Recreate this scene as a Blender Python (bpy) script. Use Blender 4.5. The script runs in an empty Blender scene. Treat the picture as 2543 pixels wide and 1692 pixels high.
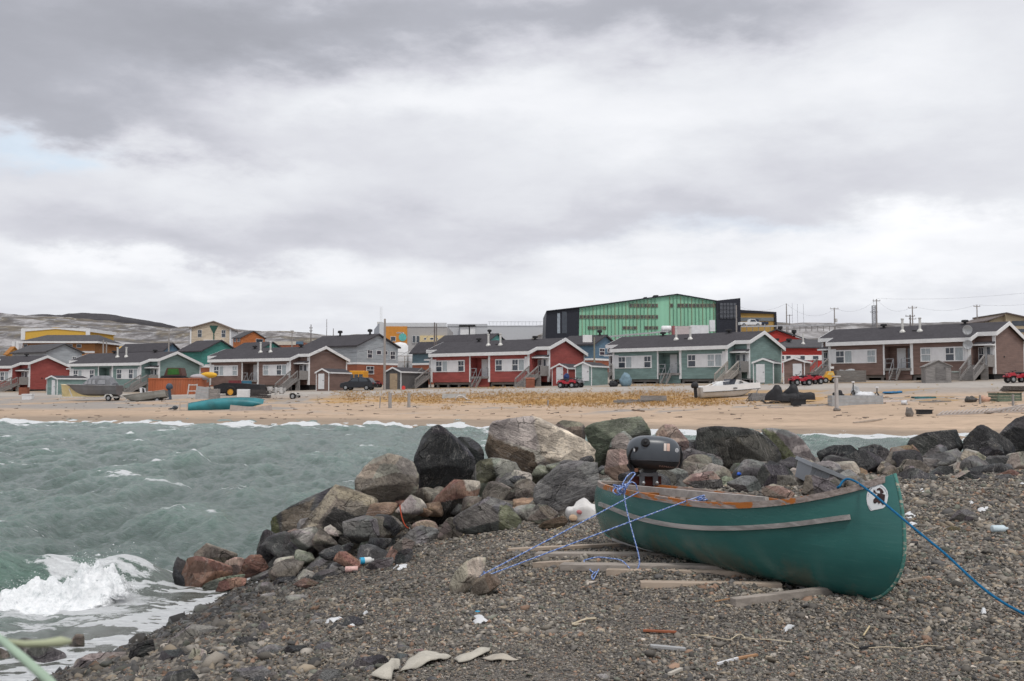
import bpy, bmesh, math, random
import numpy as np
from mathutils import Vector, Matrix, noise as mnoise
random.seed(7); RNG = np.random.default_rng(7)
SC = bpy.context.scene; COL = SC.collection
F = 2472.0; EYE = 2.4; PITCH = math.atan(122 / F)
R = math.radians
CP, SP = math.cos(PITCH), math.sin(PITCH)

# ---------------------------------------------------------------- geometry of the view (used to survey the place)
def P(px, py, Y):
    u = (px - 1271.5) / F; v = (846 - py) / F
    dy = CP - v * SP; dz = SP + v * CP
    t = Y / dy
    return Vector((u * t, Y, EYE + dz * t))
def proj_np(X, Y, Z):
    Z = Z - EYE
    d = Y * CP + Z * SP; v = -Y * SP + Z * CP
    return 1271.5 + F * X / d, 846 - F * v / d

# ---------------------------------------------------------------- tags and mesh helper
def tag(o, label=None, cat=None, group=None, kind=None):
    if label: o['label'] = label
    if cat: o['category'] = cat
    if group: o['group'] = group
    if kind: o['kind'] = kind
    return o
def empty(name, loc=(0, 0, 0), rz=0.0, label=None, cat=None, group=None, rot=None, parent=None):
    o = bpy.data.objects.new(name, None); COL.objects.link(o)
    o.location = loc; o.rotation_euler = rot if rot else (0, 0, rz); o.empty_display_size = .2
    if parent: o.parent = parent
    return tag(o, label, cat, group)
def copy_tree(o, parent=None):
    c = o.copy(); COL.objects.link(c)
    if parent: c.parent = parent
    for ch in list(o.children): copy_tree(ch, c)
    return c
def link(name, me, mat=None, parent=None, smooth=False):
    o = bpy.data.objects.new(name, me); COL.objects.link(o)
    if mat is not None:
        for m in (mat if isinstance(mat, (list, tuple)) else [mat]): me.materials.append(m)
    if parent: o.parent = parent
    if smooth:
        me.polygons.foreach_set('use_smooth', [True] * len(me.polygons))
    return o
class MB:
    def __init__(s): s.v = []; s.f = []
    def add(s, vs, fs):
        n = len(s.v); s.v += [tuple(v) for v in vs]; s.f += [tuple(i + n for i in f) for f in fs]; return s
    def box(s, x0, x1, y0, y1, z0, z1):
        vs = [(x, y, z) for z in (z0, z1) for y in (y0, y1) for x in (x0, x1)]
        return s.add(vs, [(0, 2, 3, 1), (4, 5, 7, 6), (0, 1, 5, 4), (2, 6, 7, 3), (0, 4, 6, 2), (1, 3, 7, 5)])
    def cbox(s, c, d, rz=0, rx=0, ry=0):
        m = Matrix.Rotation(rz, 3, 'Z') @ Matrix.Rotation(ry, 3, 'Y') @ Matrix.Rotation(rx, 3, 'X')
        vs = [Vector(c) + m @ Vector((x * d[0] / 2, y * d[1] / 2, z * d[2] / 2)) for z in (-1, 1) for y in (-1, 1) for x in (-1, 1)]
        return s.add(vs, [(0, 2, 3, 1), (4, 5, 7, 6), (0, 1, 5, 4), (2, 6, 7, 3), (0, 4, 6, 2), (1, 3, 7, 5)])
    def bar(s, a, b, w, h, up=(0, 0, 1)):
        a, b = Vector(a), Vector(b); d = (b - a).normalized(); up = Vector(up)
        x = d.cross(up)
        if x.length < 1e-4: x = d.cross(Vector((1, 0, 0)))
        x.normalize(); y = x.cross(d).normalized()
        vs = [p + x * sx * w / 2 + y * sy * h / 2 for p in (a, b) for sx, sy in ((-1, -1), (1, -1), (1, 1), (-1, 1))]
        return s.add(vs, [(0, 1, 2, 3), (7, 6, 5, 4), (0, 4, 5, 1), (1, 5, 6, 2), (2, 6, 7, 3), (3, 7, 4, 0)])
    def tube(s, pts, r, n=8, cap=True):
        pts = [Vector(p) for p in pts]; rs = r if isinstance(r, (list, tuple)) else [r] * len(pts)
        base = len(s.v); up = Vector((0, 0, 1)); prev = None
        for i, p in enumerate(pts):
            d = (pts[min(i + 1, len(pts) - 1)] - pts[max(i - 1, 0)])
            d = d.normalized() if d.length > 1e-9 else Vector((0, 0, 1))
            if prev is None:
                x = d.cross(up)
                if x.length < .05: x = d.cross(Vector((1, 0, 0)))
            else:
                x = prev - d * prev.dot(d)
                if x.length < 1e-6: x = d.cross(up)
            x.normalize(); prev = x; y = d.cross(x)
            for k in range(n):
                a = 2 * math.pi * k / n
                s.v.append(tuple(p + (x * math.cos(a) + y * math.sin(a)) * rs[i]))
        for i in range(len(pts) - 1):
            for k in range(n):
                a = base + i * n + k; b = base + i * n + (k + 1) % n
                s.f.append((a, b, b + n, a + n))
        if cap:
            s.f.append(tuple(base + k for k in range(n))[::-1]); e = base + (len(pts) - 1) * n
            s.f.append(tuple(e + k for k in range(n)))
        return s
    def prism(s, poly, d):          # poly: list of 3D points (planar), extruded by vector d
        n = len(poly); d = Vector(d); vs = [Vector(p) for p in poly]; vs = vs + [v + d for v in vs]
        fs = [tuple(range(n)), tuple(range(2 * n - 1, n - 1, -1))] + [((i + 1) % n, i, i + n, (i + 1) % n + n) for i in range(n)]
        return s.add(vs, fs)
    def lathe(s, prof, c=(0, 0, 0), n=16, axis='z', cap=True):
        base = len(s.v); c = Vector(c)
        for (r, z) in prof:
            for k in range(n):
                a = 2 * math.pi * k / n; q = (r * math.cos(a), r * math.sin(a), z)
                if axis == 'x': q = (z, q[0], q[1])
                if axis == 'y': q = (q[0], z, q[1])
                s.v.append(tuple(c + Vector(q)))
        for i in range(len(prof) - 1):
            for k in range(n):
                a = base + i * n + k; b = base + i * n + (k + 1) % n
                s.f.append((a, b, b + n, a + n))
        if not cap: return s
        s.f.append(tuple(base + k for k in range(n))[::-1]); e = base + (len(prof) - 1) * n
        s.f.append(tuple(e + k for k in range(n)))
        return s
    def ell(s, c, r, n=12, m=8, f=None):
        base = len(s.v)
        for i in range(m + 1):
            t = math.pi * i / m
            for k in range(n):
                a = 2 * math.pi * k / n
                q = Vector((math.sin(t) * math.cos(a), math.sin(t) * math.sin(a), math.cos(t)))
                if f: q = f(q)
                s.v.append((c[0] + q[0] * r[0], c[1] + q[1] * r[1], c[2] + q[2] * r[2]))
        for i in range(m):
            for k in range(n):
                a = base + i * n + k; b = base + i * n + (k + 1) % n
                s.f.append((a, a + n, b + n, b))
        return s
    def build(s, name, mat, parent=None, smooth=False, label=None, bevel=0, weld=False):
        me = bpy.data.meshes.new(name); me.from_pydata(s.v, [], s.f)
        bm = bmesh.new(); bm.from_mesh(me)
        if weld: bmesh.ops.remove_doubles(bm, verts=bm.verts, dist=1e-4)
        bmesh.ops.recalc_face_normals(bm, faces=bm.faces)
        if bevel: bmesh.ops.bevel(bm, geom=list(bm.edges), offset=bevel, segments=2, affect='EDGES', profile=.6)
        bm.to_mesh(me); bm.free()
        o = link(name, me, mat, parent, smooth)
        if label: o['label'] = label
        return o

# ---------------------------------------------------------------- materials
class N:
    def __init__(s, name):
        s.m = bpy.data.materials.new(name); s.m.use_nodes = True; s.t = s.m.node_tree; s.t.nodes.clear()
    def n(s, typ, **kw):
        x = s.t.nodes.new(typ)
        for k, v in kw.items():
            if k.startswith('i_'): x.inputs[k[2:].replace('_', ' ')].default_value = v
            else: setattr(x, k, v)
        return x
    def l(s, a, b): s.t.links.new(a, b)
    def math(s, op, a, b=None, clamp=False):
        x = s.n('ShaderNodeMath', operation=op, use_clamp=clamp)
        for i, q in enumerate((a, b)):
            if q is None: continue
            if isinstance(q, (int, float)): x.inputs[i].default_value = q
            else: s.l(q, x.inputs[i])
        return x.outputs[0]
    def mix(s, f, a, b, mode='MIX'):
        x = s.n('ShaderNodeMix', data_type='RGBA', blend_type=mode)
        for i, q in ((0, f), (6, a), (7, b)):
            if isinstance(q, (int, float)): x.inputs[i].default_value = q
            elif isinstance(q, tuple): x.inputs[i].default_value = (*q[:3], 1)
            else: s.l(q, x.inputs[i])
        return x.outputs[2]
    def noise(s, vec, scale, detail=4, rough=.55, dist=0):
        x = s.n('ShaderNodeTexNoise'); x.inputs['Scale'].default_value = scale; x.inputs['Detail'].default_value = detail
        x.inputs['Roughness'].default_value = rough; x.inputs['Distortion'].default_value = dist
        if vec is not None: s.l(vec, x.inputs['Vector'])
        return x.outputs['Fac']
    def ramp(s, f, a, b, smooth=True):
        x = s.n('ShaderNodeMapRange', interpolation_type='SMOOTHSTEP' if smooth else 'LINEAR')
        s.l(f, x.inputs[0]); x.inputs[1].default_value = a; x.inputs[2].default_value = b
        return x.outputs[0]
    def mapv(s, vec, sc=(1, 1, 1), rot=(0, 0, 0), loc=(0, 0, 0)):
        x = s.n('ShaderNodeMapping'); x.inputs['Scale'].default_value = sc; x.inputs['Rotation'].default_value = rot; x.inputs['Location'].default_value = loc
        s.l(vec, x.inputs['Vector']); return x.outputs[0]
    def obj(s): return s.n('ShaderNodeTexCoord').outputs['Object']
    def pos(s): return s.n('ShaderNodeNewGeometry').outputs['Position']
    def bump(s, h, strength=.3, dist=.02):
        x = s.n('ShaderNodeBump'); x.inputs['Strength'].default_value = strength; x.inputs['Distance'].default_value = dist
        s.l(h, x.inputs['Height']); return x.outputs[0]
    def out(s, col, rough=.8, normal=None, metal=0, spec=.4, alpha=None, **kw):
        b = s.n('ShaderNodeBsdfPrincipled'); o = s.n('ShaderNodeOutputMaterial'); s.l(b.outputs[0], o.inputs[0])
        for k, q in (('Base Color', col), ('Roughness', rough), ('Metallic', metal), ('Specular IOR Level', spec), ('Alpha', alpha)):
            if q is None: continue
            if isinstance(q, tuple): b.inputs[k].default_value = (*q[:3], 1)
            elif isinstance(q, (int, float)): b.inputs[k].default_value = q
            else: s.l(q, b.inputs[k])
        if normal is not None: s.l(normal, b.inputs['Normal'])
        for k, v in kw.items(): b.inputs[k.replace('_', ' ')].default_value = v
        return s.m
MC = {}
def srgb(r, g, b):
    f = lambda c: (c / 255 / 12.92) if c <= 10 else ((c / 255 + .055) / 1.055) ** 2.4
    return (f(r), f(g), f(b))
def dk(c, k): return tuple(min(1, x * k) for x in c)
def mat(key, col=None, rough=.75, var=.18, scale=3.0, metal=0, spec=.35, bump=.1, bs=40, stretch=(1, 1, 1), dirt=0.0):
    """plain painted / plastic / metal surface with uneven tone and wear"""
    if key in MC: return MC[key]
    g = N(key); v = g.mapv(g.obj(), stretch)
    n1 = g.noise(v, scale, 5, .6); n2 = g.noise(v, scale * 9, 3, .6)
    c = g.mix(g.ramp(n1, .3, .7), dk(col, 1 - var), dk(col, 1 + var))
    c = g.mix(g.math('MULTIPLY', g.ramp(n2, .45, .75), .35 * (var + .1) * 2), c, dk(col, 1 - 2 * var if var < .4 else .3))
    if dirt: c = g.mix(g.math('MULTIPLY', g.ramp(g.noise(v, scale * .7, 6, .7, .6), .5, .72), dirt), c, (.16, .13, .10))
    MC[key] = g.out(c, rough, g.bump(g.noise(v, bs, 3), bump, .01) if bump else None, metal, spec)
    return MC[key]
def siding(key, col):
    if key in MC: return MC[key]
    g = N(key); o = g.obj()
    sep = g.n('ShaderNodeSeparateXYZ'); g.l(o, sep.inputs[0])
    saw = g.math('FRACT', g.math('MULTIPLY', sep.outputs[2], 1 / .19))
    row = g.math('FLOOR', g.math('MULTIPLY', sep.outputs[2], 1 / .19))
    cmb = g.n('ShaderNodeCombineXYZ'); g.l(row, cmb.inputs[2]); g.l(g.math('MULTIPLY', g.math('ADD', sep.outputs[0], sep.outputs[1]), .35), cmb.inputs[0])
    n1 = g.noise(cmb.outputs[0], 1.7, 3); n2 = g.noise(g.mapv(o, (1, 1, 6)), 2.2, 5, .65)
    c = g.mix(g.ramp(n1, .3, .7), dk(col, .82), dk(col, 1.12))
    c = g.mix(g.math('MULTIPLY', g.ramp(n2, .52, .78), .45), c, dk(tuple(.55 * x + .45 * sum(col) / 3 for x in col), 1.35))
    c = g.mix(g.math('MULTIPLY', g.math('LESS_THAN', saw, .12), .45), c, dk(col, .45))
    MC[key] = g.out(c, .75, g.bump(saw, .5, .02)); return MC[key]
def roofing(key, col):
    if key in MC: return MC[key]
    g = N(key); o = g.obj()
    br = g.n('ShaderNodeTexBrick'); g.l(g.mapv(o, (1, 1, 1)), br.inputs[0]); br.inputs['Scale'].default_value = 2.2
    br.inputs['Color1'].default_value = (*dk(col, .8), 1); br.inputs['Color2'].default_value = (*dk(col, 1.22), 1); br.inputs['Mortar'].default_value = (*dk(col, .6), 1)
    n1 = g.noise(o, .9, 6, .7); n2 = g.noise(g.mapv(o, (1, 5, 5)), 5, 4, .7)
    c = g.mix(g.math('MULTIPLY', g.ramp(n1, .35, .75), .5), br.outputs[0], dk(col, 1.35))
    c = g.mix(g.math('MULTIPLY', g.ramp(n2, .5, .7), .4), c, dk(col, .6))
    MC[key] = g.out(c, .9, g.bump(n2, .3, .02), spec=.2); return MC[key]
def wood(key, col, var=.3, axis=0, sc=1.0):
    if key in MC: return MC[key]
    g = N(key); st = [22, 22, 22]; st[axis] = 1.4
    v = g.mapv(g.obj(), tuple(x * sc for x in st))
    n1 = g.noise(v, 1.0, 5, .65, .4); n2 = g.noise(g.obj(), 2.2 * sc, 4, .6)
    c = g.mix(g.ramp(n1, .35, .68), dk(col, 1 - var), dk(col, 1 + var * .7))
    c = g.mix(g.math('MULTIPLY', g.ramp(n2, .5, .75), .4), c, dk(col, .55))
    MC[key] = g.out(c, .8, g.bump(n1, .35, .004), spec=.25); return MC[key]
def glass(key, col=(.03, .035, .045), rough=.08):
    if key in MC: return MC[key]
    g = N(key); n1 = g.noise(g.obj(), 1.3, 2)
    MC[key] = g.out(g.mix(n1, dk(col, .5), dk(col, 1.5)), rough, spec=.6); return MC[key]

def setup_camera():
    cam = bpy.data.cameras.new('camera'); o = bpy.data.objects.new('camera', cam); COL.objects.link(o)
    cam.sensor_width = 36; cam.lens = 36 * F / 2543; cam.clip_start = .05; cam.clip_end = 9000
    o.location = (0, 0, EYE); o.rotation_euler = (math.pi / 2 + PITCH, 0, 0)
    cam.dof.use_dof = True; cam.dof.focus_distance = 8.0; cam.dof.aperture_fstop = 11.0
    SC.camera = o
def setup_world():
    w = bpy.data.worlds.new('World'); SC.world = w; w.use_nodes = True
    t = w.node_tree; t.nodes.clear(); g = N.__new__(N); g.t = t
    d = g.n('ShaderNodeTexCoord').outputs['Generated']
    sep = g.n('ShaderNodeSeparateXYZ'); g.l(d, sep.inputs[0]); x, y, z = sep.outputs
    hl = g.math('SQRT', g.math('ADD', g.math('MULTIPLY', x, x), g.math('MULTIPLY', y, y)))
    hl = g.math('MAXIMUM', hl, .02)
    a0 = g.math('DIVIDE', x, hl); e0 = g.math('DIVIDE', z, hl)
    # domain warp so cloud edges are ragged
    cb = g.n('ShaderNodeCombineXYZ'); g.l(a0, cb.inputs[0]); g.l(g.math('MULTIPLY', e0, 2.2), cb.inputs[1]); g.l(y, cb.inputs[2])
    v = cb.outputs[0]
    w1 = g.math('SUBTRACT', g.noise(v, 5.5, 6, .58), .5); w2 = g.math('SUBTRACT', g.noise(g.mapv(v, loc=(7, 3, 1)), 6.5, 6, .58), .5)
    a = g.math('ADD', a0, g.math('MULTIPLY', w1, .36)); e = g.math('ADD', e0, g.math('MULTIPLY', w2, .15))
    def blob(px, py, sx, sy, k):
        ca, ce = (px - 1271) / F, (968 - py) / F; q = math.hypot(1, ca); ca, ce = ca / q, ce / q
        p = g.math('ADD', g.math('POWER', g.math('DIVIDE', g.math('SUBTRACT', a, ca), sx / F), 2.0), g.math('POWER', g.math('DIVIDE', g.math('SUBTRACT', e, ce), sy / F), 2.0))
        return g.math('MULTIPLY', g.math('EXPONENT', g.math('MULTIPLY', p, -1.0)), k)
    BL = [(150, 110, 620, 170, -.34), (60, 290, 300, 90, -.20), (620, 40, 420, 90, -.16), (1330, 20, 620, 85, -.24), (1800, 10, 300, 60, -.10), (600, 200, 330, 80, .10),
          (1050, 230, 420, 90, .16), (420, 400, 330, 70, .12), (60, 345, 160, 40, .14), (2050, 180, 420, 130, .10), (1650, 330, 420, 110, .08),
          (500, 620, 800, 70, -.15), (1500, 560, 900, 60, -.10), (2300, 420, 400, 110, -.06), (2350, 560, 300, 50, .14), (1700, 640, 800, 60, .14), (2100, 690, 500, 40, .08),
          (380, 690, 420, 30, .12), (1100, 740, 1000, 70, .09)]
    tot = None
    for b in BL:
        q = blob(*b); tot = q if tot is None else g.math('ADD', tot, q)
    # finer cloud structure, flattened by perspective towards the horizon
    den = g.math('ADD', g.math('ABSOLUTE', z), .16)
    cp = g.n('ShaderNodeCombineXYZ'); g.l(g.math('DIVIDE', x, den), cp.inputs[0]); g.l(g.math('DIVIDE', y, den), cp.inputs[1])
    n1 = g.noise(g.mapv(cp.outputs[0], (1, 1.0, 1)), 1.15, 8, .56, .2); n2 = g.noise(g.mapv(cp.outputs[0], (.8, 1, 1), loc=(3, 9, 0)), 2.6, 7, .58, .15)
    s = g.math('ADD', g.math('ADD', .725, g.math('MULTIPLY', tot, 1.25)), g.math('ADD', g.math('MULTIPLY', g.math('SUBTRACT', n1, .5), .46), g.math('MULTIPLY', g.math('SUBTRACT', n2, .5), .14)))
    cr = g.n('ShaderNodeValToRGB'); g.l(s, cr.inputs[0]); el = cr.color_ramp.elements
    el[0].position = .15; el[0].color = (*srgb(148, 150, 158), 1)
    el[1].position = 1.0; el[1].color = (*srgb(246, 247, 250), 1)
    for p_, c_ in ((.42, srgb(175, 177, 186)), (.62, srgb(202, 203, 211)), (.80, srgb(223, 225, 230))):
        k = el.new(p_); k.color = (*c_, 1)
    sky = g.n('ShaderNodeTexSky', sky_type='NISHITA', sun_disc=False); sky.sun_elevation = R(61); sky.sun_rotation = R(158)
    sk = g.mix(1.0, sky.outputs[0], (.10, .10, .10), 'MULTIPLY')
    gap = g.math('MULTIPLY', g.ramp(n2, .60, .8), g.ramp(s, .72, .95))
    below = g.ramp(z, -.02, .0)
    c = g.mix(g.math('MULTIPLY', gap, .35), cr.outputs[0], sk)
    c = g.mix(g.math('MINIMUM', blob(0, 350, 95, 34, .6), .55), c, srgb(196, 217, 236)); c = g.mix(g.math('MINIMUM', blob(1750, 590, 240, 26, .4), .5), c, srgb(210, 222, 236))
    c = g.mix(below, (.30, .29, .28), c)
    bg = g.n('ShaderNodeBackground'); g.l(c, bg.inputs[0]); bg.inputs[1].default_value = 1.0
    o = g.n('ShaderNodeOutputWorld'); g.l(bg.outputs[0], o.inputs[0])
    w.cycles.sampling_method = 'MANUAL'; w.cycles.sample_map_resolution = 512
    L = bpy.data.lights.new('sun', 'SUN'); L.energy = 1.5; L.angle = R(11); L.color = (1, .965, .91)
    so = bpy.data.objects.new('sun', L); COL.objects.link(so); so.rotation_euler = (R(29), 0, R(22))
def setup_render():
    SC.view_settings.view_transform = 'Standard'; SC.view_settings.look = 'None'; SC.view_settings.exposure = 0.16; SC.view_settings.gamma = 1
    SC.render.engine = 'CYCLES'; c = SC.cycles
    c.use_denoising = True; c.max_bounces = 5; c.diffuse_bounces = 2; c.glossy_bounces = 2; c.transmission_bounces = 2; c.transparent_max_bounces = 6
    c.use_adaptive_sampling = True; c.adaptive_threshold = .02; c.caustics_reflective = False; c.caustics_refractive = False
setup_camera(); setup_world(); setup_render()
# ---------------------------------------------------------------- land forms
def sstep(x, a, b):
    t = np.clip((np.asarray(x, float) - a) / (b - a), 0, 1); return t * t * (3 - 2 * t)
_P = RNG.permutation(512); _G = RNG.uniform(-1, 1, 512)
def vn(x, y):            # value noise, vectorised
    x = np.asarray(x, float); y = np.asarray(y, float)
    xi = np.floor(x).astype(int); yi = np.floor(y).astype(int); fx = x - xi; fy = y - yi
    fx = fx * fx * (3 - 2 * fx); fy = fy * fy * (3 - 2 * fy)
    h = lambda a, b: _G[_P[(_P[a & 511] + b) & 511]]
    return (h(xi, yi) * (1 - fx) + h(xi + 1, yi) * fx) * (1 - fy) + (h(xi, yi + 1) * (1 - fx) + h(xi + 1, yi + 1) * fx) * fy
def fbm(x, y, o=4, g=.5):
    s = 0; a = 1
    for k in range(o):
        s = s + a * vn(x * 2 ** k + 17.3 * k, y * 2 ** k - 9.1 * k); a *= g
    return s
CREST = np.array([(-40, 10.5), (-4.6, 12.7), (-2.6, 14.3), (0, 16), (4, 18), (10, 20), (30, 24)], float)
def shore_x(Y): return np.interp(Y, [5, 7, 8.2, 9.1, 10, 11, 12.2, 13, 15], [-4.9, -4.25, -3.85, -3.6, -3.45, -3.3, -3.25, -3.3, -3.3])
def h_near(X, Y):
    X = np.asarray(X, float); Y = np.asarray(Y, float)
    d = X - shore_x(Y)
    z = np.interp(d, [-6, -2, 0, 1, 2, 3, 4, 5, 30], [-1.6, -.6, .02, .33, .62, .84, .97, 1.03, 1.12])
    over = Y - np.interp(X, CREST[:, 0], CREST[:, 1])
    z = z * (1 - .028 * np.clip(Y - 9, 0, 8) * (1 - .5 * sstep(X, 2, 7)))
    z = z + .24 * sstep(X, .5, 1.7) * sstep(Y, 9, 12.5)
    z = z - np.clip(over - .2, 0, 6) * .75
    z = z + (.035 * fbm(X * .9, Y * .9, 3) + .018 * fbm(X * 3.1, Y * 3.1, 2)) * sstep(d, -.3, 1.2)
    return z
def rs(X, Y): return .37 * X + .93 * Y, .93 * X - .37 * Y
SKYL = [(-700, 800), (-200, 786), (0, 787), (100, 792), (300, 808), (420, 820), (480, 818), (600, 826), (700, 829), (800, 836), (900, 838), (1050, 835), (1110, 833), (1200, 824), (1355, 817), (1700, 814), (2000, 812), (2250, 811), (2543, 808), (3200, 806)]
def h_far(X, Y):
    X = np.asarray(X, float); Y = np.asarray(Y, float)
    r, s = rs(X, Y)
    r0 = np.interp(s, [-120, -63, -45, -33, -15, 0, 40], [55, 56.5, 60.5, 63.0, 59.5, 55.5, 54])
    t = (r - r0) / (93 - r0)
    z = np.interp(t, [-2, -.3, 0, .2, .4, .65, .85, 1, 1.2, 1.5, 2.0], [-2, -.6, 0, .30, .78, 1.42, 2.05, 2.72, 3.12, 3.5, 3.95])
    z = z * np.where(r > r0, np.clip(1 + .0045 * s, .63, 1.08), 1)
    px = 1271.5 + F * X / np.maximum(Y, 1)
    zb = np.interp(r, [115, 130, 160, 200, 250], [0, .5, 1.8, 5.5, 10.8])
    rt = sstep(px, 1000, 1500)
    z = z + zb * (.72 + .28 * rt)
    ysk = np.interp(px, [a for a, b in SKYL], [b for a, b in SKYL])
    zs = EYE + (968 - ysk) / F * Y
    k = sstep(Y, 240, 620 - 330 * rt)
    n = fbm(X * .012, Y * .03, 5, .6)
    z = z * (1 - k) + (zs * (1 + .05 * n) - np.clip(Y - 1000, 0, 9e9) * .12) * k
    z = z + sstep(r, 58, 66) * (.045 * fbm(X * .35, Y * .35, 3)) * (1 - k) * (1 - .7 * sstep(r, 92, 96))
    return z
def ground(px, py, far=False, lift=0.0):
    hf = h_far if far else h_near
    Ys = np.linspace(44, 420, 3800) if far else np.linspace(3.0, 26, 4600)
    u = (px - 1271.5) / F; v = (846 - py) / F; dy = CP - v * SP; dz = SP + v * CP
    X = u / dy * Ys; Z = EYE + dz / dy * Ys
    hit = np.nonzero(Z <= (hf(X, Ys) if far else np.maximum(hf(X, Ys), .0)) + lift)[0]
    if len(hit) == 0: return P(px, py, 110.0 if far else 16.0)
    Y = Ys[hit[0]]; return P(px, py, float(Y))
def grid_mesh(name, X, Y, Z, mat_, kind=None, attrs=None):
    n, m = X.shape
    co = np.stack([X, Y, Z], -1).reshape(-1, 3).astype(np.float32)
    me = bpy.data.meshes.new(name); me.vertices.add(n * m); me.vertices.foreach_set('co', co.ravel())
    i = np.arange(n * m).reshape(n, m)
    q = np.stack([i[:-1, :-1], i[:-1, 1:], i[1:, 1:], i[1:, :-1]], -1).reshape(-1, 4)
    nf = len(q); me.loops.add(nf * 4); me.loops.foreach_set('vertex_index', q.ravel().astype(np.int32))
    me.polygons.add(nf); me.polygons.foreach_set('loop_start', np.arange(0, nf * 4, 4, dtype=np.int32))
    me.update(calc_edges=True); me.validate()
    for k, val in (attrs or {}).items():
        if val.ndim == 3:
            at = me.attributes.new(k, 'FLOAT_COLOR', 'POINT'); c = np.ones((n * m, 4), np.float32); c[:, :3] = val.reshape(-1, 3); at.data.foreach_set('color', c.ravel())
        else:
            at = me.attributes.new(k, 'FLOAT', 'POINT'); at.data.foreach_set('value', val.astype(np.float32).ravel())
    o = link(name, me, mat_, None, True)
    if kind: o['kind'] = kind
    return o
def attr(g, name, out='Fac'):
    return g.n('ShaderNodeAttribute', attribute_name=name).outputs[out]

# ---- near beach (gravel bed under the loose pebbles)
g = N('gravel_bed'); p_ = g.pos()
vo = g.n('ShaderNodeTexVoronoi'); vo.inputs['Scale'].default_value = 46; g.l(p_, vo.inputs['Vector'])
vo2 = g.n('ShaderNodeTexVoronoi'); vo2.inputs['Scale'].default_value = 105; g.l(p_, vo2.inputs['Vector'])
sp = g.n('ShaderNodeSeparateColor'); g.l(vo.outputs['Color'], sp.inputs[0])
c = g.mix(sp.outputs[0], (.05, .046, .042), (.24, .215, .19)); c = g.mix(g.math('MULTIPLY', g.ramp(sp.outputs[1], .75, .95), .6), c, (.20, .14, .10))
c = g.mix(g.ramp(g.noise(p_, .6, 4), .4, .7), c, g.mix(.5, c, (.06, .055, .05)))
hgt = g.math('ADD', g.math('MULTIPLY', vo.outputs['Distance'], -1.0), g.math('MULTIPLY', vo2.outputs['Distance'], -.4))
wet = attr(g, 'wet'); c = g.mix(g.math('MULTIPLY', wet, .6), c, (.02, .02, .02))
M_BED = g.out(c, g.math('SUBTRACT', .85, g.math('MULTIPLY', wet, .55)), g.bump(hgt, .9, .02), spec=.4)
xs = np.concatenate([np.linspace(-14, -5, 40), np.linspace(-4.9, 7, 240), np.linspace(7.1, 34, 90)])
ys = np.concatenate([np.linspace(-3, 3, 20), np.linspace(3.05, 12, 230), np.linspace(12.1, 30, 120)])
GX, GY = np.meshgrid(xs, ys)
GZ = h_near(GX, GY)
grid_mesh('beach', GX, GY, GZ, M_BED, 'structure', {'wet': 1 - sstep(GZ, .12, .70)})

# ---- far shore, village ground and the low hills behind
az = np.linspace(-R(44), R(44), 560)
rad = np.concatenate([np.linspace(44, 130, 260), 130 * (3200 / 130) ** (np.linspace(0, 1, 190)[1:])])
A, D = np.meshgrid(az, rad); TX = np.tan(A) * D; TY = D
TZ = h_far(TX, TY); r_, s_ = rs(TX, TY)
pxt = 1271.5 + F * TX / TY
n1 = fbm(TX * .12, TY * .25, 4, .6); n2 = fbm(TX * .7 + 3, TY * 1.5, 3, .6)
sand = np.array([.50, .375, .275]); wets = np.array([.33, .26, .20]); peb = np.array([.33, .30, .275]); road = np.array([.42, .385, .35]); yard = np.array([.34, .30, .26]); grassc = np.array([.45, .275, .11])
def lay(c, w, col): return c * (1 - w[..., None]) + np.asarray(col) * w[..., None]
C = np.broadcast_to(sand, TX.shape + (3,)).copy() * (1 + .10 * n1 + .05 * n2)[..., None]
dsh = TZ
C = lay(C, 1 - sstep(TZ + .04 * n1, .10, .30), wets)
C = lay(C, sstep(n1 + .4 * n2 + sstep(pxt, 900, 300) * .7 - sstep(pxt, 1100, 1700) * .15, .15, .6) * sstep(r_, 69, 75), peb)
for off, wd in ((2.0, .16), (4.6, .22), (8.5, .25), (14., .3)):
    C = lay(C, np.exp(-((r_ - np.interp(s_, [-120, -63, -45, -33, -15, 0, 40], [55, 56.5, 60.5, 63.0, 59.5, 55.5, 54]) - off - .8 * n1) / wd) ** 2) * .42 * sstep(n2, -.35, .25), np.array([.17, .125, .09]))
gr = sstep(n1 * .8 + n2 * .5 + .30 * np.exp(-((pxt - 1500) / 420.) ** 2) * 2.2 - sstep(pxt, 2000, 2100) * .7 - sstep(pxt, 860, 700) * .9, -.15, .32) * sstep(r_ + n1 * 2, 79, 83) * (1 - sstep(r_, 90.5, 92))
C = lay(C, gr * .95, grassc)
C = lay(C, sstep(r_ + n1 * 1.2, 86, 89) * (1 - gr * .6) * .8, peb * 1.05)
C = lay(C, sstep(r_ + .5 * n1, 91.5, 92.5) * (1 - sstep(r_, 98, 99)), road)
C = lay(C, sstep(r_ + .5 * n1, 98, 99), yard)
C = lay(C, sstep(n1 + n2 * .4, .1, .5) * sstep(r_, 99, 100) * (1 - sstep(r_, 130, 140)) * .7, grassc * .8)
hs = fbm(TX * .02, TY * .055, 5, .62) + .5 * fbm(TX * .09, TY * .22, 3, .6)
rockc = np.array([.125, .12, .122]); pale = np.array([.36, .345, .345]); scrub = np.array([.20, .165, .11])
H = lay(np.broadcast_to(rockc, C.shape).copy(), sstep(hs, -.35, .55), pale); H = lay(H, sstep(-hs + .3 * n2, .25, .9) * .8, scrub)
C = lay(C, sstep(r_, 140, 190), H)
g = N('shore_ground'); p_ = g.pos(); col = attr(g, 'Col', 'Color')
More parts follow.
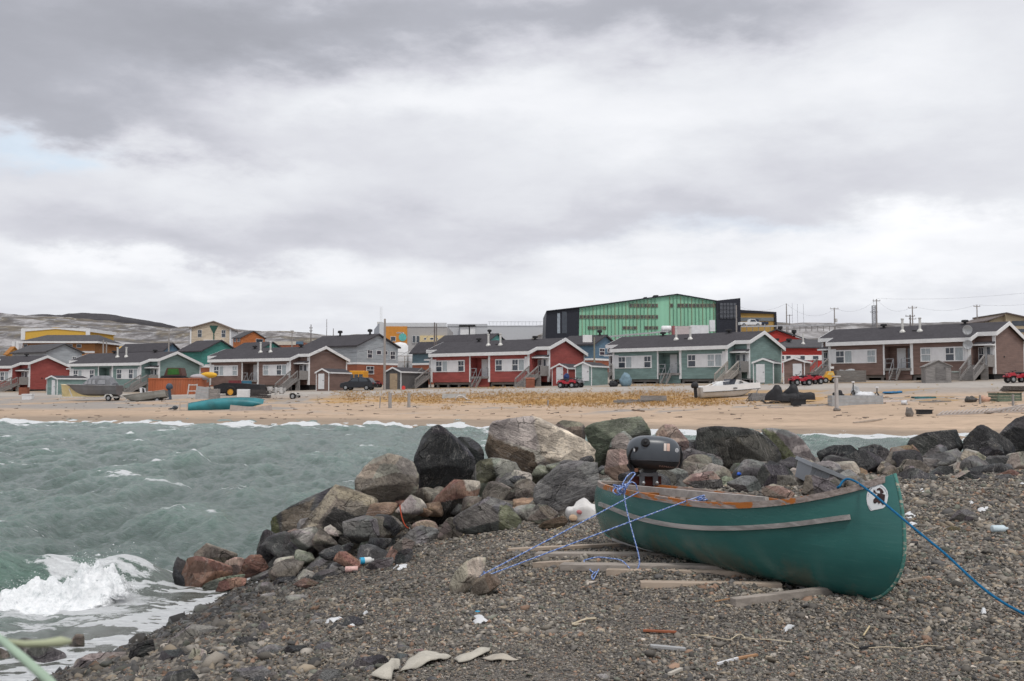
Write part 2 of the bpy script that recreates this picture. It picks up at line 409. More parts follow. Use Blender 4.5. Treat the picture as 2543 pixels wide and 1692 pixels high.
n_ = g.noise(g.mapv(p_, (1, .6, 1)), 1.6, 6, .7); n3 = g.noise(p_, 9, 4, .7); far = attr(g, 'far'); n4 = g.noise(g.mapv(p_, (1, .35, 2)), .16, 8, .72, .4)
c = g.mix(g.math('MULTIPLY', g.ramp(n_, .42, .75), .35), col, g.mix(.6, col, (.12, .10, .08)))
c = g.mix(g.math('MULTIPLY', g.ramp(n3, .6, .8), .35), c, (.13, .11, .09))
c = g.mix(g.math('MULTIPLY', g.ramp(n4, .46, .62), g.math('MULTIPLY', far, .75)), c, (.085, .075, .07)); c = g.mix(g.math('MULTIPLY', g.ramp(n4, .47, .33), g.math('MULTIPLY', far, .7)), c, (.56, .555, .56))
M_SHORE = g.out(c, .95, g.bump(g.math('ADD', n_, n3), .6, .08), spec=.15)
grid_mesh('shore', TX, TY, TZ, M_SHORE, 'structure', {'Col': np.clip(C, 0.01, 1), 'far': sstep(r_, 130, 180)})
# dark hill far off
az2 = np.linspace(math.atan((-300 - 1271.5) / F), math.atan((560 - 1271.5) / F), 260); d2 = np.linspace(1500, 2600, 60)
A2, D2 = np.meshgrid(az2, d2); HX = np.tan(A2) * D2; HY = D2; hp = 1271.5 + F * HX / HY
top = np.interp(hp, [-300, 0, 60, 100, 150, 170, 200, 230, 260, 290, 320, 350, 400, 440, 480, 520], [790, 781, 781, 778.5, 778.5, 775.5, 774.5, 775, 778, 781, 787, 793, 802, 812, 816, 835])
zt = EYE + (968 - top) / F * 1900
HZ = zt * np.sin(np.clip((HY - 1300) / 1200, 0, 1) * math.pi) ** .5 * (1 + .04 * fbm(HX * .006, HY * .006, 5, .55)) - 6
hc = fbm(HX * .01, HZ * .06, 5, .6)
CH = lay(np.broadcast_to(np.array([.034, .032, .037]), HX.shape + (3,)).copy(), sstep(hc, 0, .8) * .3, (.10, .095, .10))
grid_mesh('hill', HX, HY, HZ, M_SHORE, 'structure', {'Col': CH, 'far': np.full(HX.shape, .13)})

# ---------------------------------------------------------------- water
def water_z(X, Y):
    z = np.zeros_like(X); rr = np.random.default_rng(5)
    dist = np.hypot(X, Y); sw = np.clip(dist, 1, 999)
    for k in range(44):
        lam = .22 * (26 ** (k / 43.)); th = R(200) + rr.normal(0, .45) - (0.25 if lam > 2 else 0)
        amp = .0088 * lam ** .68 * rr.uniform(.6, 1.2)
        ph = 2 * math.pi / lam * (X * math.cos(th) + Y * math.sin(th)) + rr.uniform(0, 6.28) + 1.3 * vn(X * .22 + k, Y * .22 - k)
        s = np.sin(ph); fade = np.exp(-(sw * .0042 / lam) ** 2 * 1.2)
        z += amp * (s + .35 * (2 * ((s + 1) / 2) ** 3 - 1)) * fade
    z *= 1.0 * (.55 + .45 * np.clip(1 + vn(X * .12, Y * .09), 0, 2))
    shal = sstep(X - shore_x(Y), -5.5, -.3) * (1 - sstep(Y, 13, 15))
    z *= (1 - .72 * shal)
    # the swell that is breaking close to the stones
    cr = np.exp(-((Y - 12.25 - .22 * (X + 6)) / .42) ** 2) * sstep(X, -9, -5.8) * (1 - sstep(X, -4.9, -4.0)) * .40
    fr_, _ = rs(X, Y)
    br = np.exp(-((fr_ - 53.5 + 1.0 * vn(X * .11, 3.3)) / 1.1) ** 2) * .14 * sstep(vn(X * .2, 8.), -.7, .3)
    return z + cr + br + .02
waz = np.linspace(-R(40), R(33), 760); wr = 6.2 * (82 / 6.2) ** np.linspace(0, 1, 620)
A, D = np.meshgrid(waz, wr); WX = np.tan(A) * D; WY = D + 0 * A
WZ = water_z(WX, WY)
hn = h_near(WX, WY); run = sstep(hn, -.12, .0) * (WY < 14) * (WX < 0)
WZ = np.where((hn > -.5) & (WY < 14), np.maximum(WZ * (1 - run), np.minimum(hn + .012, .09)), WZ)
r_, _ = rs(WX, WY)
gz = np.gradient(WZ, axis=0) / np.gradient(WY, axis=0)
e1 = fbm(WX * .9 + WY * .15, WY * 1.7, 4, .6); e2 = fbm(WX * 3.4, WY * 7.5, 3, .6)
foam = sstep(WZ + .05 * e1 - .0012 * np.clip(WY - 14, 0, 40), .095, .20) * sstep(e1 + .4 * e2, -.15, .45) * .85                # white caps
foam = np.maximum(foam, sstep(e2 * .6 + e1 * .8 + vn(WX * .25, WY * .4), 1.05, 1.6) * .5)
dshore = WX - shore_x(WY)
near = sstep(dshore, -3.3, -.5) * (1 - sstep(WY, 13.0, 13.8))
lace = sstep(fbm(WX * 2.3 + WY * .7, WY * 6.0 - WX * 1.0, 4, .62) + .8 * near * sstep(dshore, -1.0, .05) + .24, .18, .72)
foam = np.maximum(foam, near * lace * .95)
foam = np.maximum(foam, np.exp(-((WX + 4.85) / .85) ** 2 - ((WY - 11.15) / .95) ** 2) * 1.1 * sstep(e1 + e2 * .5, -.7, .1))
foam = np.maximum(foam, np.exp(-((WX + 4.9) / .7) ** 2 - ((WY - 9.3) / .5) ** 2) * sstep(e1 + e2 * .5, -.5, .1))
far_line = 55.0 + 3.8 * np.exp(-((r_ * 0 + rs(WX, WY)[1] + 33) / 16.) ** 2) * 1.6
df = far_line - r_ + 1.6 * vn(WX * .13, 1.5) + .5 * vn(WX * .8, WY * .5)
foam = np.maximum(foam, sstep(df, 3.1, 1.7) * sstep(df, -4, -2.5) * sstep(e1 * .6 + .4 * vn(WX * .3, WY) + .65, -.5, .35))
foam = np.maximum(foam, sstep(np.abs(df - 5.3 + vn(WX * .18, 9.)), 1.1, .3) * sstep(vn(WX * .16, 4.4) + e1 * .3, -.1, .45) * .7)
g = N('sea_water'); p_ = g.pos()
n1 = g.noise(g.mapv(p_, (1, 2.0, 1), (0, 0, .35)), 2.2, 6, .62, .3); n2 = g.noise(g.mapv(p_, (1, 3.4, 1), (0, 0, .3)), 6, 6, .68, .5)
f0 = attr(g, 'foam'); fn = g.noise(g.mapv(p_, (1, 2.4, 1), (0, 0, .2)), 14, 5, .7, .6)
fm = g.ramp(g.math('ADD', f0, g.math('MULTIPLY', g.math('SUBTRACT', fn, .5), g.math('MULTIPLY', g.math('MINIMUM', g.math('MULTIPLY', f0, 5), 1), 1.3))), .32, .62)
streak = g.math('MULTIPLY', g.ramp(g.noise(g.mapv(p_, (.7, 5, 1), (0, 0, .3)), 3.5, 6, .72, .8), .57, .72), .34)
hz = attr(g, 'hz')
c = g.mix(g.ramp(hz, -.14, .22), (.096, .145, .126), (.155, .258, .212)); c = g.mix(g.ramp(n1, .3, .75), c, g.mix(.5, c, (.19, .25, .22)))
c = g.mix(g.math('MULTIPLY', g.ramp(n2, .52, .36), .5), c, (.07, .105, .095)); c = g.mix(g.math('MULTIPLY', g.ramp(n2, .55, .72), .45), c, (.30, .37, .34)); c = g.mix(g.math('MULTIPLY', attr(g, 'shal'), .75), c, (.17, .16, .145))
c = g.mix(streak, c, (.45, .5, .48)); c = g.mix(fm, c, (.78, .80, .81))
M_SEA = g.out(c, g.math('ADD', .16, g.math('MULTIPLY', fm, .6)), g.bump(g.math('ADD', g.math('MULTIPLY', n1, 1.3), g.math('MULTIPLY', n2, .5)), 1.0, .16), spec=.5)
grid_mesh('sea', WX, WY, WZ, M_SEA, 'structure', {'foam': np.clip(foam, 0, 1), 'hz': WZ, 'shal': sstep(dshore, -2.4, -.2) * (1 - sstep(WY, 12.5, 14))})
# ---------------------------------------------------------------- materials of the village
WHITE = mat('white_trim', (.74, .74, .74), .6, .06, 2, bump=.02)
PANEL = mat('white_panel', (.70, .70, .71), .6, .07, 1.2, bump=.02)
ROOF = roofing('asphalt_shingle', (.062, .058, .064)); ROOF2 = roofing('grey_shingle', (.085, .083, .088))
GLASS = glass('window_glass', (.045, .055, .07)); CURT = mat('pale_curtain', (.36, .40, .42), .6, .25, 5, stretch=(6, 6, .4), bump=.05)
DARK = mat('dark_steel_and_shade', (.03, .03, .032), .7, .2); GALV = mat('galvanised_flue', (.62, .61, .58), .45, .1, metal=.2)  # dark steel parts, and the block standing in for shade under the bungalows
GREYWOOD = wood('weathered_grey_timber', (.27, .255, .245)); PALEWOOD = wood('pale_timber', (.40, .365, .33)); BROWNWOOD = wood('brown_timber', (.22, .16, .12))
DOORW = mat('white_door', (.66, .67, .68), .5, .06); PLY = wood('bare_plywood', (.42, .32, .22), .15)
BRICKRED = siding('brick_red_boards', (.30, .10, .055)); RUBBER = mat('black_rubber', (.018, .018, .019), .8, .2); STEEL = mat('dull_steel', (.36, .37, .38), .4, .15, metal=.6)
SIDE = {'red': siding('red_siding', (.34, .080, .070)), 'green': siding('green_siding', (.195, .285, .27)), 'brown': siding('brown_siding', (.20, .13, .11))}
Lc, NW, HD, ND, RISE, HE = 14.353, 1.722, 4.586, 1.604, 1.562, 3.5
SL = RISE / HD
def window(parent, x0, x1, z0, z1, y=0.0, axis='y', curtain=False, split=False, name='window'):
    """window in a wall whose outside looks to -y (axis y) or +x (axis x, then x0..x1 run along y)"""
    def B(m, a0, a1, d0, d1, c0, c1):
        return m.box(a0, a1, y + d0, y + d1, c0, c1) if axis == 'y' else m.box(y - d1, y - d0, a0, a1, c0, c1)
    t = .07; m = MB()
    B(m, x0, x1, -.06, .02, z0, z0 + t); B(m, x0, x1, -.06, .02, z1 - t, z1); B(m, x0, x0 + t, -.055, .02, z0 + t, z1 - t); B(m, x1 - t, x1, -.055, .02, z0 + t, z1 - t)
    if split:
        zm = z0 + (z1 - z0) * .52; B(m, x0 + t, x1 - t, -.05, .02, zm - .035, zm + .035)
        xm = (x0 + x1) / 2; B(m, xm - .02, xm + .02, -.048, .02, zm + .035, z1 - t)
    w = m.build(name, WHITE, parent)
    q = MB(); B(q, x0 + t, x1 - t, -.02, .01, z0 + t, z1 - t); q.build('pane', CURT if curtain else GLASS, w)
    return w
def door(parent, x0, x1, z0, z1, y, axis='y', m_=None, glazed=True, name='door'):
    def B(m, a0, a1, d0, d1, c0, c1):
        return m.box(a0, a1, y + d0, y + d1, c0, c1) if axis == 'y' else m.box(y - d1, y - d0, a0, a1, c0, c1)
    m = MB(); B(m, x0, x1, -.05, .01, z0, z1); d = m.build(name, m_ or DOORW, parent)
    if glazed:
        q = MB(); a = x0 + (x1 - x0) * .34; b = x1 - (x1 - x0) * .34; B(q, a, b, -.058, -.045, z0 + 1.0, z0 + 1.75); q.build('pane', GLASS, d)
    h = MB(); B(h, x1 - .16, x1 - .09, -.10, -.05, z0 + .98, z0 + 1.06); h.build('handle', DARK, d)
    return d
def stair(parent, x0, x1, y0, run, z_top, z_bot, m_=None, solid=True, rail=True):
    """steps going down towards -y from y0"""
    m_ = m_ or GREYWOOD; n = max(4, int((z_top - z_bot) / .19)); m = MB()
    for i in range(n):
        z = z_top - (i + .6) * (z_top - z_bot) / n; y = y0 - (i + .5) * run / n
        m.box(x0 + .06, x1 - .06, y - run / n * .55, y + run / n * .55, z - .05, z)
        if solid: m.box(x0 + .06, x1 - .06, y + run / n * .40, y + run / n * .44, z - .02, z + (z_top - z_bot) / n - .05)
    for x in (x0 + .03, x1 - .03): m.bar((x, y0, z_top - .12), (x, y0 - run, z_bot + .05), .06, .28)
    s = m.build('stair', m_, parent)
    if rail:
        for x in (x0, x1):
            r = MB(); r.bar((x, y0, z_top + .95), (x, y0 - run, z_bot + 1.0), .09, .14); r.bar((x, y0, z_top + .2), (x, y0 - run, z_bot + .25), .06, .09)
            k = 9
            for i in range(k + 1):
                t = i / k; y = y0 - run * t; z = z_top + (z_bot - z_top) * t
                w = .09 if i in (0, k) else .045
                r.box(x - w / 2, x + w / 2, y - w / 2, y + w / 2, z + (.15 if 0 < i < k else -.1), z + .95)
            r.build('railing', m_, s)
    return s
def bungalow(X, Y, th, zb, col, label, odd=None):
    root = empty('bungalow', (X, Y, zb), th, label, 'house', 'bungalows along the shore road')
    S = SIDE[col]; L0, L1 = -NW, Lc + NW; zg = float(h_far(np.array([X + 5 * math.cos(th)]), np.array([Y + 5 * math.sin(th)]))[0]) - zb - .1
    f0 = zg - .5
    # wall: plan outline with notched front corners and an entry recess
    rx0, rx1 = .417 * Lc, .612 * Lc
    plan = [(0, 0), (rx0, 0), (rx0, 1.25), (rx1, 1.25), (rx1, 0), (Lc, 0), (Lc, ND), (L1, ND), (L1, 2 * HD), (L0, 2 * HD), (L0, ND), (0, ND)]
    roofz = lambda y: HE - .16 + SL * min(y, 2 * HD - y)
    m = MB(); n = len(plan)
    for i in range(n):
        a, b = plan[i], plan[(i + 1) % n]
        if a[0] == b[0] == L1 or a[0] == b[0] == L0:
            yy = sorted((a[1], b[1])); x = a[0]
            m.add([(x, yy[0], 0), (x, yy[1], 0), (x, yy[1], roofz(yy[1])), (x, HD, roofz(HD)), (x, yy[0], roofz(yy[0]))], [(0, 1, 2, 3, 4)])
        else:
            m.add([(a[0], a[1], 0), (b[0], b[1], 0), (b[0], b[1], roofz(b[1])), (a[0], a[1], roofz(a[1]))], [(0, 1, 2, 3)])
    m.add([(rx0, .02, 2.86), (rx1, .02, 2.86), (rx1, .02, HE - .2), (rx0, .02, HE - .2)], [(0, 1, 2, 3)])     # board over the recess
    m.add([(rx0, .05, 2.86), (rx1, .05, 2.86), (rx1, 1.25, 2.86), (rx0, 1.25, 2.86)], [(0, 1, 2, 3)])
    m.add([(0, 0, 0), (Lc, 0, 0), (Lc, ND, 0), (L1, ND, 0), (L1, 2 * HD, 0), (L0, 2 * HD, 0), (L0, ND, 0), (0, ND, 0)], [tuple(range(8))[::-1]])
    m.build('wall', S, root)
    # foundation: dark block painting in the underfloor shade, cross beams, jacks
    m = MB(); m.box(L0 + .3, L1 - .3, ND + .5, 2 * HD - .4, f0, -.02); m.build('crawl_space_shade', DARK, root)
    m = MB()
    for i in range(9):
        x = .6 + i * (Lc - 1.2) / 8
        m.bar((x, .5, zg - .25), (x + .05, .5, -.02), .25, .25); m.bar((x - .35, .7, zg - .1), (x, .55, -.1), .1, .1)
    m.box(.2, rx0 - .1, .35, .5, -.28, -.02); m.box(rx1 + .1, Lc - .2, .35, .5, -.28, -.02)
    m.build('jack_post', GREYWOOD, root)
    # roof: one slab, cut back over the notches, plus fascia
    o = .30
    def rz(y): return HE + SL * min(y, 2 * HD - y)
    m = MB()
    fr = [(L0 - o, ND - .28), (-.25, ND - .28), (-.25, -o), (Lc + .25, -o), (Lc + .25, ND - .28), (L1 + o, ND - .28), (L1 + o, HD), (L0 - o, HD)]
    bk = [(L0 - o, HD), (L1 + o, HD), (L1 + o, 2 * HD + o), (L0 - o, 2 * HD + o)]
    for pl in (fr, bk): m.prism([(x, y, rz(y) - .02) for x, y in pl], (0, 0, .07))
    rf = m.build('roof', ROOF, root)
    for i, (x, y) in enumerate(((3.9, HD - .3), (12.3, HD - .3))):
        v = MB(); v.lathe([(.13, -.25), (.13, .10), (.34, .14), (.34, .32), (.25, .36)], (x, y, rz(y) + .12), 12); v.build('roof_vent', DARK, rf)
    for x in (6.75, 8.55):
        y = 2.5; v = MB(); v.lathe([(.30, -.2), (.30, .08), (.16, .26), (.12, .3), (.12, 1.30), (.17, 1.32), (.17, 1.42), (.05, 1.44)], (x, y, rz(y)), 12); v.build('chimney', GALV, rf, smooth=False)
    v = MB(); v.box(7.7, 8.1, 2.6, 2.9, rz(2.6), rz(2.75) + .1); v.build('roof_vent', DARK, rf)
    # fascia boards
    m = MB(); d = .33
    def run(a, b, off=(0, 0)):
        (xa, ya), (xb, yb) = a, b; za, zb_ = rz(ya), rz(yb)
        v0 = Vector((xa, ya, 0)); v1 = Vector((xb, yb, 0)); nn = (v1 - v0).normalized().cross(Vector((0, 0, 1))) * .05
        vs = []
        for sh in (Vector(), nn):
            vs += [(xa + sh.x, ya + sh.y, za - d), (xb + sh.x, yb + sh.y, zb_ - d), (xb + sh.x, yb + sh.y, zb_ + .055), (xa + sh.x, ya + sh.y, za + .055)]
        m.add(vs, [(0, 1, 2, 3), (7, 6, 5, 4), (0, 4, 5, 1), (1, 5, 6, 2), (2, 6, 7, 3), (3, 7, 4, 0)])
    run((-.25, -o), (Lc + .25, -o)); run((Lc + .25, -o), (Lc + .25, ND - .28)); run((Lc + .25, ND - .28), (L1 + o, ND - .28)); run((L1 + o, ND - .28), (L1 + o, HD)); run((L1 + o, HD), (L1 + o, 2 * HD + o))
    run((L0 - o, 2 * HD + o), (L0 - o, HD)); run((L0 - o, HD), (L0 - o, ND - .28)); run((L0 - o, ND - .28), (-.25, ND - .28)); run((-.25, ND - .28), (-.25, -o)); run((L1 + o, 2 * HD + o), (L0 - o, 2 * HD + o))
    m.build('fascia', WHITE, root)
    # corner boards
    c = .14
    for bx in [(x - c, x + .02 if x in (rx0,) else x + c, y - .04, y + .03, 0, roofz(0) - .1) for x, y in ((0, 0), (rx0, 0), (rx1, 0), (Lc, 0))] + [(L1 - .03, L1 + .04, 2 * HD - .18, 2 * HD + .03, 0, roofz(0)), (L1 - .2, L1 + .04, ND - .05, ND + .2, 0, roofz(ND)), (L0 - .04, L0 + .15, ND - .05, ND + .02, 0, roofz(ND))]:
        MB().box(*bx).build('corner_board', WHITE, root)
    # white infill panels and windows
    z0, z1 = 1.22, 2.63
    m = MB(); m.box(.022 * Lc, .359 * Lc, -.03, .01, z0, z1); m.box(-.05, .05 * Lc, -.028, .01, z0 + .02, z1 + .12); m.build('wall_panel', PANEL, root)
    m = MB(); m.box(.673 * Lc, .97 * Lc, -.03, .01, z0, z1); m.box(.965 * Lc, Lc - .16, -.028, .01, z0 + .02, z1 + .22); m.build('wall_panel', PANEL, root)
    kk = odd or 0
    window(root, .048 * Lc, .118 * Lc, z0 + .03, z1 - .06, -.03, split=True); window(root, .118 * Lc, .178 * Lc, z0 + .03, z1 - .06, -.03, curtain=True)
    window(root, .288 * Lc, .355 * Lc, z0 + .03, z1 - .06, -.03, split=True, curtain=kk == 1)
    window(root, .677 * Lc, .748 * Lc, z0 + .03, z1 - .04, -.03, split=True, curtain=kk == 1)
    window(root, .842 * Lc, .905 * Lc, z0 + .03, z1 - .04, -.03, split=True, curtain=kk == 2); window(root, .905 * Lc, .966 * Lc, z0 + .03, z1 - .04, -.03, curtain=True)
    # recess: deck, doors, steep steps
    fz = .66
    m = MB(); m.box(rx0 + .03, rx1 - .03, -.1, 1.25, fz - .12, fz); m.box(rx0 + .03, rx1 - .03, -.1, -.04, fz - .25, fz - .12); dk_ = m.build('porch_deck', GREYWOOD, root)
    m = MB(); m.box(rx0 + .05, rx1 - .05, .1, .16, zg + .15, fz - .26); m.build('skirt', S, root)
    door(root, rx0 + .75, rx0 + 1.65, fz, fz + 2.05, 1.25, glazed=False); door(root, rx0 + 1.85, rx0 + 2.6, fz, fz + 2.0, 1.25, m_=GLASS, glazed=False)
    for xa, xb in ((rx0 + .12, rx0 + .95), (rx0 + 1.75, rx1 - .1)):
        m = MB(); m.box(xa - .025, xa + .025, -.06, -.01, fz, fz + .95); m.box(xb - .025, xb + .025, -.06, -.01, fz, fz + .95); m.box(xa, xb, -.055, -.015, fz + .92, fz + .97); m.box(xa, xb, -.055, -.015, fz + .5, fz + .54); m.build('railing', STEEL, dk_)
    stair(root, rx0 + .95, rx0 + 1.7, -.1, 1.0, fz, zg, GALV if kk == 9 else GREYWOOD, solid=False, rail=False)
    for x in (rx0 + .95, rx0 + 1.7):
        r = MB(); r.bar((x, -.1, fz + .9), (x, -1.05, zg + .8), .04, .05); r.bar((x, -1.05, zg), (x, -1.05, zg + .82), .04, .04); r.build('railing', STEEL, root)
    # notch entries
    pz = .80
    for side in (0, 1):
        xa, xb = (L0 + .05, -.1) if side == 0 else (Lc + .12, L1 - .02)
        m = MB(); m.box(xa, xb, -.1, ND, pz - .14, pz); m.box(xa + .05, xa + .15, 0, .1, zg - .1, pz - .14); m.box(xb - .15, xb - .05, 0, .1, zg - .1, pz - .14)
        m.box(xa, xb, -.1, -.02, pz - .4, pz - .14)
        if side: m.box(xb - .08, xb, -.05, ND, pz, pz + 1.0); m.box(xa + .9, xb, -.08, -.02, zg, pz - .14)
        m.build('landing', GREYWOOD, root)
        m = MB(); ca, cb = (xa - .1, xb + .1)
        m.add([(ca, ND - .02, 2.95), (cb, ND - .02, 2.95), (cb, ND - .95, 2.72), (ca, ND - .95, 2.72), (ca, ND - .02, 3.08), (cb, ND - .02, 3.08), (cb, ND - .95, 2.84), (ca, ND - .95, 2.84)], [(0, 3, 2, 1), (4, 5, 6, 7), (0, 1, 5, 4), (1, 2, 6, 5), (2, 3, 7, 6), (3, 0, 4, 7)])
        cn = m.build('canopy', ROOF, root); q = MB(); q.box(ca, cb, ND - 1.0, ND - .95, 2.68, 2.83); q.box(cb - .03, cb + .02, ND - .95, ND - .02, 2.68, 2.80); q.build('fascia', WHITE, cn)
        door(root, xb - .95, xb - .1, pz, pz + 2.0, ND - .01)
        window(root, xa + .1, xa + .62, pz + .3, pz + 1.75, ND, split=True)
        sw = 1.25
        sx = xa + (.05 if side else .25)
        stair(root, sx, sx + sw, -.1, 2.7, pz, zg, PALEWOOD if (kk == 2 and side) else GREYWOOD)
    # gable: small outlet
    m = MB(); m.box(L1, L1 + .05, ND + 2.2, ND + 2.4, 1.6, 1.75); m.build('wall_vent', DARK, root)
    return root
HOUSES = [(33.42, 104.66, -46.2, 3.885, 'brown', 'brown wooden bungalow with two satellite dishes beside its grey entry', 1),
          (11.54, 113.16, -41.0, 3.554, 'green', 'green wooden bungalow directly behind the white motor boat', 2),
          (-9.75, 120.9, -36.05, 3.28, 'red', 'red wooden bungalow between the blue houses, red quads parked at its gable', 0),
          (-40.88, 135.01, -30.4, 3.011, 'brown', 'brown wooden bungalow between the red container and the small black car', 1),
          (-63.31, 142.77, -28.6, 2.632, 'green', 'green wooden bungalow behind the covered grey boat', 0),
          (-86.9, 152.6, -24.0, 2.45, 'red', 'red wooden bungalow cut off by the edge of the photo', 0)]
for h in HOUSES: bungalow(h[0], h[1], R(h[2]), h[3], h[4], h[5], h[6])
def hpt(i, x, y, z=0.0):
    h = HOUSES[i]; c, s = math.cos(R(h[2])), math.sin(R(h[2])); return Vector((h[0] + c * x - s * y, h[1] + s * x + c * y, h[3] + z))
def hang(i, x, y, z=0): return hpt(i, x, y, z), R(HOUSES[i][2])
# satellite dishes on the near brown house
for k, (x, z, lb) in enumerate(((Lc + .05, 4.15, 'grey satellite dish on the eave of the brown bungalow, upper one of two'), (Lc + .05, 2.75, 'grey satellite dish beside the white panel of the brown bungalow, lower one of two'))):
    q, th = hang(0, x, -.45, z); t = empty('satellite_dish', q, th, lb, 'satellite dish', 'satellite dishes on the brown bungalow')
    m = MB(); m.lathe([(.02, .12), (.25, .09), (.38, .03), (.46, -.04), (.46, -.01), (.38, .06), (.25, .12), (.02, .15)], (0, 0, 0), 20, 'y'); m.build('dish', mat('dish_grey', (.42, .43, .44), .5, .08), t, True)
    m = MB(); m.bar((0, .1, 0), (0, .45, -.25), .05, .05); m.bar((0, -.05, -.55), (0, -.5, -.15), .03, .03); m.build('mount', STEEL, t)

# ---------------------------------------------------------------- sheds
def shed(q, th, w, d, h, rise, m_, label, doorm=None, door_x=.28, door_w=.85, roofm=None, doorh=1.85, trim=True, group='storage sheds beside the bungalows', name='shed'):
    t = empty(name, q, th, label, 'shed', group)
    m = MB(); pl = [(0, 0, -.6), (w, 0, -.6), (w, 0, h), (w / 2, 0, h + rise), (0, 0, h)]; m.prism(pl, (0, d, 0)); m.build('wall', m_, t)
    m = MB(); o = .12; e = -o * rise / (w / 2)
    for sgn in (0, 1):
        xa = -o if sgn == 0 else w + o
        pl = [(xa, -o, h + e + .02), (w / 2, -o, h + rise + .02), (w / 2, -o, h + rise + .09), (xa, -o, h + e + .09)]; m.prism(pl, (0, d + 2 * o, 0))
    m.build('roof', roofm or ROOF, t)
    if trim:
        m = MB()
        for sgn in (0, 1):
            xa = -o if sgn == 0 else w + o
            m.prism([(xa, -o - .04, h + e - .08), (w / 2, -o - .04, h + rise - .08), (w / 2, -o - .04, h + rise + .10), (xa, -o - .04, h + e + .10)], (0, .035, 0))
        m.box(w + o - .02, w + o + .02, -o, d + o, h + e - .06, h + e + .1)
        m.box(w - .06, w + .02, -.02, .06, -.5, h); m.box(-.02, .06, -.02, .06, -.5, h); m.build('fascia', WHITE, t)
    if doorm is not None:
        door(t, w * door_x, w * door_x + door_w, .02, doorh, 0, m_=doorm, glazed=False)
    return t
SHB = {'red': SIDE['red'], 'green': SIDE['green'], 'brown': SIDE['brown']}
def shed_px(px0, px1, pyb, Y, th, d, h_px, apex_px, m_, label, **k):
    q = P(px0, pyb, Y); c, s = math.cos(th), math.sin(th)
    u1 = (px1 - 1271.5) / F; w = (u1 * q.y - q.x) / (c - u1 * s)
    h = (pyb - h_px) / F * Y; rise = (h_px - apex_px) / F * Y
    q.z = q.z
    return shed(q, th, w, d, h, rise, m_, label, **k)
A_ = R(-36)
shed_px(785, 817, 967, 119, R(-20), 5.2, 925.5, 917, SIDE['brown'], 'long brown shed with a white door against the brown bungalow by the car', doorm=DOORW, door_x=.18, door_w=.8)
shed_px(1371, 1410, 953, 112, R(-30), 3.6, 915, 905, SIDE['red'], 'red shed with a white door behind the parked red quads', doorm=DOORW)
shed_px(1429, 1469, 947, 109, R(-30), 4.2, 910, 901, SIDE['green'], 'small green shed with a white door and dark window behind the quads', doorm=DOORW, door_x=.42)
shed_px(1871, 1921, 951, 99, R(-25), 4.0, 901, 892, SIDE['green'], 'green shed with a white door beside the gable of the green bungalow', doorm=DOORW, door_x=.14)
shed_px(1946, 1998, 951, 97, R(-25), 3.6, 899, 890, SIDE['brown'], 'brown shed with a white door behind the two red quads', doorm=DOORW, door_x=.45)
shed_px(116, 143, 981, 125, R(-35), 4.0, 941, 935, SIDE['green'], 'narrow green shed with a white door behind the cream boat', doorm=DOORW, door_x=.5, door_w=.75)
shed_px(957, 996, 967, 118, R(-25), 6.5, 924, 914, mat('charcoal_boards', (.11, .105, .105), .8, .15), 'dark grey shed with a bare plywood door beside the utility pole', doorm=PLY, door_x=.3, door_w=1.0)
shed_px(2299, 2362, 943, 90, R(-14), 2.6, 911, 897, GREYWOOD, 'weathered grey wooden shed in front of the brown bungalow windows', doorm=wood('dark_grey_boards', (.19, .18, .175)), door_x=.4, doorh=1.1, roofm=GREYWOOD, trim=False)

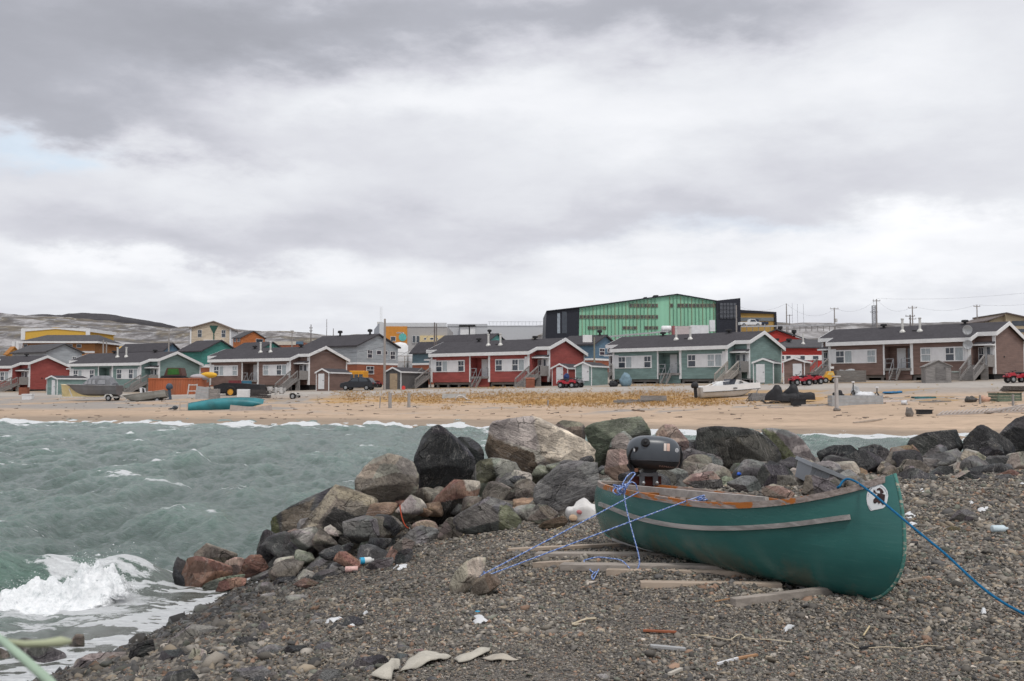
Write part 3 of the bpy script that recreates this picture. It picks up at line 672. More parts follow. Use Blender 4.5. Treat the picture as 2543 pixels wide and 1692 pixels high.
# ---------------------------------------------------------------- houses and buildings behind
def gabled(th, xn, xf, xl, ye, ya, yb, Y, wm, rm, label, lower=None, ylow=None, wins=(), trim=None, name='house', cat='house', group='houses behind the first row', vents=0, lowins=()):
    """house whose right-hand gable is seen: near gable corner at pixel xn, far corner xf, left end xl; eave ye, apex ya, base yb at distance Y"""
    C0 = P(xn, ye, Y); c, s = math.cos(th), math.sin(th)
    uf = (xf - 1271.5) / F; D = (uf * Y - C0.x) / (-s - uf * c)
    ul = (xl - 1271.5) / F; W = (C0.x - ul * Y) / (c - ul * s)
    Ya = Y + c * D / 2; za = P(1271, ya, Ya).z; ze = C0.z; z0 = P(1271, yb, Y).z
    t = empty(name, (C0.x, C0.y, z0), th, label, cat, group)
    he = ze - z0; ri = za - ze; zl = (P(1271, ylow, Y).z - z0) if ylow else None
    m = MB(); pl = [(0, 0, zl or -2.5), (0, D, zl or -2.5), (0, D, he), (0, D / 2, he + ri), (0, 0, he)]; m.prism(pl, (-W, 0, 0)); m.build('wall', wm, t)
    if lower:
        m = MB(); m.box(-W + .04, -.04, .04, D - .04, -3, zl); m.build('lower_wall', lower, t)
        m = MB(); m.box(-W - .03, .03, -.03, D + .03, zl - .1, zl + .18); m.build('band_board', WHITE, t)
    o = .35; e = -o * ri / (D / 2); m = MB()
    for sg in (0, 1):
        ya_ = -o if sg == 0 else D + o
        m.prism([(o, ya_, he + e + .02), (o, D / 2, he + ri + .02), (o, D / 2, he + ri + .22), (o, ya_, he + e + .22)], (-W - 2 * o, 0, 0))
    rf = m.build('roof', rm, t)
    for k in range(vents):
        v = MB(); v.lathe([(.16, -.4), (.16, .5), (.38, .55), (.38, .85), (.2, .95)], (-W * (.12 + .55 * k), D / 2 - .3, he + ri), 10); v.build('roof_vent', DARK, rf)
    if trim:
        m = MB()
        for sg in (0, 1):
            ya_ = -o if sg == 0 else D + o
            m.prism([(o + .06, ya_, he + e - .15), (o + .06, D / 2, he + ri - .15), (o + .06, D / 2, he + ri + .2), (o + .06, ya_, he + e + .2)], (-.05, 0, 0))
        m.box(-W - o, o, -o - .05, -o, he + e - .1, he + e + .2)
        m.build('fascia', trim, t)
    for (f0, f1, p0, p1) in wins:       # on the gable: fraction across, pixel rows
        window(t, D * f0, D * f1, P(0, p1, Y).z - z0, P(0, p0, Y).z - z0, 0.0, axis='x', split=(p1 - p0) > 12)
    for (f0, f1, p0, p1) in lowins:     # on the long wall: fraction from left
        window(t, -W * (1 - f0), -W * (1 - f1), P(0, p1, Y).z - z0, P(0, p0, Y).z - z0, 0.0, split=(p1 - p0) > 12)
    return t
TEAL = siding('teal_siding', (.055, .225, .195)); BLUE = siding('blue_siding', (.105, .185, .265)); BLUEG = siding('steel_blue_siding', (.12, .19, .23)); GREYS = siding('light_grey_siding', (.36, .385, .41))
ORANGE = siding('orange_siding', (.47, .155, .05)); CREAM = siding('cream_siding', (.56, .47, .36)); OCHRE = siding('ochre_siding', (.36, .16, .055)); YEL = mat('yellow_wall', (.66, .40, .07), .7, .08); RED2 = siding('bright_red_siding', (.46, .045, .035))
gabled(R(-36), 114.5, 203, 30, 874.5, 856, 905, 168, GREYS, ROOF2, 'pale grey gabled house behind the red and green bungalows', wins=((.72, .84, 884, 898),))
gabled(R(-30), 405, 447, 291, 872, 854, 905, 176, BLUE, ROOF, 'dark roofed house with a sliver of blue gable behind the teal house')
gabled(R(-34), 500.6, 591.6, 444, 872, 847.5, 940, 160, TEAL, ROOF, 'large teal two storey house with orange brown lower wall', lower=BRICKRED, ylow=911, lowins=((.55, .85, 918, 934),))
gabled(R(-34), 652, 698, 585, 865, 851.5, 890, 190, TEAL, ROOF, 'teal gabled roof showing above the brown bungalow by the car')
gabled(R(-36), 887, 988, 752, 859, 832.5, 963, 148, GREYS, ROOF, 'large light grey two storey house with brick red lower wall', lower=BRICKRED, ylow=903, vents=2,
       wins=((.24, .36, 868, 889), (.46, .58, 868, 879), (.64, .74, 868, 879), (.80, .93, 869, 890), (.22, .40, 909, 929), (.82, .94, 910, 926)))
gabled(R(-36), 1150, 1186, 1024, 872, 849, 940, 140, BLUEG, ROOF, 'slate blue two storey house behind the stairs of the red bungalow', lower=BRICKRED, ylow=903)
gabled(R(-36), 1212, 1255, 1085, 848, 831, 890, 178, siding('pale_teal_siding', (.115, .31, .29)), ROOF, 'house with a small teal gable above the red bungalow ridge', vents=1)
gabled(R(-36), 1474, 1530, 1390, 856, 835, 940, 146, BLUE, ROOF, 'blue two storey house between the red and green bungalows', lower=BRICKRED, ylow=893, wins=((.25, .48, 864, 882), (.6, .82, 864, 873)), vents=1)
# orange gabled house on the slope
gabled(R(-42), 598.5, 657, 578, 839, 823.5, 858, 275, ORANGE, ROOF2, 'orange house with a front gable on the slope beside the cream house', wins=((.62, .92, 840, 850),), lowins=((.1, .4, 839, 849), (.55, .9, 839, 849)))
gabled(R(-40), 21, 48, 13, 878, 863, 892, 215, siding('orange_ochre_siding', (.50, .24, .05)), siding('orange_roof', (.42, .18, .04)), 'small orange hut behind the red bungalow at the edge')
gabled(R(-30), 262, 279, 253, 868, 863, 882, 255, YEL, YEL, 'tiny yellow hut with a white front below the hill', wins=((.1, .7, 871, 878),), name='hut', cat='hut')
gabled(R(-30), 292, 318.5, 288, 869, 862.5, 882, 250, YEL, YEL, 'small yellow hut with a wide white door below the hill', wins=((.1, .65, 870, 879),), name='hut', cat='hut')
def frontal(px0, px1, pyt, pyb, Y, depth, m_, label, name='building', cat='building', th=0.0, group=None, roofm=None, over=.15):
    """flat roofed box seen square on; returns root and a function that maps pixels to local x, z"""
    q = P(px0, pyb, Y); w = P(px1, pyb, Y).x - q.x; h = P(px0, pyt, Y).z - q.z
    t = empty(name, q, th, label, cat, group)
    m = MB(); m.box(0, w, 0, depth, -3, h); m.build('wall', m_, t)
    if roofm: m = MB(); m.box(-over, w + over, -over, depth + over, h - .05, h + .25); m.build('roof', roofm, t)
    lx = lambda px: P(px, pyb, Y).x - q.x; lz = lambda py: P(px0, py, Y).z - q.z
    return t, lx, lz, w, h
# hip roofed two storey house, low yellow hall behind it
t, lx, lz, w, h = frontal(56, 235, 850, 876, 225, 14, OCHRE, 'ochre two storey house with a wide dark hip roof on the slope')
m = MB(); x0, x1 = lx(46), lx(247); zr = lz(828); a, b = lx(80), lx(213)
m.add([(x0, -1, h), (x1, -1, h), (x1, 15, h), (x0, 15, h), (a, 7, zr), (b, 7, zr)], [(0, 1, 5, 4), (1, 2, 5), (2, 3, 4, 5), (3, 0, 4), (3, 2, 1, 0)]); m.build('roof', ROOF2, t)
m = MB(); m.box(x0, x1, -1.08, -1, h - .25, h + .15); m.box(x1, x1 + .08, -1, 15, h - .25, h + .15); m.box(0, w, -.04, .0, -.1, .35); m.build('fascia', WHITE, t)
for a, b in ((58, 68), (165, 180), (190, 202)): window(t, lx(a), lx(b), lz(864), lz(855), 0)
t, lx, lz, w, h = frontal(60, 216, 826, 850, 300, 20, YEL, 'long yellow hall with a white roof edge behind the hip roofed house')
m = MB(); m.prism([(-.5, 0, h), (w + .5, 0, h), (w + .5, 0, h + .4), (w / 2, 0, lz(816) + .3), (-.5, 0, h + .4)], (0, 20, 0)); m.build('gable', YEL, t)
m = MB(); m.prism([(-.8, -.2, h + .2), (w / 2, -.2, lz(817.5)), (w + .8, -.2, h + .2), (w + .8, -.2, h + 1.2), (w / 2, -.2, lz(815)), (-.8, -.2, h + 1.2)], (0, 20.4, 0)); m.box(-.9, .3, -.3, 0, h - 2.2, h + 1.1); m.box(w - .3, w + .9, -.3, 0, h - 2.2, h + 1.1); m.build('fascia', WHITE, t)
# cream house, gable to the sea
q = P(474, 850, 290); sc = 290 / F
t = empty('house', q, R(6), 'tall cream house with a dark green wedge in its front gable', 'house', 'houses behind the first row')
ww = (568.7 - 474) * sc; he = (850 - 814) * sc; ha = (850 - 800) * sc
m = MB(); m.prism([(0, 0, -3), (ww, 0, -3), (ww, 0, he), (ww * .58, 0, ha), (0, 0, he)], (0, 12, 0)); m.build('wall', CREAM, t)
m = MB(); o = .5
m.prism([(-o, -.6, he - .3), (ww * .58, -.6, ha + .1), (ww * .58, -.6, ha + .4), (-o, -.6, he)], (0, 13, 0)); m.prism([(ww + 1.2, -.6, he - .6), (ww * .58, -.6, ha + .1), (ww * .58, -.6, ha + .4), (ww + 1.2, -.6, he - .3)], (0, 13, 0)); m.build('roof', mat('brown_metal', (.24, .19, .16), .6), t)
m = MB(); m.prism([(ww * .47, -.1, ha - 1.0), (ww * .69, -.1, ha - 1.0), (ww * .585, -.1, ha - 3.6)], (0, .08, 0)); m.box(ww * .57, ww * .60, -.1, -.02, 0, ha - 3.4); m.build('wedge_panel', mat('bottle_green', (.03, .09, .07), .6), t)
for bx in ((-.25, .15), (ww - .1, ww + .3)): MB().box(*bx, -.15, 12, -3, he).build('corner_board', WHITE, t)
window(t, ww * .17, ww * .28, .9 + he - 3.7, he - .6, 0, split=True); window(t, ww * .78, ww * .89, .9 + he - 3.7, he - .6, 0, split=True)
m = MB(); m.box(ww * .35, ww * .85, -1.4, 0, .4, .65); m.build('canopy', WHITE, t)
# low red brown building with white upper part
t, lx, lz, w, h = frontal(679, 752, 850, 868, 250, 10, BRICKRED, 'low brick red building with a pale upper wall far behind', group=None)
m = MB(); m.box(-.1, lx(735), -.12, 0, lz(857), lz(848.5)); m.build('upper_wall', mat('ivory_wall', (.58, .53, .46), .7, .06), t); m = MB(); m.box(lx(735), w + .1, -.12, 0, lz(855), lz(848.5)); m.build('blue_wall', BLUE, t)
# modern block, orange and grey
t, lx, lz, w, h = frontal(942, 1111, 812, 890, 225, 22, mat('grey_cladding', (.40, .385, .375), .6, .05), 'modern flat roofed block with a bright orange panel and grey cladding')
m = MB(); m.box(lx(942), lx(958), -.15, 0, -2, h + .8); m.box(0, lx(1109), -.14, 0, h, h + .9); m.build('white_wall', mat('white_cladding', (.60, .61, .62), .6, .05), t)
m = MB(); m.box(lx(958), lx(1011), -.2, 0, lz(905), lz(811)); m.build('orange_wall', mat('orange_panel', (.60, .25, .045), .6, .08), t)
m = MB(); m.prism([(lx(904), 16, -3), (lx(904), 16, lz(808)), (lx(942), 0, h + 1.0), (lx(942), 0, -3)], (2.0, 10, 0)); m.build('side_wall', mat('blue_grey_cladding', (.42, .45, .49), .6, .05), t)
m = MB(); m.box(lx(1043), lx(1110), -.5, 0, lz(850), lz(834)); m.build('annex', mat('pale_yellow_wall', (.66, .53, .30), .7, .06), t)
m = MB(); m.box(lx(930), lx(942), 4, 8, h + .8, h + 1.4); m.box(lx(936), lx(936.6), 5, 5.1, h + 1.4, h + 5); m.box(lx(940), lx(940.6), 5, 5.1, h + 1.4, h + 5); m.build('roof_vent', GALV, t)
for a, b, c_, d_ in ((970, 983, 848, 836), (985, 1003, 828.5, 825.5), (1024, 1032, 852, 834), (1034, 1042, 852, 834)): window(t, lx(a), lx(b), lz(c_), lz(d_), -.2)
for a, b in ((1053, 1059), (1068, 1077), (1083, 1088), (1097, 1104)): window(t, lx(a), lx(b), lz(845), lz(839), -.5)
m = MB(); m.lathe([(.05, -.3), (.9, -.28), (.9, -.24), (.05, -.2)], (lx(1000), 0, lz(838)), 16, 'y'); m.build('emblem', mat('turquoise_panel', (.12, .45, .42), .6), t)
# long pale building on the crest
t, lx, lz, w, h = frontal(1111, 1352, 811, 835, 330, 16, mat('pale_concrete', (.52, .53, .55), .7, .06), 'long low pale building on the crest beside the green school')
m = MB(); m.box(0, lx(1210), -.2, 16.2, h, h + .8); m.box(lx(1210), w, -.1, 16.1, h + .0, h + .3); m.build('roof', mat('pale_roof', (.50, .51, .53), .7), t)
m = MB(); m.box(lx(1141), lx(1181), -3, 0, h - .2, h + .35); m.build('canopy', DARK, t); m = MB(); m.box(lx(1144), lx(1165), -2.5, 0, -1, h - .3); m.box(lx(1168), lx(1180), -2.6, 0, -1, h - .3); m.build('porch', WHITE, t)
m = MB()
for px in range(1215, 1350, 9): m.box(lx(px), lx(px) + .08, 0, .08, h, h + 1.6)
m.box(lx(1212), w, 0, .06, h + 1.5, h + 1.6); m.build('railing', STEEL, t)
# round white tank beside the block
t = empty('storage_tank', P(1036, 905, 205), 0, 'round white storage tank half hidden by the slate blue house', 'tank')
m = MB(); m.lathe([(1.9, -3), (1.9, 1.9), (1.6, 2.6), (.8, 3.05), (.1, 3.1)], n=24); m.build('shell', WHITE, t, True); m = MB(); m.box(-.2, .2, -2.05, -1.95, -2, 2); m.build('ladder', STEEL, t)
t = empty('storage_tank', P(993, 903, 205), 0, 'dirty white tank with a pipe scaffold beside the grey house', 'tank')
m = MB(); m.lathe([(1.7, -3), (1.7, 3.6), (1.2, 4.2), (.1, 4.4)], n=20); m.build('shell', WHITE, t, True); m = MB()
for a in range(6):
    m.box(-2 + a * 1.6, -1.9 + a * 1.6, -2.5, -2.4, -4, 1.5)
m.box(-2, 6.2, -2.5, -2.42, .2, .3); m.box(-2, 6.2, -2.5, -2.42, 1.4, 1.5); m.build('scaffold', BROWNWOOD, t)
t, lx, lz, w, h = frontal(29, 46, 848, 866, 235, 6, PANEL, 'small white box like building beside the hip roofed house', group=None)
m = MB(); m.box(lx(37), lx(38), -.05, 0, 0, h); m.build('joint_strip', STEEL, t)
# bright red houses
q = P(1902, 905, 152); k = 152 / F
t = empty('house', q, R(8), 'bright red house with its gable rising behind the green bungalow', 'house', 'houses behind the first row')
m = MB(); m.prism([(0, 0, -2), (98 * k, 0, -2), (98 * k, 0, 62 * k), (27 * k, 0, 85 * k), (0, 0, 75 * k)], (5, 14, 0)); m.build('wall', RED2, t)
m = MB(); m.prism([(27 * k, -.3, 85.5 * k), (102 * k, -.3, 61.5 * k), (102 * k, -.3, 65 * k), (27 * k, -.3, 89 * k)], (9, 14.5, 0)); m.prism([(-3 * k, -.3, 74 * k), (27 * k, -.3, 85.5 * k), (27 * k, -.3, 88.5 * k), (-3 * k, -.3, 77 * k)], (9, 14.5, 0)); rf = m.build('roof', ROOF2, t)
for x in (22, 60):
    v = MB(); v.lathe([(.2, -1), (.2, .5), (.4, .6), (.4, 1.0)], (x * k + 4, 7, 86 * k - (x - 22) * .25 * k), 10); v.build('roof_vent', DARK, rf)
q = P(1925, 908, 140); k = 140 / F
t = empty('house', q, R(2), 'low bright red house with a dark roof and white window band behind the brown shed', 'house', 'houses behind the first row')
W_ = 137 * k
m = MB(); m.box(0, W_, 0, 9, -2, 44 * k); m.build('wall', RED2, t); m = MB(); m.box(-.05, W_ + .05, -.08, 0, 13 * k, 26 * k); m.build('white_band', WHITE, t)
m = MB(); m.add([(-.4, -.5, 43 * k), (W_ + .4, -.5, 43 * k), (W_ + .4, 4.5, 66 * k), (-.4 + 4, 4.5, 66 * k), (-.4, -.5, 46 * k), (W_ + .4, -.5, 46 * k), (W_ + .4, 4.5, 69 * k), (3.6, 4.5, 69 * k), (W_ + .4, 9.5, 43 * k), (-.4, 9.5, 43 * k)], [(0, 1, 5, 4), (4, 5, 6, 7), (1, 2, 6, 5), (0, 4, 7, 3), (7, 6, 8, 9), (3, 7, 9), (6, 2, 8), (0, 3, 9), (1, 0, 9, 8)]); rf = m.build('roof', ROOF2, t)
for a, b in ((.03, .09), (.10, .17), (.19, .29), (.45, .55), (.68, .8)): window(t, W_ * a, W_ * b, 14 * k, 25 * k, -.08)
for x in (18, 50):
    v = MB(); v.lathe([(.2, -.5), (.2, .3), (.42, .35), (.42, .65)], (x * k, 2.6, 58 * k), 10); v.build('roof_vent', DARK, rf)
v = MB(); v.lathe([(.3, -.5), (.3, .1), (.12, .3), (.12, 1.5)], (80 * k, 1.5, 54 * k), 10); v.build('chimney', GALV, rf)
# beige building at the right
q = P(2458, 860, 215); k = 215 / F
t = empty('building', q, 0, 'beige building with a split sloping roof on the rise', 'building')
m = MB(); m.prism([(0, 0, -3), (36 * k, 0, -3), (36 * k, 0, 76 * k), (0, 0, 62 * k)], (0, 14, 0)); m.prism([(36 * k, -1, -3), (130 * k, -1, -3), (130 * k, -1, 60 * k), (36 * k, -1, 80 * k)], (0, 15, 0)); m.build('wall', mat('beige_wall', (.42, .34, .23), .75, .08), t)
m = MB(); m.prism([(-.8, -.6, 61 * k), (36 * k, -.6, 76 * k), (36 * k, -.6, 78.5 * k), (-.8, -.6, 63.5 * k)], (0, 15, 0)); m.prism([(35 * k, -1.6, 80 * k), (132 * k, -1.6, 59 * k), (132 * k, -1.6, 62 * k), (35 * k, -1.6, 83 * k)], (0, 16, 0)); m.build('roof', mat('dark_brown_metal', (.13, .10, .09), .6), t)
m = MB(); m.box(50 * k, 120 * k, -1.08, -1, 50 * k, 62 * k); m.build('window', GLASS, t); m = MB(); m.box(60 * k, 120 * k, -1.08, -1, 34 * k, 42 * k); m.build('window', GLASS, t)

# ---------------------------------------------------------------- the green school
q = P(1353, 838, 250); k = 250 / F
t = empty('school_building', q, 0, 'long mint green school with a low pitched dark roof edge and gold fins', 'building')
X_ = lambda px: (px - 1353) * k; Z_ = lambda py: (838 - py) * k
DNAVY = mat('dark_navy_cladding', (.022, .024, .034), .5, .2); MINT = mat('mint_cladding', (.30, .60, .42), .55, .07, .6, stretch=(1.5, 1, .1)); GOLD = mat('gold_fin', (.30, .27, .17), .5, .15); FIN = mat('dark_fin', (.15, .27, .19), .6, .1)
m = MB(); m.prism([(0, 0, -4), (X_(1437), 0, -4), (X_(1439.5), 0, Z_(763)), (X_(1357), 0, Z_(772.5))], (0, 26, 0)); dw = m.build('dark_wing', DNAVY, t)
m = MB(); m.prism([(X_(1437), .1, -4), (X_(1779), .1, -4), (X_(1779), .1, Z_(747)), (X_(1682.5), .1, Z_(731)), (X_(1439.5), .1, Z_(764))], (0, 26, 0)); m.build('wall', MINT, t)
m = MB()
for a, b in (((1357, 772), (1439.5, 762.5)), ((1439.5, 762.5), (1682.5, 729.5)), ((1682.5, 729.5), (1790, 748))):
    m.prism([(X_(a[0]), -.5, Z_(a[1] + 2.2)), (X_(b[0]), -.5, Z_(b[1] + 2.2)), (X_(b[0]), -.5, Z_(b[1])), (X_(a[0]), -.5, Z_(a[1]))], (0, 27, 0))
rf = m.build('roof', DNAVY, t)
for a, b, c_, d_ in ((1609, 1616, 732, 740), (1634, 1645, 727, 736)): v = MB(); v.box(X_(a), X_(b), 6, 9, Z_(d_), Z_(c_)); v.build('roof_vent', DARK, rf)
tops = lambda px: np.interp(px, [1439.5, 1682.5, 1779], [764, 731, 747])
g_ = MB(); f_ = MB(); px = 1446.0; i = 0
while px < 1776:
    if not (1636 < px < 1662):
        zt = Z_(tops(px) + 3); (g_ if i % 3 == 0 else f_).box(X_(px) - .045, X_(px) + .045, -.18, .1, -1, zt)
    px += 9.1; i += 1
g_.build('fin', GOLD, t); f_.build('fin', FIN, t)
WINM = glass('school_glass', (.05, .045, .045), .15); FR = mat('window_surround', (.20, .185, .14), .6, .2)
rows = [(190, 222, 815, 1075), (190, 222, 1180, 1205), (190, 222, 1240, 1580), (290, 322, 385, 1075), (388, 416, 455, 620), (388, 416, 760, 885), (388, 416, 950, 1075)]
for (ya_, yb_, xa, xb) in rows:
    p0, p1 = 1330 + xa / 3.518, 1330 + xb / 3.518; z1_, z0_ = Z_(700 + ya_ / 3.518), Z_(700 + yb_ / 3.518); n = max(1, int((p1 - p0) / 9.1))
    for j in range(n):
        a = X_(p0 + (p1 - p0) * j / n); b = X_(p0 + (p1 - p0) * (j + 1) / n); fm = MB()
        fm.box(a + .06, b - .06, -.06, .1, z0_, z1_); w_ = fm.build('window', FR, t)
        gl = MB(); gl.box(a + .18, a + (b - a) * (.55 if j % 2 else .82), -.09, -.05, z0_ + .15, z1_ - .15); gl.build('pane', WINM, w_)
m = MB(); m.prism([(X_(1779), -.6, -4), (X_(1840), -.6, -4), (X_(1839), -.6, Z_(740.5)), (X_(1779), -.6, Z_(747))], (0, 24, 0)); dx = m.build('entrance_block', DNAVY, t)
m = MB(); m.box(X_(1787), X_(1829), -.75, -.6, Z_(792), Z_(753)); cw = m.build('curtain_wall', glass('tower_glass', (.07, .075, .09), .1), t)
m = MB()
for p_x in (1787, 1796, 1804, 1812, 1821, 1829): m.box(X_(p_x) - .06, X_(p_x) + .06, -.85, -.75, Z_(792), Z_(753))
for p_y in (760, 770, 780, 790): m.box(X_(1787), X_(1829), -.84, -.75, Z_(p_y) - .05, Z_(p_y) + .05)
m.build('mullion', DNAVY, cw)
m = MB(); m.box(X_(1384), X_(1391), -.1, 0, Z_(828), Z_(778)); m.build('window', glass('strip_glass', (.30, .34, .38), .15), t); m = MB(); m.box(X_(1396), X_(1408), -.1, 0, Z_(828), Z_(774)); m.build('window', GLASS, t)
m = MB(); m.prism([(X_(1840), 4, -4), (X_(1937), 4, -4), (X_(1935), 4, Z_(773)), (X_(1840), 4, Z_(767))], (0, 18, 0)); m.build('yellow_wing', mat('mustard_cladding', (.47, .29, .085), .6, .08), t)
m = MB(); m.prism([(X_(1840), 3.6, Z_(774)), (X_(1939), 3.6, Z_(777)), (X_(1939), 3.6, Z_(772)), (X_(1840), 3.6, Z_(766))], (0, 18, 0)); m.prism([(X_(1935), 3.5, -2), (X_(1941), 3.5, -2), (X_(1939), 3.5, Z_(772)), (X_(1934), 3.5, Z_(773))], (0, 18, 0)); m.build('roof', DNAVY, t)
m = MB(); m.box(X_(1840), X_(1933), 3.85, 4, Z_(795), Z_(786)); m.build('window', glass('band_glass', (.16, .18, .19), .15), t)
# ---------------------------------------------------------------- boats, vehicles and things on the far shore
def gpt(px, py): return ground(px, py, True)
def hull(mb, L, B, H, rise=.25, keel=.75, flare=.82, n=16, p=2.4, stern=.85, bow_rake=.08, deadrise=.18):
    """boat hull along +x (stern at 0, bow at L), keel at z=0; returns sheer line points"""
    rows = []; sh = []
    for i in range(n + 1):
        u = i / n; b = B / 2 * max(0.0, 1 - max(0, (u - .25) / .75) ** p) ** .8 * (stern + (1 - stern) * min(1, u * 4)); b = max(b, .012)
        zs = H * (1 + rise * u * u); zk = zs * keel * max(0, (u - .45) / .55) ** 3.2; zc = zk + (zs - zk) * deadrise
        xs = L * u
        row = [(xs + bow_rake * L * u ** 4, b, zs), (xs + bow_rake * L * u ** 4 * .5, b * (flare + .12), zc + (zs - zc) * .45), (xs, b * flare, zc), (xs, 0, zk), (xs, -b * flare, zc), (xs + bow_rake * L * u ** 4 * .5, -b * (flare + .12), zc + (zs - zc) * .45), (xs + bow_rake * L * u ** 4, -b, zs)]
        rows.append(row); sh.append(row[0])
    base = len(mb.v)
    for r in rows: mb.v += r
    for i in range(n):
        for k in range(6):
            a = base + i * 7 + k; mb.f.append((a, a + 1, a + 8, a + 7))
    mb.f.append(tuple(base + k for k in range(7)))
    return rows
def deck(mb, rows, i0, i1, dz=0.0, inset=1.0):
    for i in range(i0, i1):
        a, b = rows[i], rows[i + 1]
        mb.add([(a[0][0], a[0][1] * inset, a[0][2] + dz), (b[0][0], b[0][1] * inset, b[0][2] + dz), (b[6][0], b[6][1] * inset, b[6][2] + dz), (a[6][0], a[6][1] * inset, a[6][2] + dz)], [(0, 1, 2, 3)])
def rim(mb, rows, w=.05):
    for s in (0, 6):
        mb.tube([Vector(r[s]) for r in rows], w, 6)
def outboard(parent, x, z, sc, m_, name='outboard_motor'):
    m = MB(); m.ell((x - .25 * sc, 0, z + .35 * sc), (.32 * sc, .24 * sc, .34 * sc), 12, 8, lambda q: Vector((q.x, q.y, max(q.z, -.6)))); o = m.build(name, m_, parent, True)
    m = MB(); m.bar((x - .22 * sc, 0, z + .2 * sc), (x - .2 * sc, 0, z - .75 * sc), .16 * sc, .22 * sc, (1, 0, 0)); m.bar((x - .3 * sc, 0, z - .75 * sc), (x + .05 * sc, 0, z - .75 * sc), .12 * sc, .12 * sc); m.build('leg', m_, o); return o
def wheel(parent, c, r, w, hub=None, axis='y', rimm=None):
    m = MB(); m.lathe([(r * .55, -w / 2), (r * .9, -w / 2), (r, -w * .3), (r, w * .3), (r * .9, w / 2), (r * .55, w / 2), (r * .55, -w / 2)], c, 18, axis, cap=False); o = m.build('wheel', RUBBER, parent)
    m = MB(); m.lathe([(r * .15, -w * .42), (r * .52, -w * .36), (r * .58, -w * .45), (r * .58, w * .45), (r * .52, w * .36), (r * .15, w * .42)], c, 14, axis); m.build('rim', rimm or STEEL, o); return o
GLOSSW = mat('white_gelcoat', (.78, .78, .78), .25, .04, 1, spec=.5, bump=0); CREAMG = mat('faded_cream_gelcoat', (.66, .54, .27), .5, .14, .9, dirt=.35); ALU = mat('weathered_aluminium', (.29, .285, .26), .45, .18, 1.2, metal=.35, dirt=.25)
GREYH = mat('grey_hull_paint', (.14, .14, .145), .4, .14, 1.0, dirt=.15); CANV = mat('grey_canvas', (.20, .205, .22), .85, .16, 2); BLK = mat('black_cover', (.022, .022, .025), .6, .3, 3, bump=.4, bs=6); REDP = mat('red_plastic', (.40, .025, .04), .35, .12, spec=.5)
ORC = mat('rusty_orange_steel', (.42, .125, .055), .6, .16, .8, dirt=.4, stretch=(1, 1, .3)); YELP = mat('yellow_paint', (.72, .36, .03), .45, .1, dirt=.2); TARP = mat('pale_grey_tarp', (.33, .34, .345), .8, .14, 2)
RUST = mat('rust_brown_box', (.24, .085, .05), .75, .2); BLUET = mat('blue_tarp', (.03, .16, .33), .55, .2, 4); DKRED = mat('dark_red_panel', (.22, .05, .055), .6, .15); BLUEP = mat('blue_panel', (.06, .19, .28), .6, .15); PINKT = mat('pink_tarp', (.56, .35, .26), .75, .12)
# white motor boat on the bank
q = gpt(1738, 990); k = q.y / F
t = empty('motor_boat', q + Vector((0, 0, -.05)), R(14), 'white motor boat with a black outboard lying on the grassy bank', 'boat', rot=(0, R(-2.5), R(10))); t.scale = (.86, .86, .80)
L_ = 6.0; m = MB(); rows = hull(m, L_, 2.3, 1.25, .10, .9, .8, p=2.0, bow_rake=.07); m.build('hull', mat('white_hull', (.68, .68, .67), .35, .06, 1, dirt=.10), t, True)
m = MB(); deck(m, rows, 0, 16, .0); rw = [[(a[0] - .0, a[1] * 1.02, a[2] - .5), (a[0], a[1] * 1.03, a[2] + .02)] for a in [r[0] for r in rows]]
for s in (1, -1):
    for i in range(16):
        a, b = rows[i][0], rows[i + 1][0]; m.add([(a[0], s * (a[1] + .03), a[2] - .52), (b[0], s * (b[1] + .03), b[2] - .52), (b[0], s * (b[1] + .03), b[2] + .12), (a[0], s * (a[1] + .03), a[2] + .12)], [(0, 1, 2, 3)])
m.build('deck', GLOSSW, t)
m = MB()
for s in (1, -1): m.tube([(r[0][0], s * (r[0][1] + .05), r[0][2] - .52) for r in rows], .035, 6)
m.build('rub_rail', DARK, t)
m = MB(); m.prism([(2.9, -.8, 1.3), (5.3, -.45, 1.42), (4.1, -.72, 1.85), (3.4, -.78, 1.95)], (0, 1.6, 0)); m.build('cabin', GLOSSW, t)
m = MB(); m.prism([(2.75, -.85, 1.42), (3.35, -.85, 1.42), (3.62, -.82, 1.98), (3.0, -.85, 2.0)], (0, 1.7, 0)); m.build('windshield', glass('smoked_glass', (.03, .035, .05), .1), t)
m = MB(); m.prism([(3.9, -.78, 1.58), (4.35, -.72, 1.5), (4.25, -.74, 1.66), (3.95, -.79, 1.72)], (0, -.03, 0)); m.build('window', DARK, t)
m = MB(); m.box(3.1, 3.5, -1.19, -1.15, .95, 1.08); m.build('window', DARK, t)
m = MB(); m.tube([(.9, -.7, 1.3), (2.0, -.7, 1.75), (2.9, -.7, 1.8)], .03, 6); m.tube([(.9, .7, 1.3), (2.0, .7, 1.75), (2.9, .7, 1.8)], .03, 6); m.box(1.6, 2.3, -.5, .5, 1.3, 1.75); m.build('seat', GLOSSW, t)
m = MB(); m.tube([(4.0, -.85, 1.35), (4.1, -.8, 1.95), (6.0, -.15, 1.75), (6.3, 0, 1.4)], .025, 6); m.tube([(5.2, -.45, 1.4), (5.2, -.45, 1.85)], .02, 6); m.build('bow_rail', STEEL, t)
outboard(t, -.15, 1.0, 1.25, BLK)
m = MB(); m.box(5.6, 6.1, -.1, .1, -.4, .4); m.bar((5.6, 0, -.4), (6.3, 0, 1.0), .07, .07); m.build('bow_stand', STEEL, t)
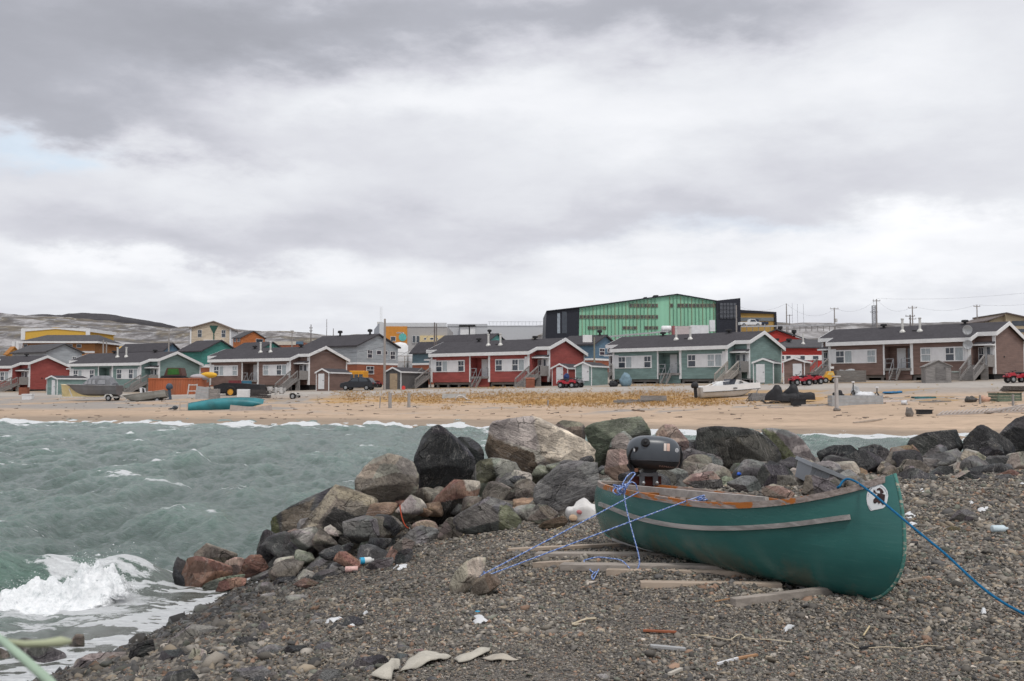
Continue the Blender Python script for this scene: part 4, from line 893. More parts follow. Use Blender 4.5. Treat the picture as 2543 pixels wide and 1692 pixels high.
# grey boat on trailer with canvas top
q = gpt(236, 996); k = q.y / F
t = empty('covered_boat', q + Vector((2.75, -.2, 0)), math.pi + R(-3), 'grey boat with a canvas top and windows on a galvanised trailer', 'boat')
m = MB(); rows = hull(m, 5.6, 2.1, 1.15, .12, .75, .82); mm_ = m
for i, v in enumerate(m.v): m.v[i] = (v[0], v[1], v[2] + .55)
m.build('hull', GREYH, t)
m = MB(); rr = [[(a, b, c + .55) for a, b, c in r] for r in rows]; deck(m, rr, 0, 16, -.02); m.build('deck', CANV, t)
m = MB(); rim(m, rr, .04); m.build('gunwale', mat('light_grey_rail', (.33, .33, .34), .4), t)
m = MB(); sec = []
for x, h_, b_ in ((.5, .25, .9), (.9, .85, .92), (1.5, 1.08, .92), (2.6, 1.08, .92), (3.3, .72, .85), (4.0, .18, .6)):
    sec.append([(x, -b_, 1.7), (x, -b_ * .88, 1.7 + h_ * .7), (x, -b_ * .6, 1.7 + h_), (x, b_ * .6, 1.7 + h_), (x, b_ * .88, 1.7 + h_ * .7), (x, b_, 1.7)])
b0 = len(m.v)
for s in sec: m.v += s
for i in range(5):
    for j in range(5): a = b0 + i * 6 + j; m.f.append((a, a + 1, a + 7, a + 6))
m.f.append(tuple(b0 + j for j in range(6))); m.f.append(tuple(b0 + 30 + j for j in range(6)))
cn = m.build('canvas_top', CANV, t)
for x in (1.2, 2.3, 2.75, 3.15):
    w_ = .85 if x == 1.2 else .36
    MB().prism([(x, .945, 1.85), (x + w_, .94, 1.85), (x + w_ * .85, .88, 2.25 - (.15 if x > 3 else 0)), (x + .03, .88, 2.33)], (0, .02, 0)).build('window', mat('clear_vinyl', (.30, .31, .33), .3, .15), cn)
m = MB(); m.bar((-.2, .75, .42), (5.2, .35, .42), .1, .1); m.bar((-.2, -.75, .42), (5.2, -.35, .42), .1, .1); m.bar((5.0, 0, .42), (6.9, 0, .42), .1, .1); m.bar((5.3, 0, .4), (5.7, 0, 1.35), .09, .09); m.bar((6.7, 0, 0), (6.7, 0, .75), .07, .07); m.build('trailer_frame', GALV, t)
for y in (1.0, -1.0): wheel(t, (.75, y, .33), .33, .2)
for y in (1.0, -1.0): MB().prism([(.3, y - .12, .45), (.4, y - .12, .68), (.6, y - .12, .76), (.9, y - .12, .76), (1.1, y - .12, .68), (1.2, y - .12, .45), (1.1, y - .12, .45), (.9, y - .12, .7), (.6, y - .12, .7), (.4, y - .12, .45)], (0, .26, 0)).build('mudguard', GALV, t)
# cream boat
q = gpt(137, 990)
t = empty('cream_boat', q + Vector((4.9, 1.2, -.15)), math.pi + R(-8), 'faded cream boat with a tall plumb bow behind the covered grey boat', 'boat')
m = MB(); rows = hull(m, 5.0, 2.3, 1.6, .12, .15, .62, p=2.6, bow_rake=.03, deadrise=.1); m.build('hull', CREAMG, t); m = MB(); deck(m, rows, 0, 16, 0); m.build('deck', mat('pale_cream_deck', (.72, .62, .42), .6, .1), t)
m = MB(); rim(m, rows, .06); m.build('gunwale', mat('pale_cream_deck', (.72, .62, .42)), t)
# aluminium boat with blue grey outboard
q = gpt(368, 995)
t = empty('aluminium_boat', q + Vector((2.0, .2, .25)), 0, 'bare aluminium boat tilted bow up with a dark blue outboard', 'boat', rot=(R(4), R(9), math.pi + R(6)))
m = MB(); rows = hull(m, 4.3, 1.75, .85, .18, .7, .85, p=2.2); m.build('hull', ALU, t); m = MB(); rim(m, rows, .04); m.build('gunwale', ALU, t); m = MB(); deck(m, rows, 9, 16, -.03); m.build('bow_deck', ALU, t); m = MB(); deck(m, rows, 0, 9, -.45, .9); m.build('floor', DARK, t)
m = MB(); m.box(2.3, 2.6, -.6, .6, .75, 1.5); m.box(1.4, 1.9, -.75, .75, .5, .95); m.build('console', PANEL, t); m = MB(); m.box(2.2, 2.31, .3, .75, .95, 1.4); m.build('opening', DARK, t)
outboard(t, -.05, .75, 1.2, mat('slate_blue_cowl', (.05, .075, .11), .4))
m = MB(); m.bar((.2, -.5, -.25), (4.6, 0, -.1), .1, .1); m.bar((.2, .5, -.25), (4.6, 0, -.1), .1, .1); m.bar((4.2, .0, -.2), (4.3, 0, .9), .09, .09); m.build('trailer_frame', GALV, t)
for y in (.8, -.8): wheel(t, (.9, y, -.12), .30, .18)
# shipping container and what lies on it
q = gpt(363, 983); q.y += .6; k = q.y / F; w = 129 * k; hh = 43 * k
t = empty('container', q, R(-4), 'rusty orange steel container among the boats and junk', 'container')
m = MB(); n = 40
for i in range(n):
    x0, x1 = w * i / n, w * (i + 1) / n; d = .05 if i % 2 else 0
    m.add([(x0, d, 0), (x1, d, 0), (x1, d, hh), (x0, d, hh), (x1, .05 - d, 0), (x1, .05 - d, hh)], [(0, 1, 2, 3), (1, 4, 5, 2)])
m.box(0, w, .06, 2.4, 0, hh - .01); m.build('shell', ORC, t); m = MB(); m.box(-.02, w + .02, -.03, 2.42, hh - .12, hh + .02); m.box(-.02, w + .02, -.03, .1, 0, .14); m.build('frame_rail', ORC, t)
def crate(q, w, d, h, m_, label, rz=0.0, name='crate', cat='crate', boards=4, group=None, tilt=(0, 0)):
    t = empty(name, q, rz, label, cat, group, rot=(tilt[0], tilt[1], rz))
    m = MB(); bh = h / boards
    for i in range(boards):
        z0, z1 = i * bh + .01, (i + 1) * bh - .015
        m.box(0, w, 0, .04, z0, z1); m.box(0, w, d - .04, d, z0, z1); m.box(0, .04, .04, d - .04, z0, z1); m.box(w - .04, w, .04, d - .04, z0, z1)
    m.box(.02, w - .02, .04, d - .04, .02, .05); m.build('board_side', m_, t)
    m = MB()
    for x in (.02, w - .1): m.box(x, x + .08, -.025, 0, 0, h + .02)
    m.build('corner_post', m_, t); return t
qc = q
t = empty('cargo_box', qc + Vector((w * .26, .6, hh + .30)), R(-5), 'dark brown box with a green panel standing on the orange container', 'box')
m = MB(); a = 48 * k; h2 = 20 * k; m.prism([(0, 0, 0), (a, 0, 0), (a * .88, 0, h2), (a * .17, 0, h2)], (0, 1.4, 0)); m.build('body', mat('dark_brown_shell', (.09, .045, .035), .6, .2), t); m = MB(); m.prism([(a * .2, -.02, .15), (a * .85, -.02, .15), (a * .78, -.02, h2 - .1), (a * .24, -.02, h2 - .1)], (0, .02, 0)); m.build('panel', mat('bright_green_panel', (.035, .14, .025), .6, .2), t)
t = empty('timber_stack', qc + Vector((w * .2, .3, hh + .02)), R(-4), 'dark flat stack of boards lying on the orange container', 'boards')
m = MB()
for i in range(5): m.box(.05 * i, 62 * k - .1 * i, .1 * (i % 2), 1.6, i * .06, i * .06 + .05)
m.build('stack', mat('dark_boards', (.045, .045, .05), .7, .3), t)
t = empty('tarp_bundle', qc + Vector((w * .80, .5, hh + .02)), R(5), 'grey and yellow tarpaulin bundle lying on the end of the container', 'tarp')
m = MB(); m.ell((1.0, .4, .15), (1.3, .7, .38), 14, 8); m.build('grey_tarp', mat('dirty_white_tarp', (.42, .40, .42), .8, .1), t, True); m = MB(); m.ell((2.0, .2, .38), (1.0, .45, .36), 14, 8); m.build('yellow_tarp', mat('yellow_tarp', (.70, .40, .04), .7, .12), t, True)
# junk heap right of it
def frame_thing(q, w, h, m_, label, rz=0, name='wooden_rack', cat='rack', lean=0.2, shelves=2):
    t = empty(name, q, rz, label, cat, rot=(-lean, 0, rz)); m = MB()
    for x in (0, w): m.box(x - .05, x + .05, -.04, .04, 0, h)
    for i in range(shelves + 1): z = h * (i + .3) / (shelves + .3) - .1; m.box(.05, w - .05, -.035, .035, z - .05, z + .05)
    m.build('frame', m_, t); return t
frame_thing(gpt(465, 989), 20 * .048, 1.6, mat('chalky_wood', (.50, .48, .46), .8, .12), 'white wooden rack leaning beside the orange container', R(-8), lean=.25)
q = gpt(484, 992); crate(q, 1.4, .9, 1.45, mat('grey_sled_wood', (.36, .37, .38), .8, .14), 'grey plank crate standing tilted beside the black trailer', R(12), boards=5, tilt=(0, R(7)))
q = gpt(518, 991); crate(q, 1.05, .6, 1.1, GREYWOOD, 'open grey shelf box in front of the black trailer', R(-6), boards=2)
q = gpt(520, 986); q.y += 1.5; k = q.y / F
t = empty('flatbed_trailer', q, R(-6), 'black tarpaulin covered trailer with a big yellow hubbed tyre', 'trailer')
m = MB(); m.prism([(0, 0, .5), (118 * k, 0, .45), (118 * k, 0, 1.35), (70 * k, 0, 1.5), (25 * k, 0, 1.55), (0, 0, 1.2)], (0, 2.0, 0)); m.build('tarp_load', BLK, t); m = MB(); m.box(0, 116 * k, .1, 1.9, .35, .5); m.build('trailer_frame', DARK, t)
wheel(t, (48 * k, -.35, .55), .62, .42, rimm=mat('yellow_rim', (.70, .35, .05), .5, .1)); wheel(t, (48 * k, 2.2, .55), .62, .42)
q2 = q + Vector((23 * k, 2.2, 1.0))
t = empty('steel_panel', q2 + Vector((0, 0, -1.2)), R(-5), 'dark red corrugated panel standing behind the black trailer', 'panel')
m = MB()
for i in range(10): m.box(i * .15, i * .15 + .14, (i % 2) * .03, .06, 0, 2.05)
m.build('sheet', DKRED, t)
t = empty('steel_panel', q2 + Vector((32 * k, 0, -1.2)), R(-5), 'blue corrugated panel standing behind the black trailer', 'panel')
m = MB()
for i in range(8): m.box(i * .15, i * .15 + .14, (i % 2) * .03, .06, 0, 2.0)
m.build('sheet', BLUEP, t)
q = gpt(588, 990); k = q.y / F; t = empty('white_cabinet', q, R(-3), 'white upright cabinet standing on the sand beside the trailer', 'cabinet')
m = MB(); m.box(0, 31 * k, 0, .7, 0, 23 * k); m.build('body', mat('white_enamel', (.68, .69, .70), .5, .05), t, bevel=.03); m = MB(); m.box(.05, 31 * k - .05, -.03, 0, .06, 23 * k - .06); m.build('door', mat('white_enamel', (.68, .69, .70)), t)
q = gpt(621, 992); crate(q, 45 * k, 1.0, 24 * k, mat('black_boards', (.05, .045, .045), .75, .35), 'long dark slatted crate beside the white cabinet', R(-3), boards=4)
q = gpt(690, 992); k = q.y / F; t = empty('boat_trailer', q + Vector((-1.2, .3, 0)), R(-4), 'small silver trailer loaded with pale scrap metal', 'trailer')
m = MB(); m.box(0, 3.1, 0, .08, .42, .52); m.box(0, 3.1, 1.2, 1.28, .42, .52); m.box(0, .08, 0, 1.3, .42, .52); m.bar((3.0, .6, .45), (4.2, .6, .4), .08, .08); m.build('trailer_frame', GALV, t)
for y in (-.15, 1.45): wheel(t, (2.75, y, .32), .33, .18)
MB().prism([(2.35, -.28, .5), (2.5, -.28, .74), (3.0, -.28, .74), (3.2, -.28, .5), (3.05, -.28, .5), (2.9, -.28, .68), (2.6, -.28, .68), (2.45, -.28, .5)], (0, .26, 0)).build('mudguard', GALV, t)
m = MB(); rr = random.Random(3)
for i in range(26): c = Vector((rr.uniform(-.1, 1.7), rr.uniform(0, 1.2), rr.uniform(.5, 1.15))); m.cbox(c, (rr.uniform(.1, .5), rr.uniform(.08, .3), rr.uniform(.1, .4)), rr.uniform(0, 3), rr.uniform(-.5, .5))
for i in range(3): m.lathe([(.14, -.3), (.16, -.28), (.16, .28), (.1, .32)], (.3 + .55 * i, .3, .9), 12)
m.build('scrap_load', mat('pale_scrap', (.48, .47, .46), .5, .35, 3), t)
q = gpt(628, 969); q.y += 1; k = q.y / F; t = empty('wooden_platform', q, R(-8), 'low weathered timber platform in front of the brown bungalow steps', 'platform')
m = MB(); m.box(0, 85 * k, 0, 1.8, .45, .62); m.box(.1, 84 * k, .1, .2, 0, .45); m.box(.1, 84 * k, .1, .2, .62, .72); m.build('decking', wood('olive_grey_timber', (.25, .235, .19)), t)
# upturned teal canoe on the sand
q = gpt(470, 1020); k = q.y / F
t = empty('teal_canoe', q + Vector((-.3, .4, 0)), 0, 'teal canoe lying on its side on the sand with a raised bow', 'canoe', rot=(R(-62), R(-5), R(6)))
m = MB(); n = 20; base = 0
for i in range(n + 1):
    u = i / n; b = .62 * (1 - max(0, (u - .3) / .7) ** 2.6) ** .8 * (.62 + .38 * min(1, u * 3)); zs = .62 + .22 * max(0, (u - .4) / .6) ** 2.2
    for j in range(9):
        a = math.pi * j / 8; m.v.append((u * 6.6, b * math.cos(a) * (abs(math.cos(a)) ** -.35 if abs(math.cos(a)) > 1e-3 else 1), zs * (1 - math.sin(a) ** .7)))
for i in range(n):
    for j in range(8): a = i * 9 + j; m.f.append((a, a + 1, a + 10, a + 9))
m.f.append(tuple(range(9))); m.build('hull', mat('teal_canvas', (.035, .20, .23), .4, .2, 1, dirt=.12), t, True)
m = MB()
for s in (0, 8): m.tube([Vector(m2) for m2 in [t.children[0].data.vertices[i * 9 + s].co for i in range(n + 1)]], .03, 6)
m.build('gunwale', GREYWOOD, t)
t = empty('trestle', gpt(580, 1012) + Vector((0, .6, 0)), 0, 'dark block propping up the bow of the teal canoe', 'block'); m = MB(); m.box(-.2, .25, -.2, .2, 0, .32); m.box(-.12, .17, -.15, .15, .32, .45); m.build('block', BROWNWOOD, t)
frame_thing(gpt(446, 1021), 18 * k, .85, mat('tan_wood', (.42, .35, .29), .8, .15), 'pale wooden frame at the stern of the teal canoe', R(8), lean=.15, shelves=1)
q = gpt(412, 1021); t = empty('outboard_motor', q + Vector((.7, 0, .25)), R(180), 'dark outboard motor lying on the sand beside the teal canoe', 'outboard motor', rot=(R(85), 0, R(178))); outboard(t, .2, 0, .8, mat('dusty_black', (.06, .07, .08), .6), 'cowl')
q = gpt(577, 1021); t = empty('driftwood_board', q, R(2), 'warped grey board lying on the sand past the canoe bow', 'board'); m = MB()
pts = [(-.2, 0, .28), (1.2, 0, .14), (2.4, 0, .12), (3.4, 0, .3)]
for a, b in zip(pts, pts[1:]): m.bar(a, b, .06, .5, (0, 0, 1))
m.build('board', mat('bleached_board', (.42, .37, .34), .85, .12), t)
# small stuff on the sand
def post(px, y0, y1, wpx, label, m_=None, group='old posts on the beach', lean=0.0):
    q = gpt(px, y1); k = q.y / F; t = empty('post', q, 0, label, 'post', group, rot=(0, lean, .3)); w_ = wpx * k / 2; h = (y1 - y0) * k
    m = MB(); m.add([(-w_, -w_, -.3), (w_, -w_, -.3), (w_, w_, -.3), (-w_, w_, -.3), (-w_ * .85, -w_ * .85, h), (w_ * .85, -w_ * .85, h - .04), (w_ * .85, w_ * .85, h - .06), (-w_ * .85, w_ * .85, h - .02)], [(0, 3, 2, 1), (4, 5, 6, 7), (0, 1, 5, 4), (1, 2, 6, 5), (2, 3, 7, 6), (3, 0, 4, 7)]); m.build('shaft', m_ or mat('bleached_post', (.30, .285, .275), .85, .2, 3, stretch=(4, 4, .5)), t); return t
post(968.5, 975, 1014, 8, 'weathered wooden post in the sand, thicker one beside the sagging wire'); post(1015.5, 975, 1012, 7, 'weathered wooden post in the sand nearer the red bungalow steps'); post(943, 985, 1014, 2.5, 'thin leaning stake in the sand beside the thick post', lean=R(3))
post(2434, 981, 1004, 4, 'short grey post beside the pink tarp on the sand'); post(2516, 979, 1008, 4.5, 'short grey post in front of the green crates'); post(1361, 993, 1008, 3.5, 'short stub of a post in the dry grass below the red quads')
q = gpt(2078, 1019); k = q.y / F; t = post(2078, 938, 1019, 7.5, 'tall pale post with a stone at its foot on the open sand', mat('pale_post', (.42, .40, .39), .85, .15, 3, stretch=(4, 4, .5))); m = MB(); m.box(-.32, .32, -.08, .08, 82 * k, 82 * k + .1); m.build('top_board', mat('pale_post', (.42, .40, .39)), t)
def flatbox(px0, px1, y0, y1, d, m_, label, name, cat, rz=0, bev=.03, group=None):
    q = gpt(px0, y1); k = q.y / F; t = empty(name, q, rz, label, cat, group); m = MB(); m.box(0, (px1 - px0) * k, 0, d, -.05, (y1 - y0) * k); m.build('body', m_, t, bevel=bev); return t, (px1 - px0) * k, (y1 - y0) * k
t, w, h = flatbox(54, 78, 979, 993, .7, mat('white_enamel', (.68, .69, .70)), 'white chest lying by the road in front of the red bungalow', 'white_chest', 'chest'); MB().box(-.02, w + .02, -.03, .72, h * .78, h + .02).build('lid', mat('white_enamel', (.68, .69, .70)), t)
t, w, h = flatbox(46, 66, 963, 981, .8, RUST, 'rusty red box beside the stairs of the red bungalow at the edge', 'rusty_box', 'box'); MB().box(-.03, w + .03, -.03, .83, h, h + .05).build('lid', RUST, t)
t, w, h = flatbox(1306, 1328, 942, 964, .9, RUST, 'rust brown box standing by the steps of the red bungalow', 'rusty_box', 'box'); MB().prism([(-.03, -.03, h), (w + .03, -.03, h), (w + .03, .95, h + .14), (-.03, .95, h + .14)], (0, 0, .04)).build('lid', RUST, t)
t, w, h = flatbox(2283, 2316, 1018, 1030, .55, BLK, 'black plastic tub standing alone on the open sand', 'tub', 'tub'); MB().box(-.05, w + .05, -.04, .6, h - .05, h + .01).build('rim', BLK, t)
t, w, h = flatbox(1970, 2002, 990, 1009, .8, BLK, 'black box in front of the covered snowmobiles', 'black_box', 'box'); MB().box(-.02, w + .02, -.02, .82, h * .8, h + .03).build('lid', BLK, t)
t, w, h = flatbox(2365, 2394, 925, 945, .9, GREYWOOD, 'weathered box with a pale lid by the stairs of the dish house', 'wooden_box', 'box'); MB().box(-.04, w + .04, -.04, .94, h, h + .12).build('lid', mat('pale_teal_lid', (.36, .42, .40), .7), t)
t, w, h = flatbox(1867, 1928, 977, 997, 1.2, mat('wire_mesh_grey', (.22, .22, .225), .8, .3, 9), 'grey wire mesh crate lying on the bank behind the motor boat', 'mesh_crate', 'crate', 0, 0)
m = MB(); m.box(-.4, w, -.06, -.01, 0, .06); m.bar((-.5, -.03, .02), (0, -.03, h), .05, .05); m.build('rail', DARK, t)
q = gpt(2080, 951); q.y += .3; crate(q, 72 * q.y / F, 1.2, 31 * q.y / F, wood('old_grey_boards', (.20, .19, .18)), 'long weathered plank crate in front of the brown dish house', R(-4), boards=5)
q = gpt(2066, 1010); k = q.y / F; crate(q, 126 * k, 1.1, 28 * k, mat('grey_sled_wood', (.36, .37, .38)), 'long grey sled box with white sacks on the sand', R(-2), boards=3, name='sled_box', cat='sled box')
def lump(q, r, m_, label, name, cat, seed=0, amp=.25, group=None, rz=0):
    rr = random.Random(seed); t = empty(name, q, rz, label, cat, group); m = MB(); m.ell((0, 0, r[2] * .7), r, 20, 14); bm_ = []
    for i, v in enumerate(m.v):
        d = mnoise.noise(Vector((v[0] / r[0] * 1.6 + seed, v[1] / r[1] * 1.6, v[2] / r[2] * 1.6))) * amp + mnoise.noise(Vector((v[0] * 5 + seed, v[1] * 5, v[2] * 5))) * amp * .3
        m.v[i] = (v[0] * (1 + d), v[1] * (1 + d), max(-.02, v[2] * (1 + d)))
    m.build('body', m_, t, True); return t
SACK = mat('white_sack', (.66, .67, .69), .6, .08, 4)
lump(q + Vector((85 * k, .5, 20 * k)), (27 * k, .5, 10 * k), SACK, 'white sack slumped in the long grey sled box', 'sack', 'sack', 4); lump(q + Vector((67 * k, .7, 26 * k)), (10 * k, .4, 14 * k), mat('grey_sack', (.40, .41, .42), .7), 'grey hooded sack beside the white one in the sled box', 'sack', 'sack', 9, .35)
lump(q + Vector((22 * k, .5, 22 * k)), (12 * k, .4, 9 * k), BLK, 'black bag at the post end of the long sled box', 'bag', 'bag', 5, .4)
def tripod(q, h, label):
    t = empty('tripod', q, 0, label, 'tripod', 'black tripods in the sled box')
    for a in (0, 2.1, 4.2): MB().bar((0, 0, h * .55), (.28 * math.cos(a + .5), .28 * math.sin(a + .5), 0), .05, .05).build('leg', DARK, t)
    MB().box(-.03, .03, -.03, .03, h * .5, h).build('shaft', DARK, t); MB().box(-.09, .09, -.07, .07, h, h + .12).build('head', PANEL, t)
tripod(q + Vector((57 * k, .3, 22 * k)), 37 * k, 'taller black tripod leaning in the sled box beside the grey sack'); tripod(q + Vector((116 * k, .3, 24 * k)), 22 * k, 'short black tripod at the end of the sled box past the white sack')
# covered snowmobiles
for a, b, lb, sd in ((1950, 1003, 'black covered snowmobile behind the black box, the one nearer the motor boat', 3), (1990, 1000, 'black covered snowmobile nearer the tall pale post', 8)):
    q = gpt(a, b) + Vector((0, .7, 0)); t = empty('snowmobile', q, R(160), lb, 'snowmobile', 'covered snowmobiles on the bank'); m = MB()
    prof = [(-1.25, .15), (-1.2, .6), (-.9, .72), (-.4, .66), (.0, .72), (.12, 1.15), (.3, 1.36), (.55, 1.36), (.75, 1.05), (1.15, .72), (1.3, .5), (1.32, .2)]
    for y, s_ in ((-.48, .7), (-.36, 1), (.36, 1), (.48, .7)): m.v += [(x, y, .1 + z * s_) for x, z in prof]
    n = len(prof)
    for j in range(3):
        for i in range(n - 1): a_ = j * n + i; m.f.append((a_, a_ + 1, a_ + n + 1, a_ + n))
    m.f.append(tuple(range(n))); m.f.append(tuple(3 * n + i for i in range(n))); m.build('cover', BLK, t, True)
    for y in (-.4, .4): MB().tube([(.3, y, .08), (1.3, y, .05), (1.6, y, .25)], .05, 6).build('ski', DARK, t)
    MB().box(.2, .5, -.4, .4, 1.0, 1.06).build('windscreen_strap', PANEL, t)
def plank(px0, y0, px1, y1, wpx, m_, label, name='plank', cat='plank', lift=.05, group='boards lying on the far beach', hpx=None):
    a, b = gpt(px0, y0), gpt(px1, y1); k = a.y / F; t = empty(name, a, 0, label, cat, group); d = b - a; w_ = max(.08, wpx * k)
    MB().bar((0, 0, lift), (d.x, d.y, d.z + lift), w_ * 1.6, w_, (0, 0, 1)).build('board', m_, t)
plank(1912, 1000, 1975, 994, 3, BROWNWOOD, 'dark plank sticking out below the covered snowmobiles'); plank(1990, 1008, 2066, 1006, 3, mat('bleached_board', (.42, .37, .34)), 'pale plank running from the black box to the sled box')
plank(2192, 999, 2259, 996, 5, mat('white_board', (.62, .55, .52), .8), 'pinkish white board lying past the end of the sled box'); plank(2283, 1000, 2362, 998, 3, GREYWOOD, 'thin grey board lying below the teal pallet'); plank(1905, 1014, 1948, 1014, 2, mat('bleached_board', (.42, .37, .34)), 'thin bleached board on the sand below the mesh crate')
plank(1570, 1020, 1600, 1023, 2.5, BROWNWOOD, 'dark short board on the sand below the pallet heap'); plank(2120, 1052, 2190, 1043, 2, mat('tan_wood', (.42, .35, .29)), 'long tan stick of driftwood near the far waterline', 'driftwood', 'driftwood')
for i in range(11):
    x0 = 2325 + i * 20
plank(2326, 1033, 2543, 1024, 2.2, mat('bleached_board', (.42, .37, .34)), 'grey rail of a collapsed picket fence on the sand', 'fence_rail', 'rail')
q0 = gpt(2326, 1033); t = empty('picket_fence', q0, 0, 'collapsed grey picket fence lying flat on the sand', 'fence'); m = MB()
for i in range(22):
    a = gpt(2330 + i * 10, 1032.5 - i * .5); b = gpt(2344 + i * 10, 1026.5 - i * .62); m.bar(a - q0 + Vector((0, 0, .06)), b - q0 + Vector((0, 0, .14)), .10, .03)
m.build('picket_panel', mat('bleached_board', (.42, .37, .34)), t)
plank(2455, 1029, 2545, 1011, 4, mat('bleached_board', (.42, .37, .34)), 'bleached beam lying across the collapsed picket fence', lift=.15)
# pallet heap, fallen panel
q = gpt(1525, 1004); k = q.y / F
t = empty('pallet', q, R(-3), 'collapsed grey wooden pallet heap in the dry grass', 'pallet'); m = MB()
for i in range(9): m.box(.3 + i * .45, .62 + i * .45, .1, 1.3, .32 + .02 * (i % 3), .37 + .02 * (i % 3))
m.box(0, 4.4, .1, .2, .12, .32); m.box(0, 4.4, 1.1, 1.2, .12, .32); m.box(2.2, 4.4, .02, .08, .3, .72); m.build('slat_panel', GREYWOOD, t)
MB().box(.6, .7, 0, .1, -.1, .4).build('leg', GREYWOOD, t); MB().box(2.0, 2.1, 0, .1, -.1, .4).build('leg', GREYWOOD, t); MB().bar((2.0, 0, .45), (2.4, -.3, -.05), .07, .07).build('brace', GREYWOOD, t)
q = gpt(1097, 991); k = q.y / F; t = empty('fallen_panel', q, R(-2), 'grey board panel fallen in the dry grass below the red bungalow', 'panel'); MB().add([(0, 0, 0), (59 * k, 0, 0), (59 * k, .5, 13 * k), (0, .5, 13 * k), (0, .06, 0), (59 * k, .06, 0), (59 * k, .56, 13 * k), (0, .56, 13 * k)], [(0, 1, 2, 3), (7, 6, 5, 4), (0, 4, 5, 1), (1, 5, 6, 2), (2, 6, 7, 3), (3, 7, 4, 0)]).build('board', mat('grey_panel', (.30, .285, .265), .8, .15), t)
q = gpt(1131, 995); k = q.y / F; t = empty('pipe_hoop', q, 0, 'bent white pipe hoop beside the fallen grey panel', 'pipe'); MB().tube([(0, 0, 0), (2 * k, 0, 7 * k), (9 * k, 0, 12 * k), (18 * k, 0, 11 * k), (27 * k, 0, 4 * k), (36 * k, 0, 1 * k)], .07, 8).build('pipe', mat('white_pipe', (.55, .52, .50), .6), t, True)
# green crates, timber, tarps at the right
q = gpt(2477, 998); k = q.y / F; crate(q, 62 * k, 1.3, 22 * k, mat('faded_green_boards', (.13, .17, .125), .8, .2), 'stack of faded green plank crates near the edge of the photo', R(2), boards=3); t = empty('plywood_sheet', q + Vector((0, 0, 22 * k + .02)), R(2), 'bare plywood sheet lying on the faded green crates', 'plywood'); MB().box(-.1, 64 * k, -.1, 1.3, 0, .06).build('sheet', PLY, t)
q = gpt(2502, 976); k = q.y / F; t = empty('timber_stack', q, R(1), 'dark stack of timber behind the green crates', 'timber'); m = MB()
for i in range(5): m.box(.1 * i, 70 * k, .1 * (i % 2), 1.5, i * .11, i * .11 + .1)
m.build('stack', wood('dark_timber', (.10, .085, .075)), t)
lump(gpt(2416, 1000) + Vector((0, .3, 0)), (.48, .35, .27), mat('dark_net', (.09, .085, .08), .9, .3, 8), 'dark bundle of netting on the sand beside a short post', 'net_bundle', 'net', 12, .3); lump(gpt(2450, 998) + Vector((0, .3, 0)), (.4, .3, .24), PINKT, 'pinkish crumpled tarp on the sand beside a short post', 'tarp', 'tarp', 21, .4)
lump(gpt(2221, 978) + Vector((0, .2, 0)), (.72, .4, .13), BLUET, 'crumpled blue tarp lying below the road', 'tarp', 'tarp', 31, .5); lump(gpt(1556, 960) + Vector((0, .5, 0)), (.62, .5, .75), mat('blue_grey_tarp', (.16, .24, .29), .7, .2), 'blue grey tarpaulin bundle by the stairs of the green bungalow', 'tarp_bundle', 'tarp', 41, .22)
lump(gpt(2103, 949) + Vector((0, .2, .15)), (1.1, .6, .62), TARP, 'pale grey tarp covering something beside the yellow vehicle', 'tarp', 'tarp', 51, .3); lump(gpt(1524, 961) + Vector((0, .3, 0)), (.45, .4, .35), BLK, 'black heap of bags beside the blue grey tarpaulin', 'bag_heap', 'bags', 61, .4)
lump(gpt(2259, 1035), (.26, .22, .34), mat('grey_boulder', (.19, .17, .155), .9, .3, 3), 'lone grey stone on the sand beside the black tub', 'stone', 'stone', 71, .25); lump(gpt(2078, 1021), (.27, .2, .13), mat('grey_boulder', (.19, .17, .155)), 'dark stone at the foot of the tall pale post', 'stone', 'stone', 72, .2)
q = gpt(2273, 991); k = q.y / F; t = empty('pallet', q, R(-2), 'teal painted pallet lying on the sand beyond the bucket', 'pallet'); m = MB()
for i in range(6): m.box(i * .28, i * .28 + .18, 0, .9, .14, .18)
m.box(0, 1.6, 0, .08, 0, .14); m.box(0, 1.6, .8, .88, 0, .14); m.build('slat_panel', mat('teal_paint_wood', (.05, .16, .18), .75, .25), t)
q = gpt(2247, 1006); t = empty('bucket', q + Vector((0, .1, .17)), R(20), 'white bucket lying on its side on the sand', 'bucket', rot=(R(90), 0, R(60))); MB().lathe([(.02, -.2), (.14, -.2), (.17, .2), (.16, .2), (.13, -.17), (.02, -.17)], (0, 0, 0), 16).build('shell', SACK, t, True); MB().tube([(-.17, 0, .18), (0, .2, .2), (.17, 0, .18)], .012, 5).build('handle', STEEL, t)
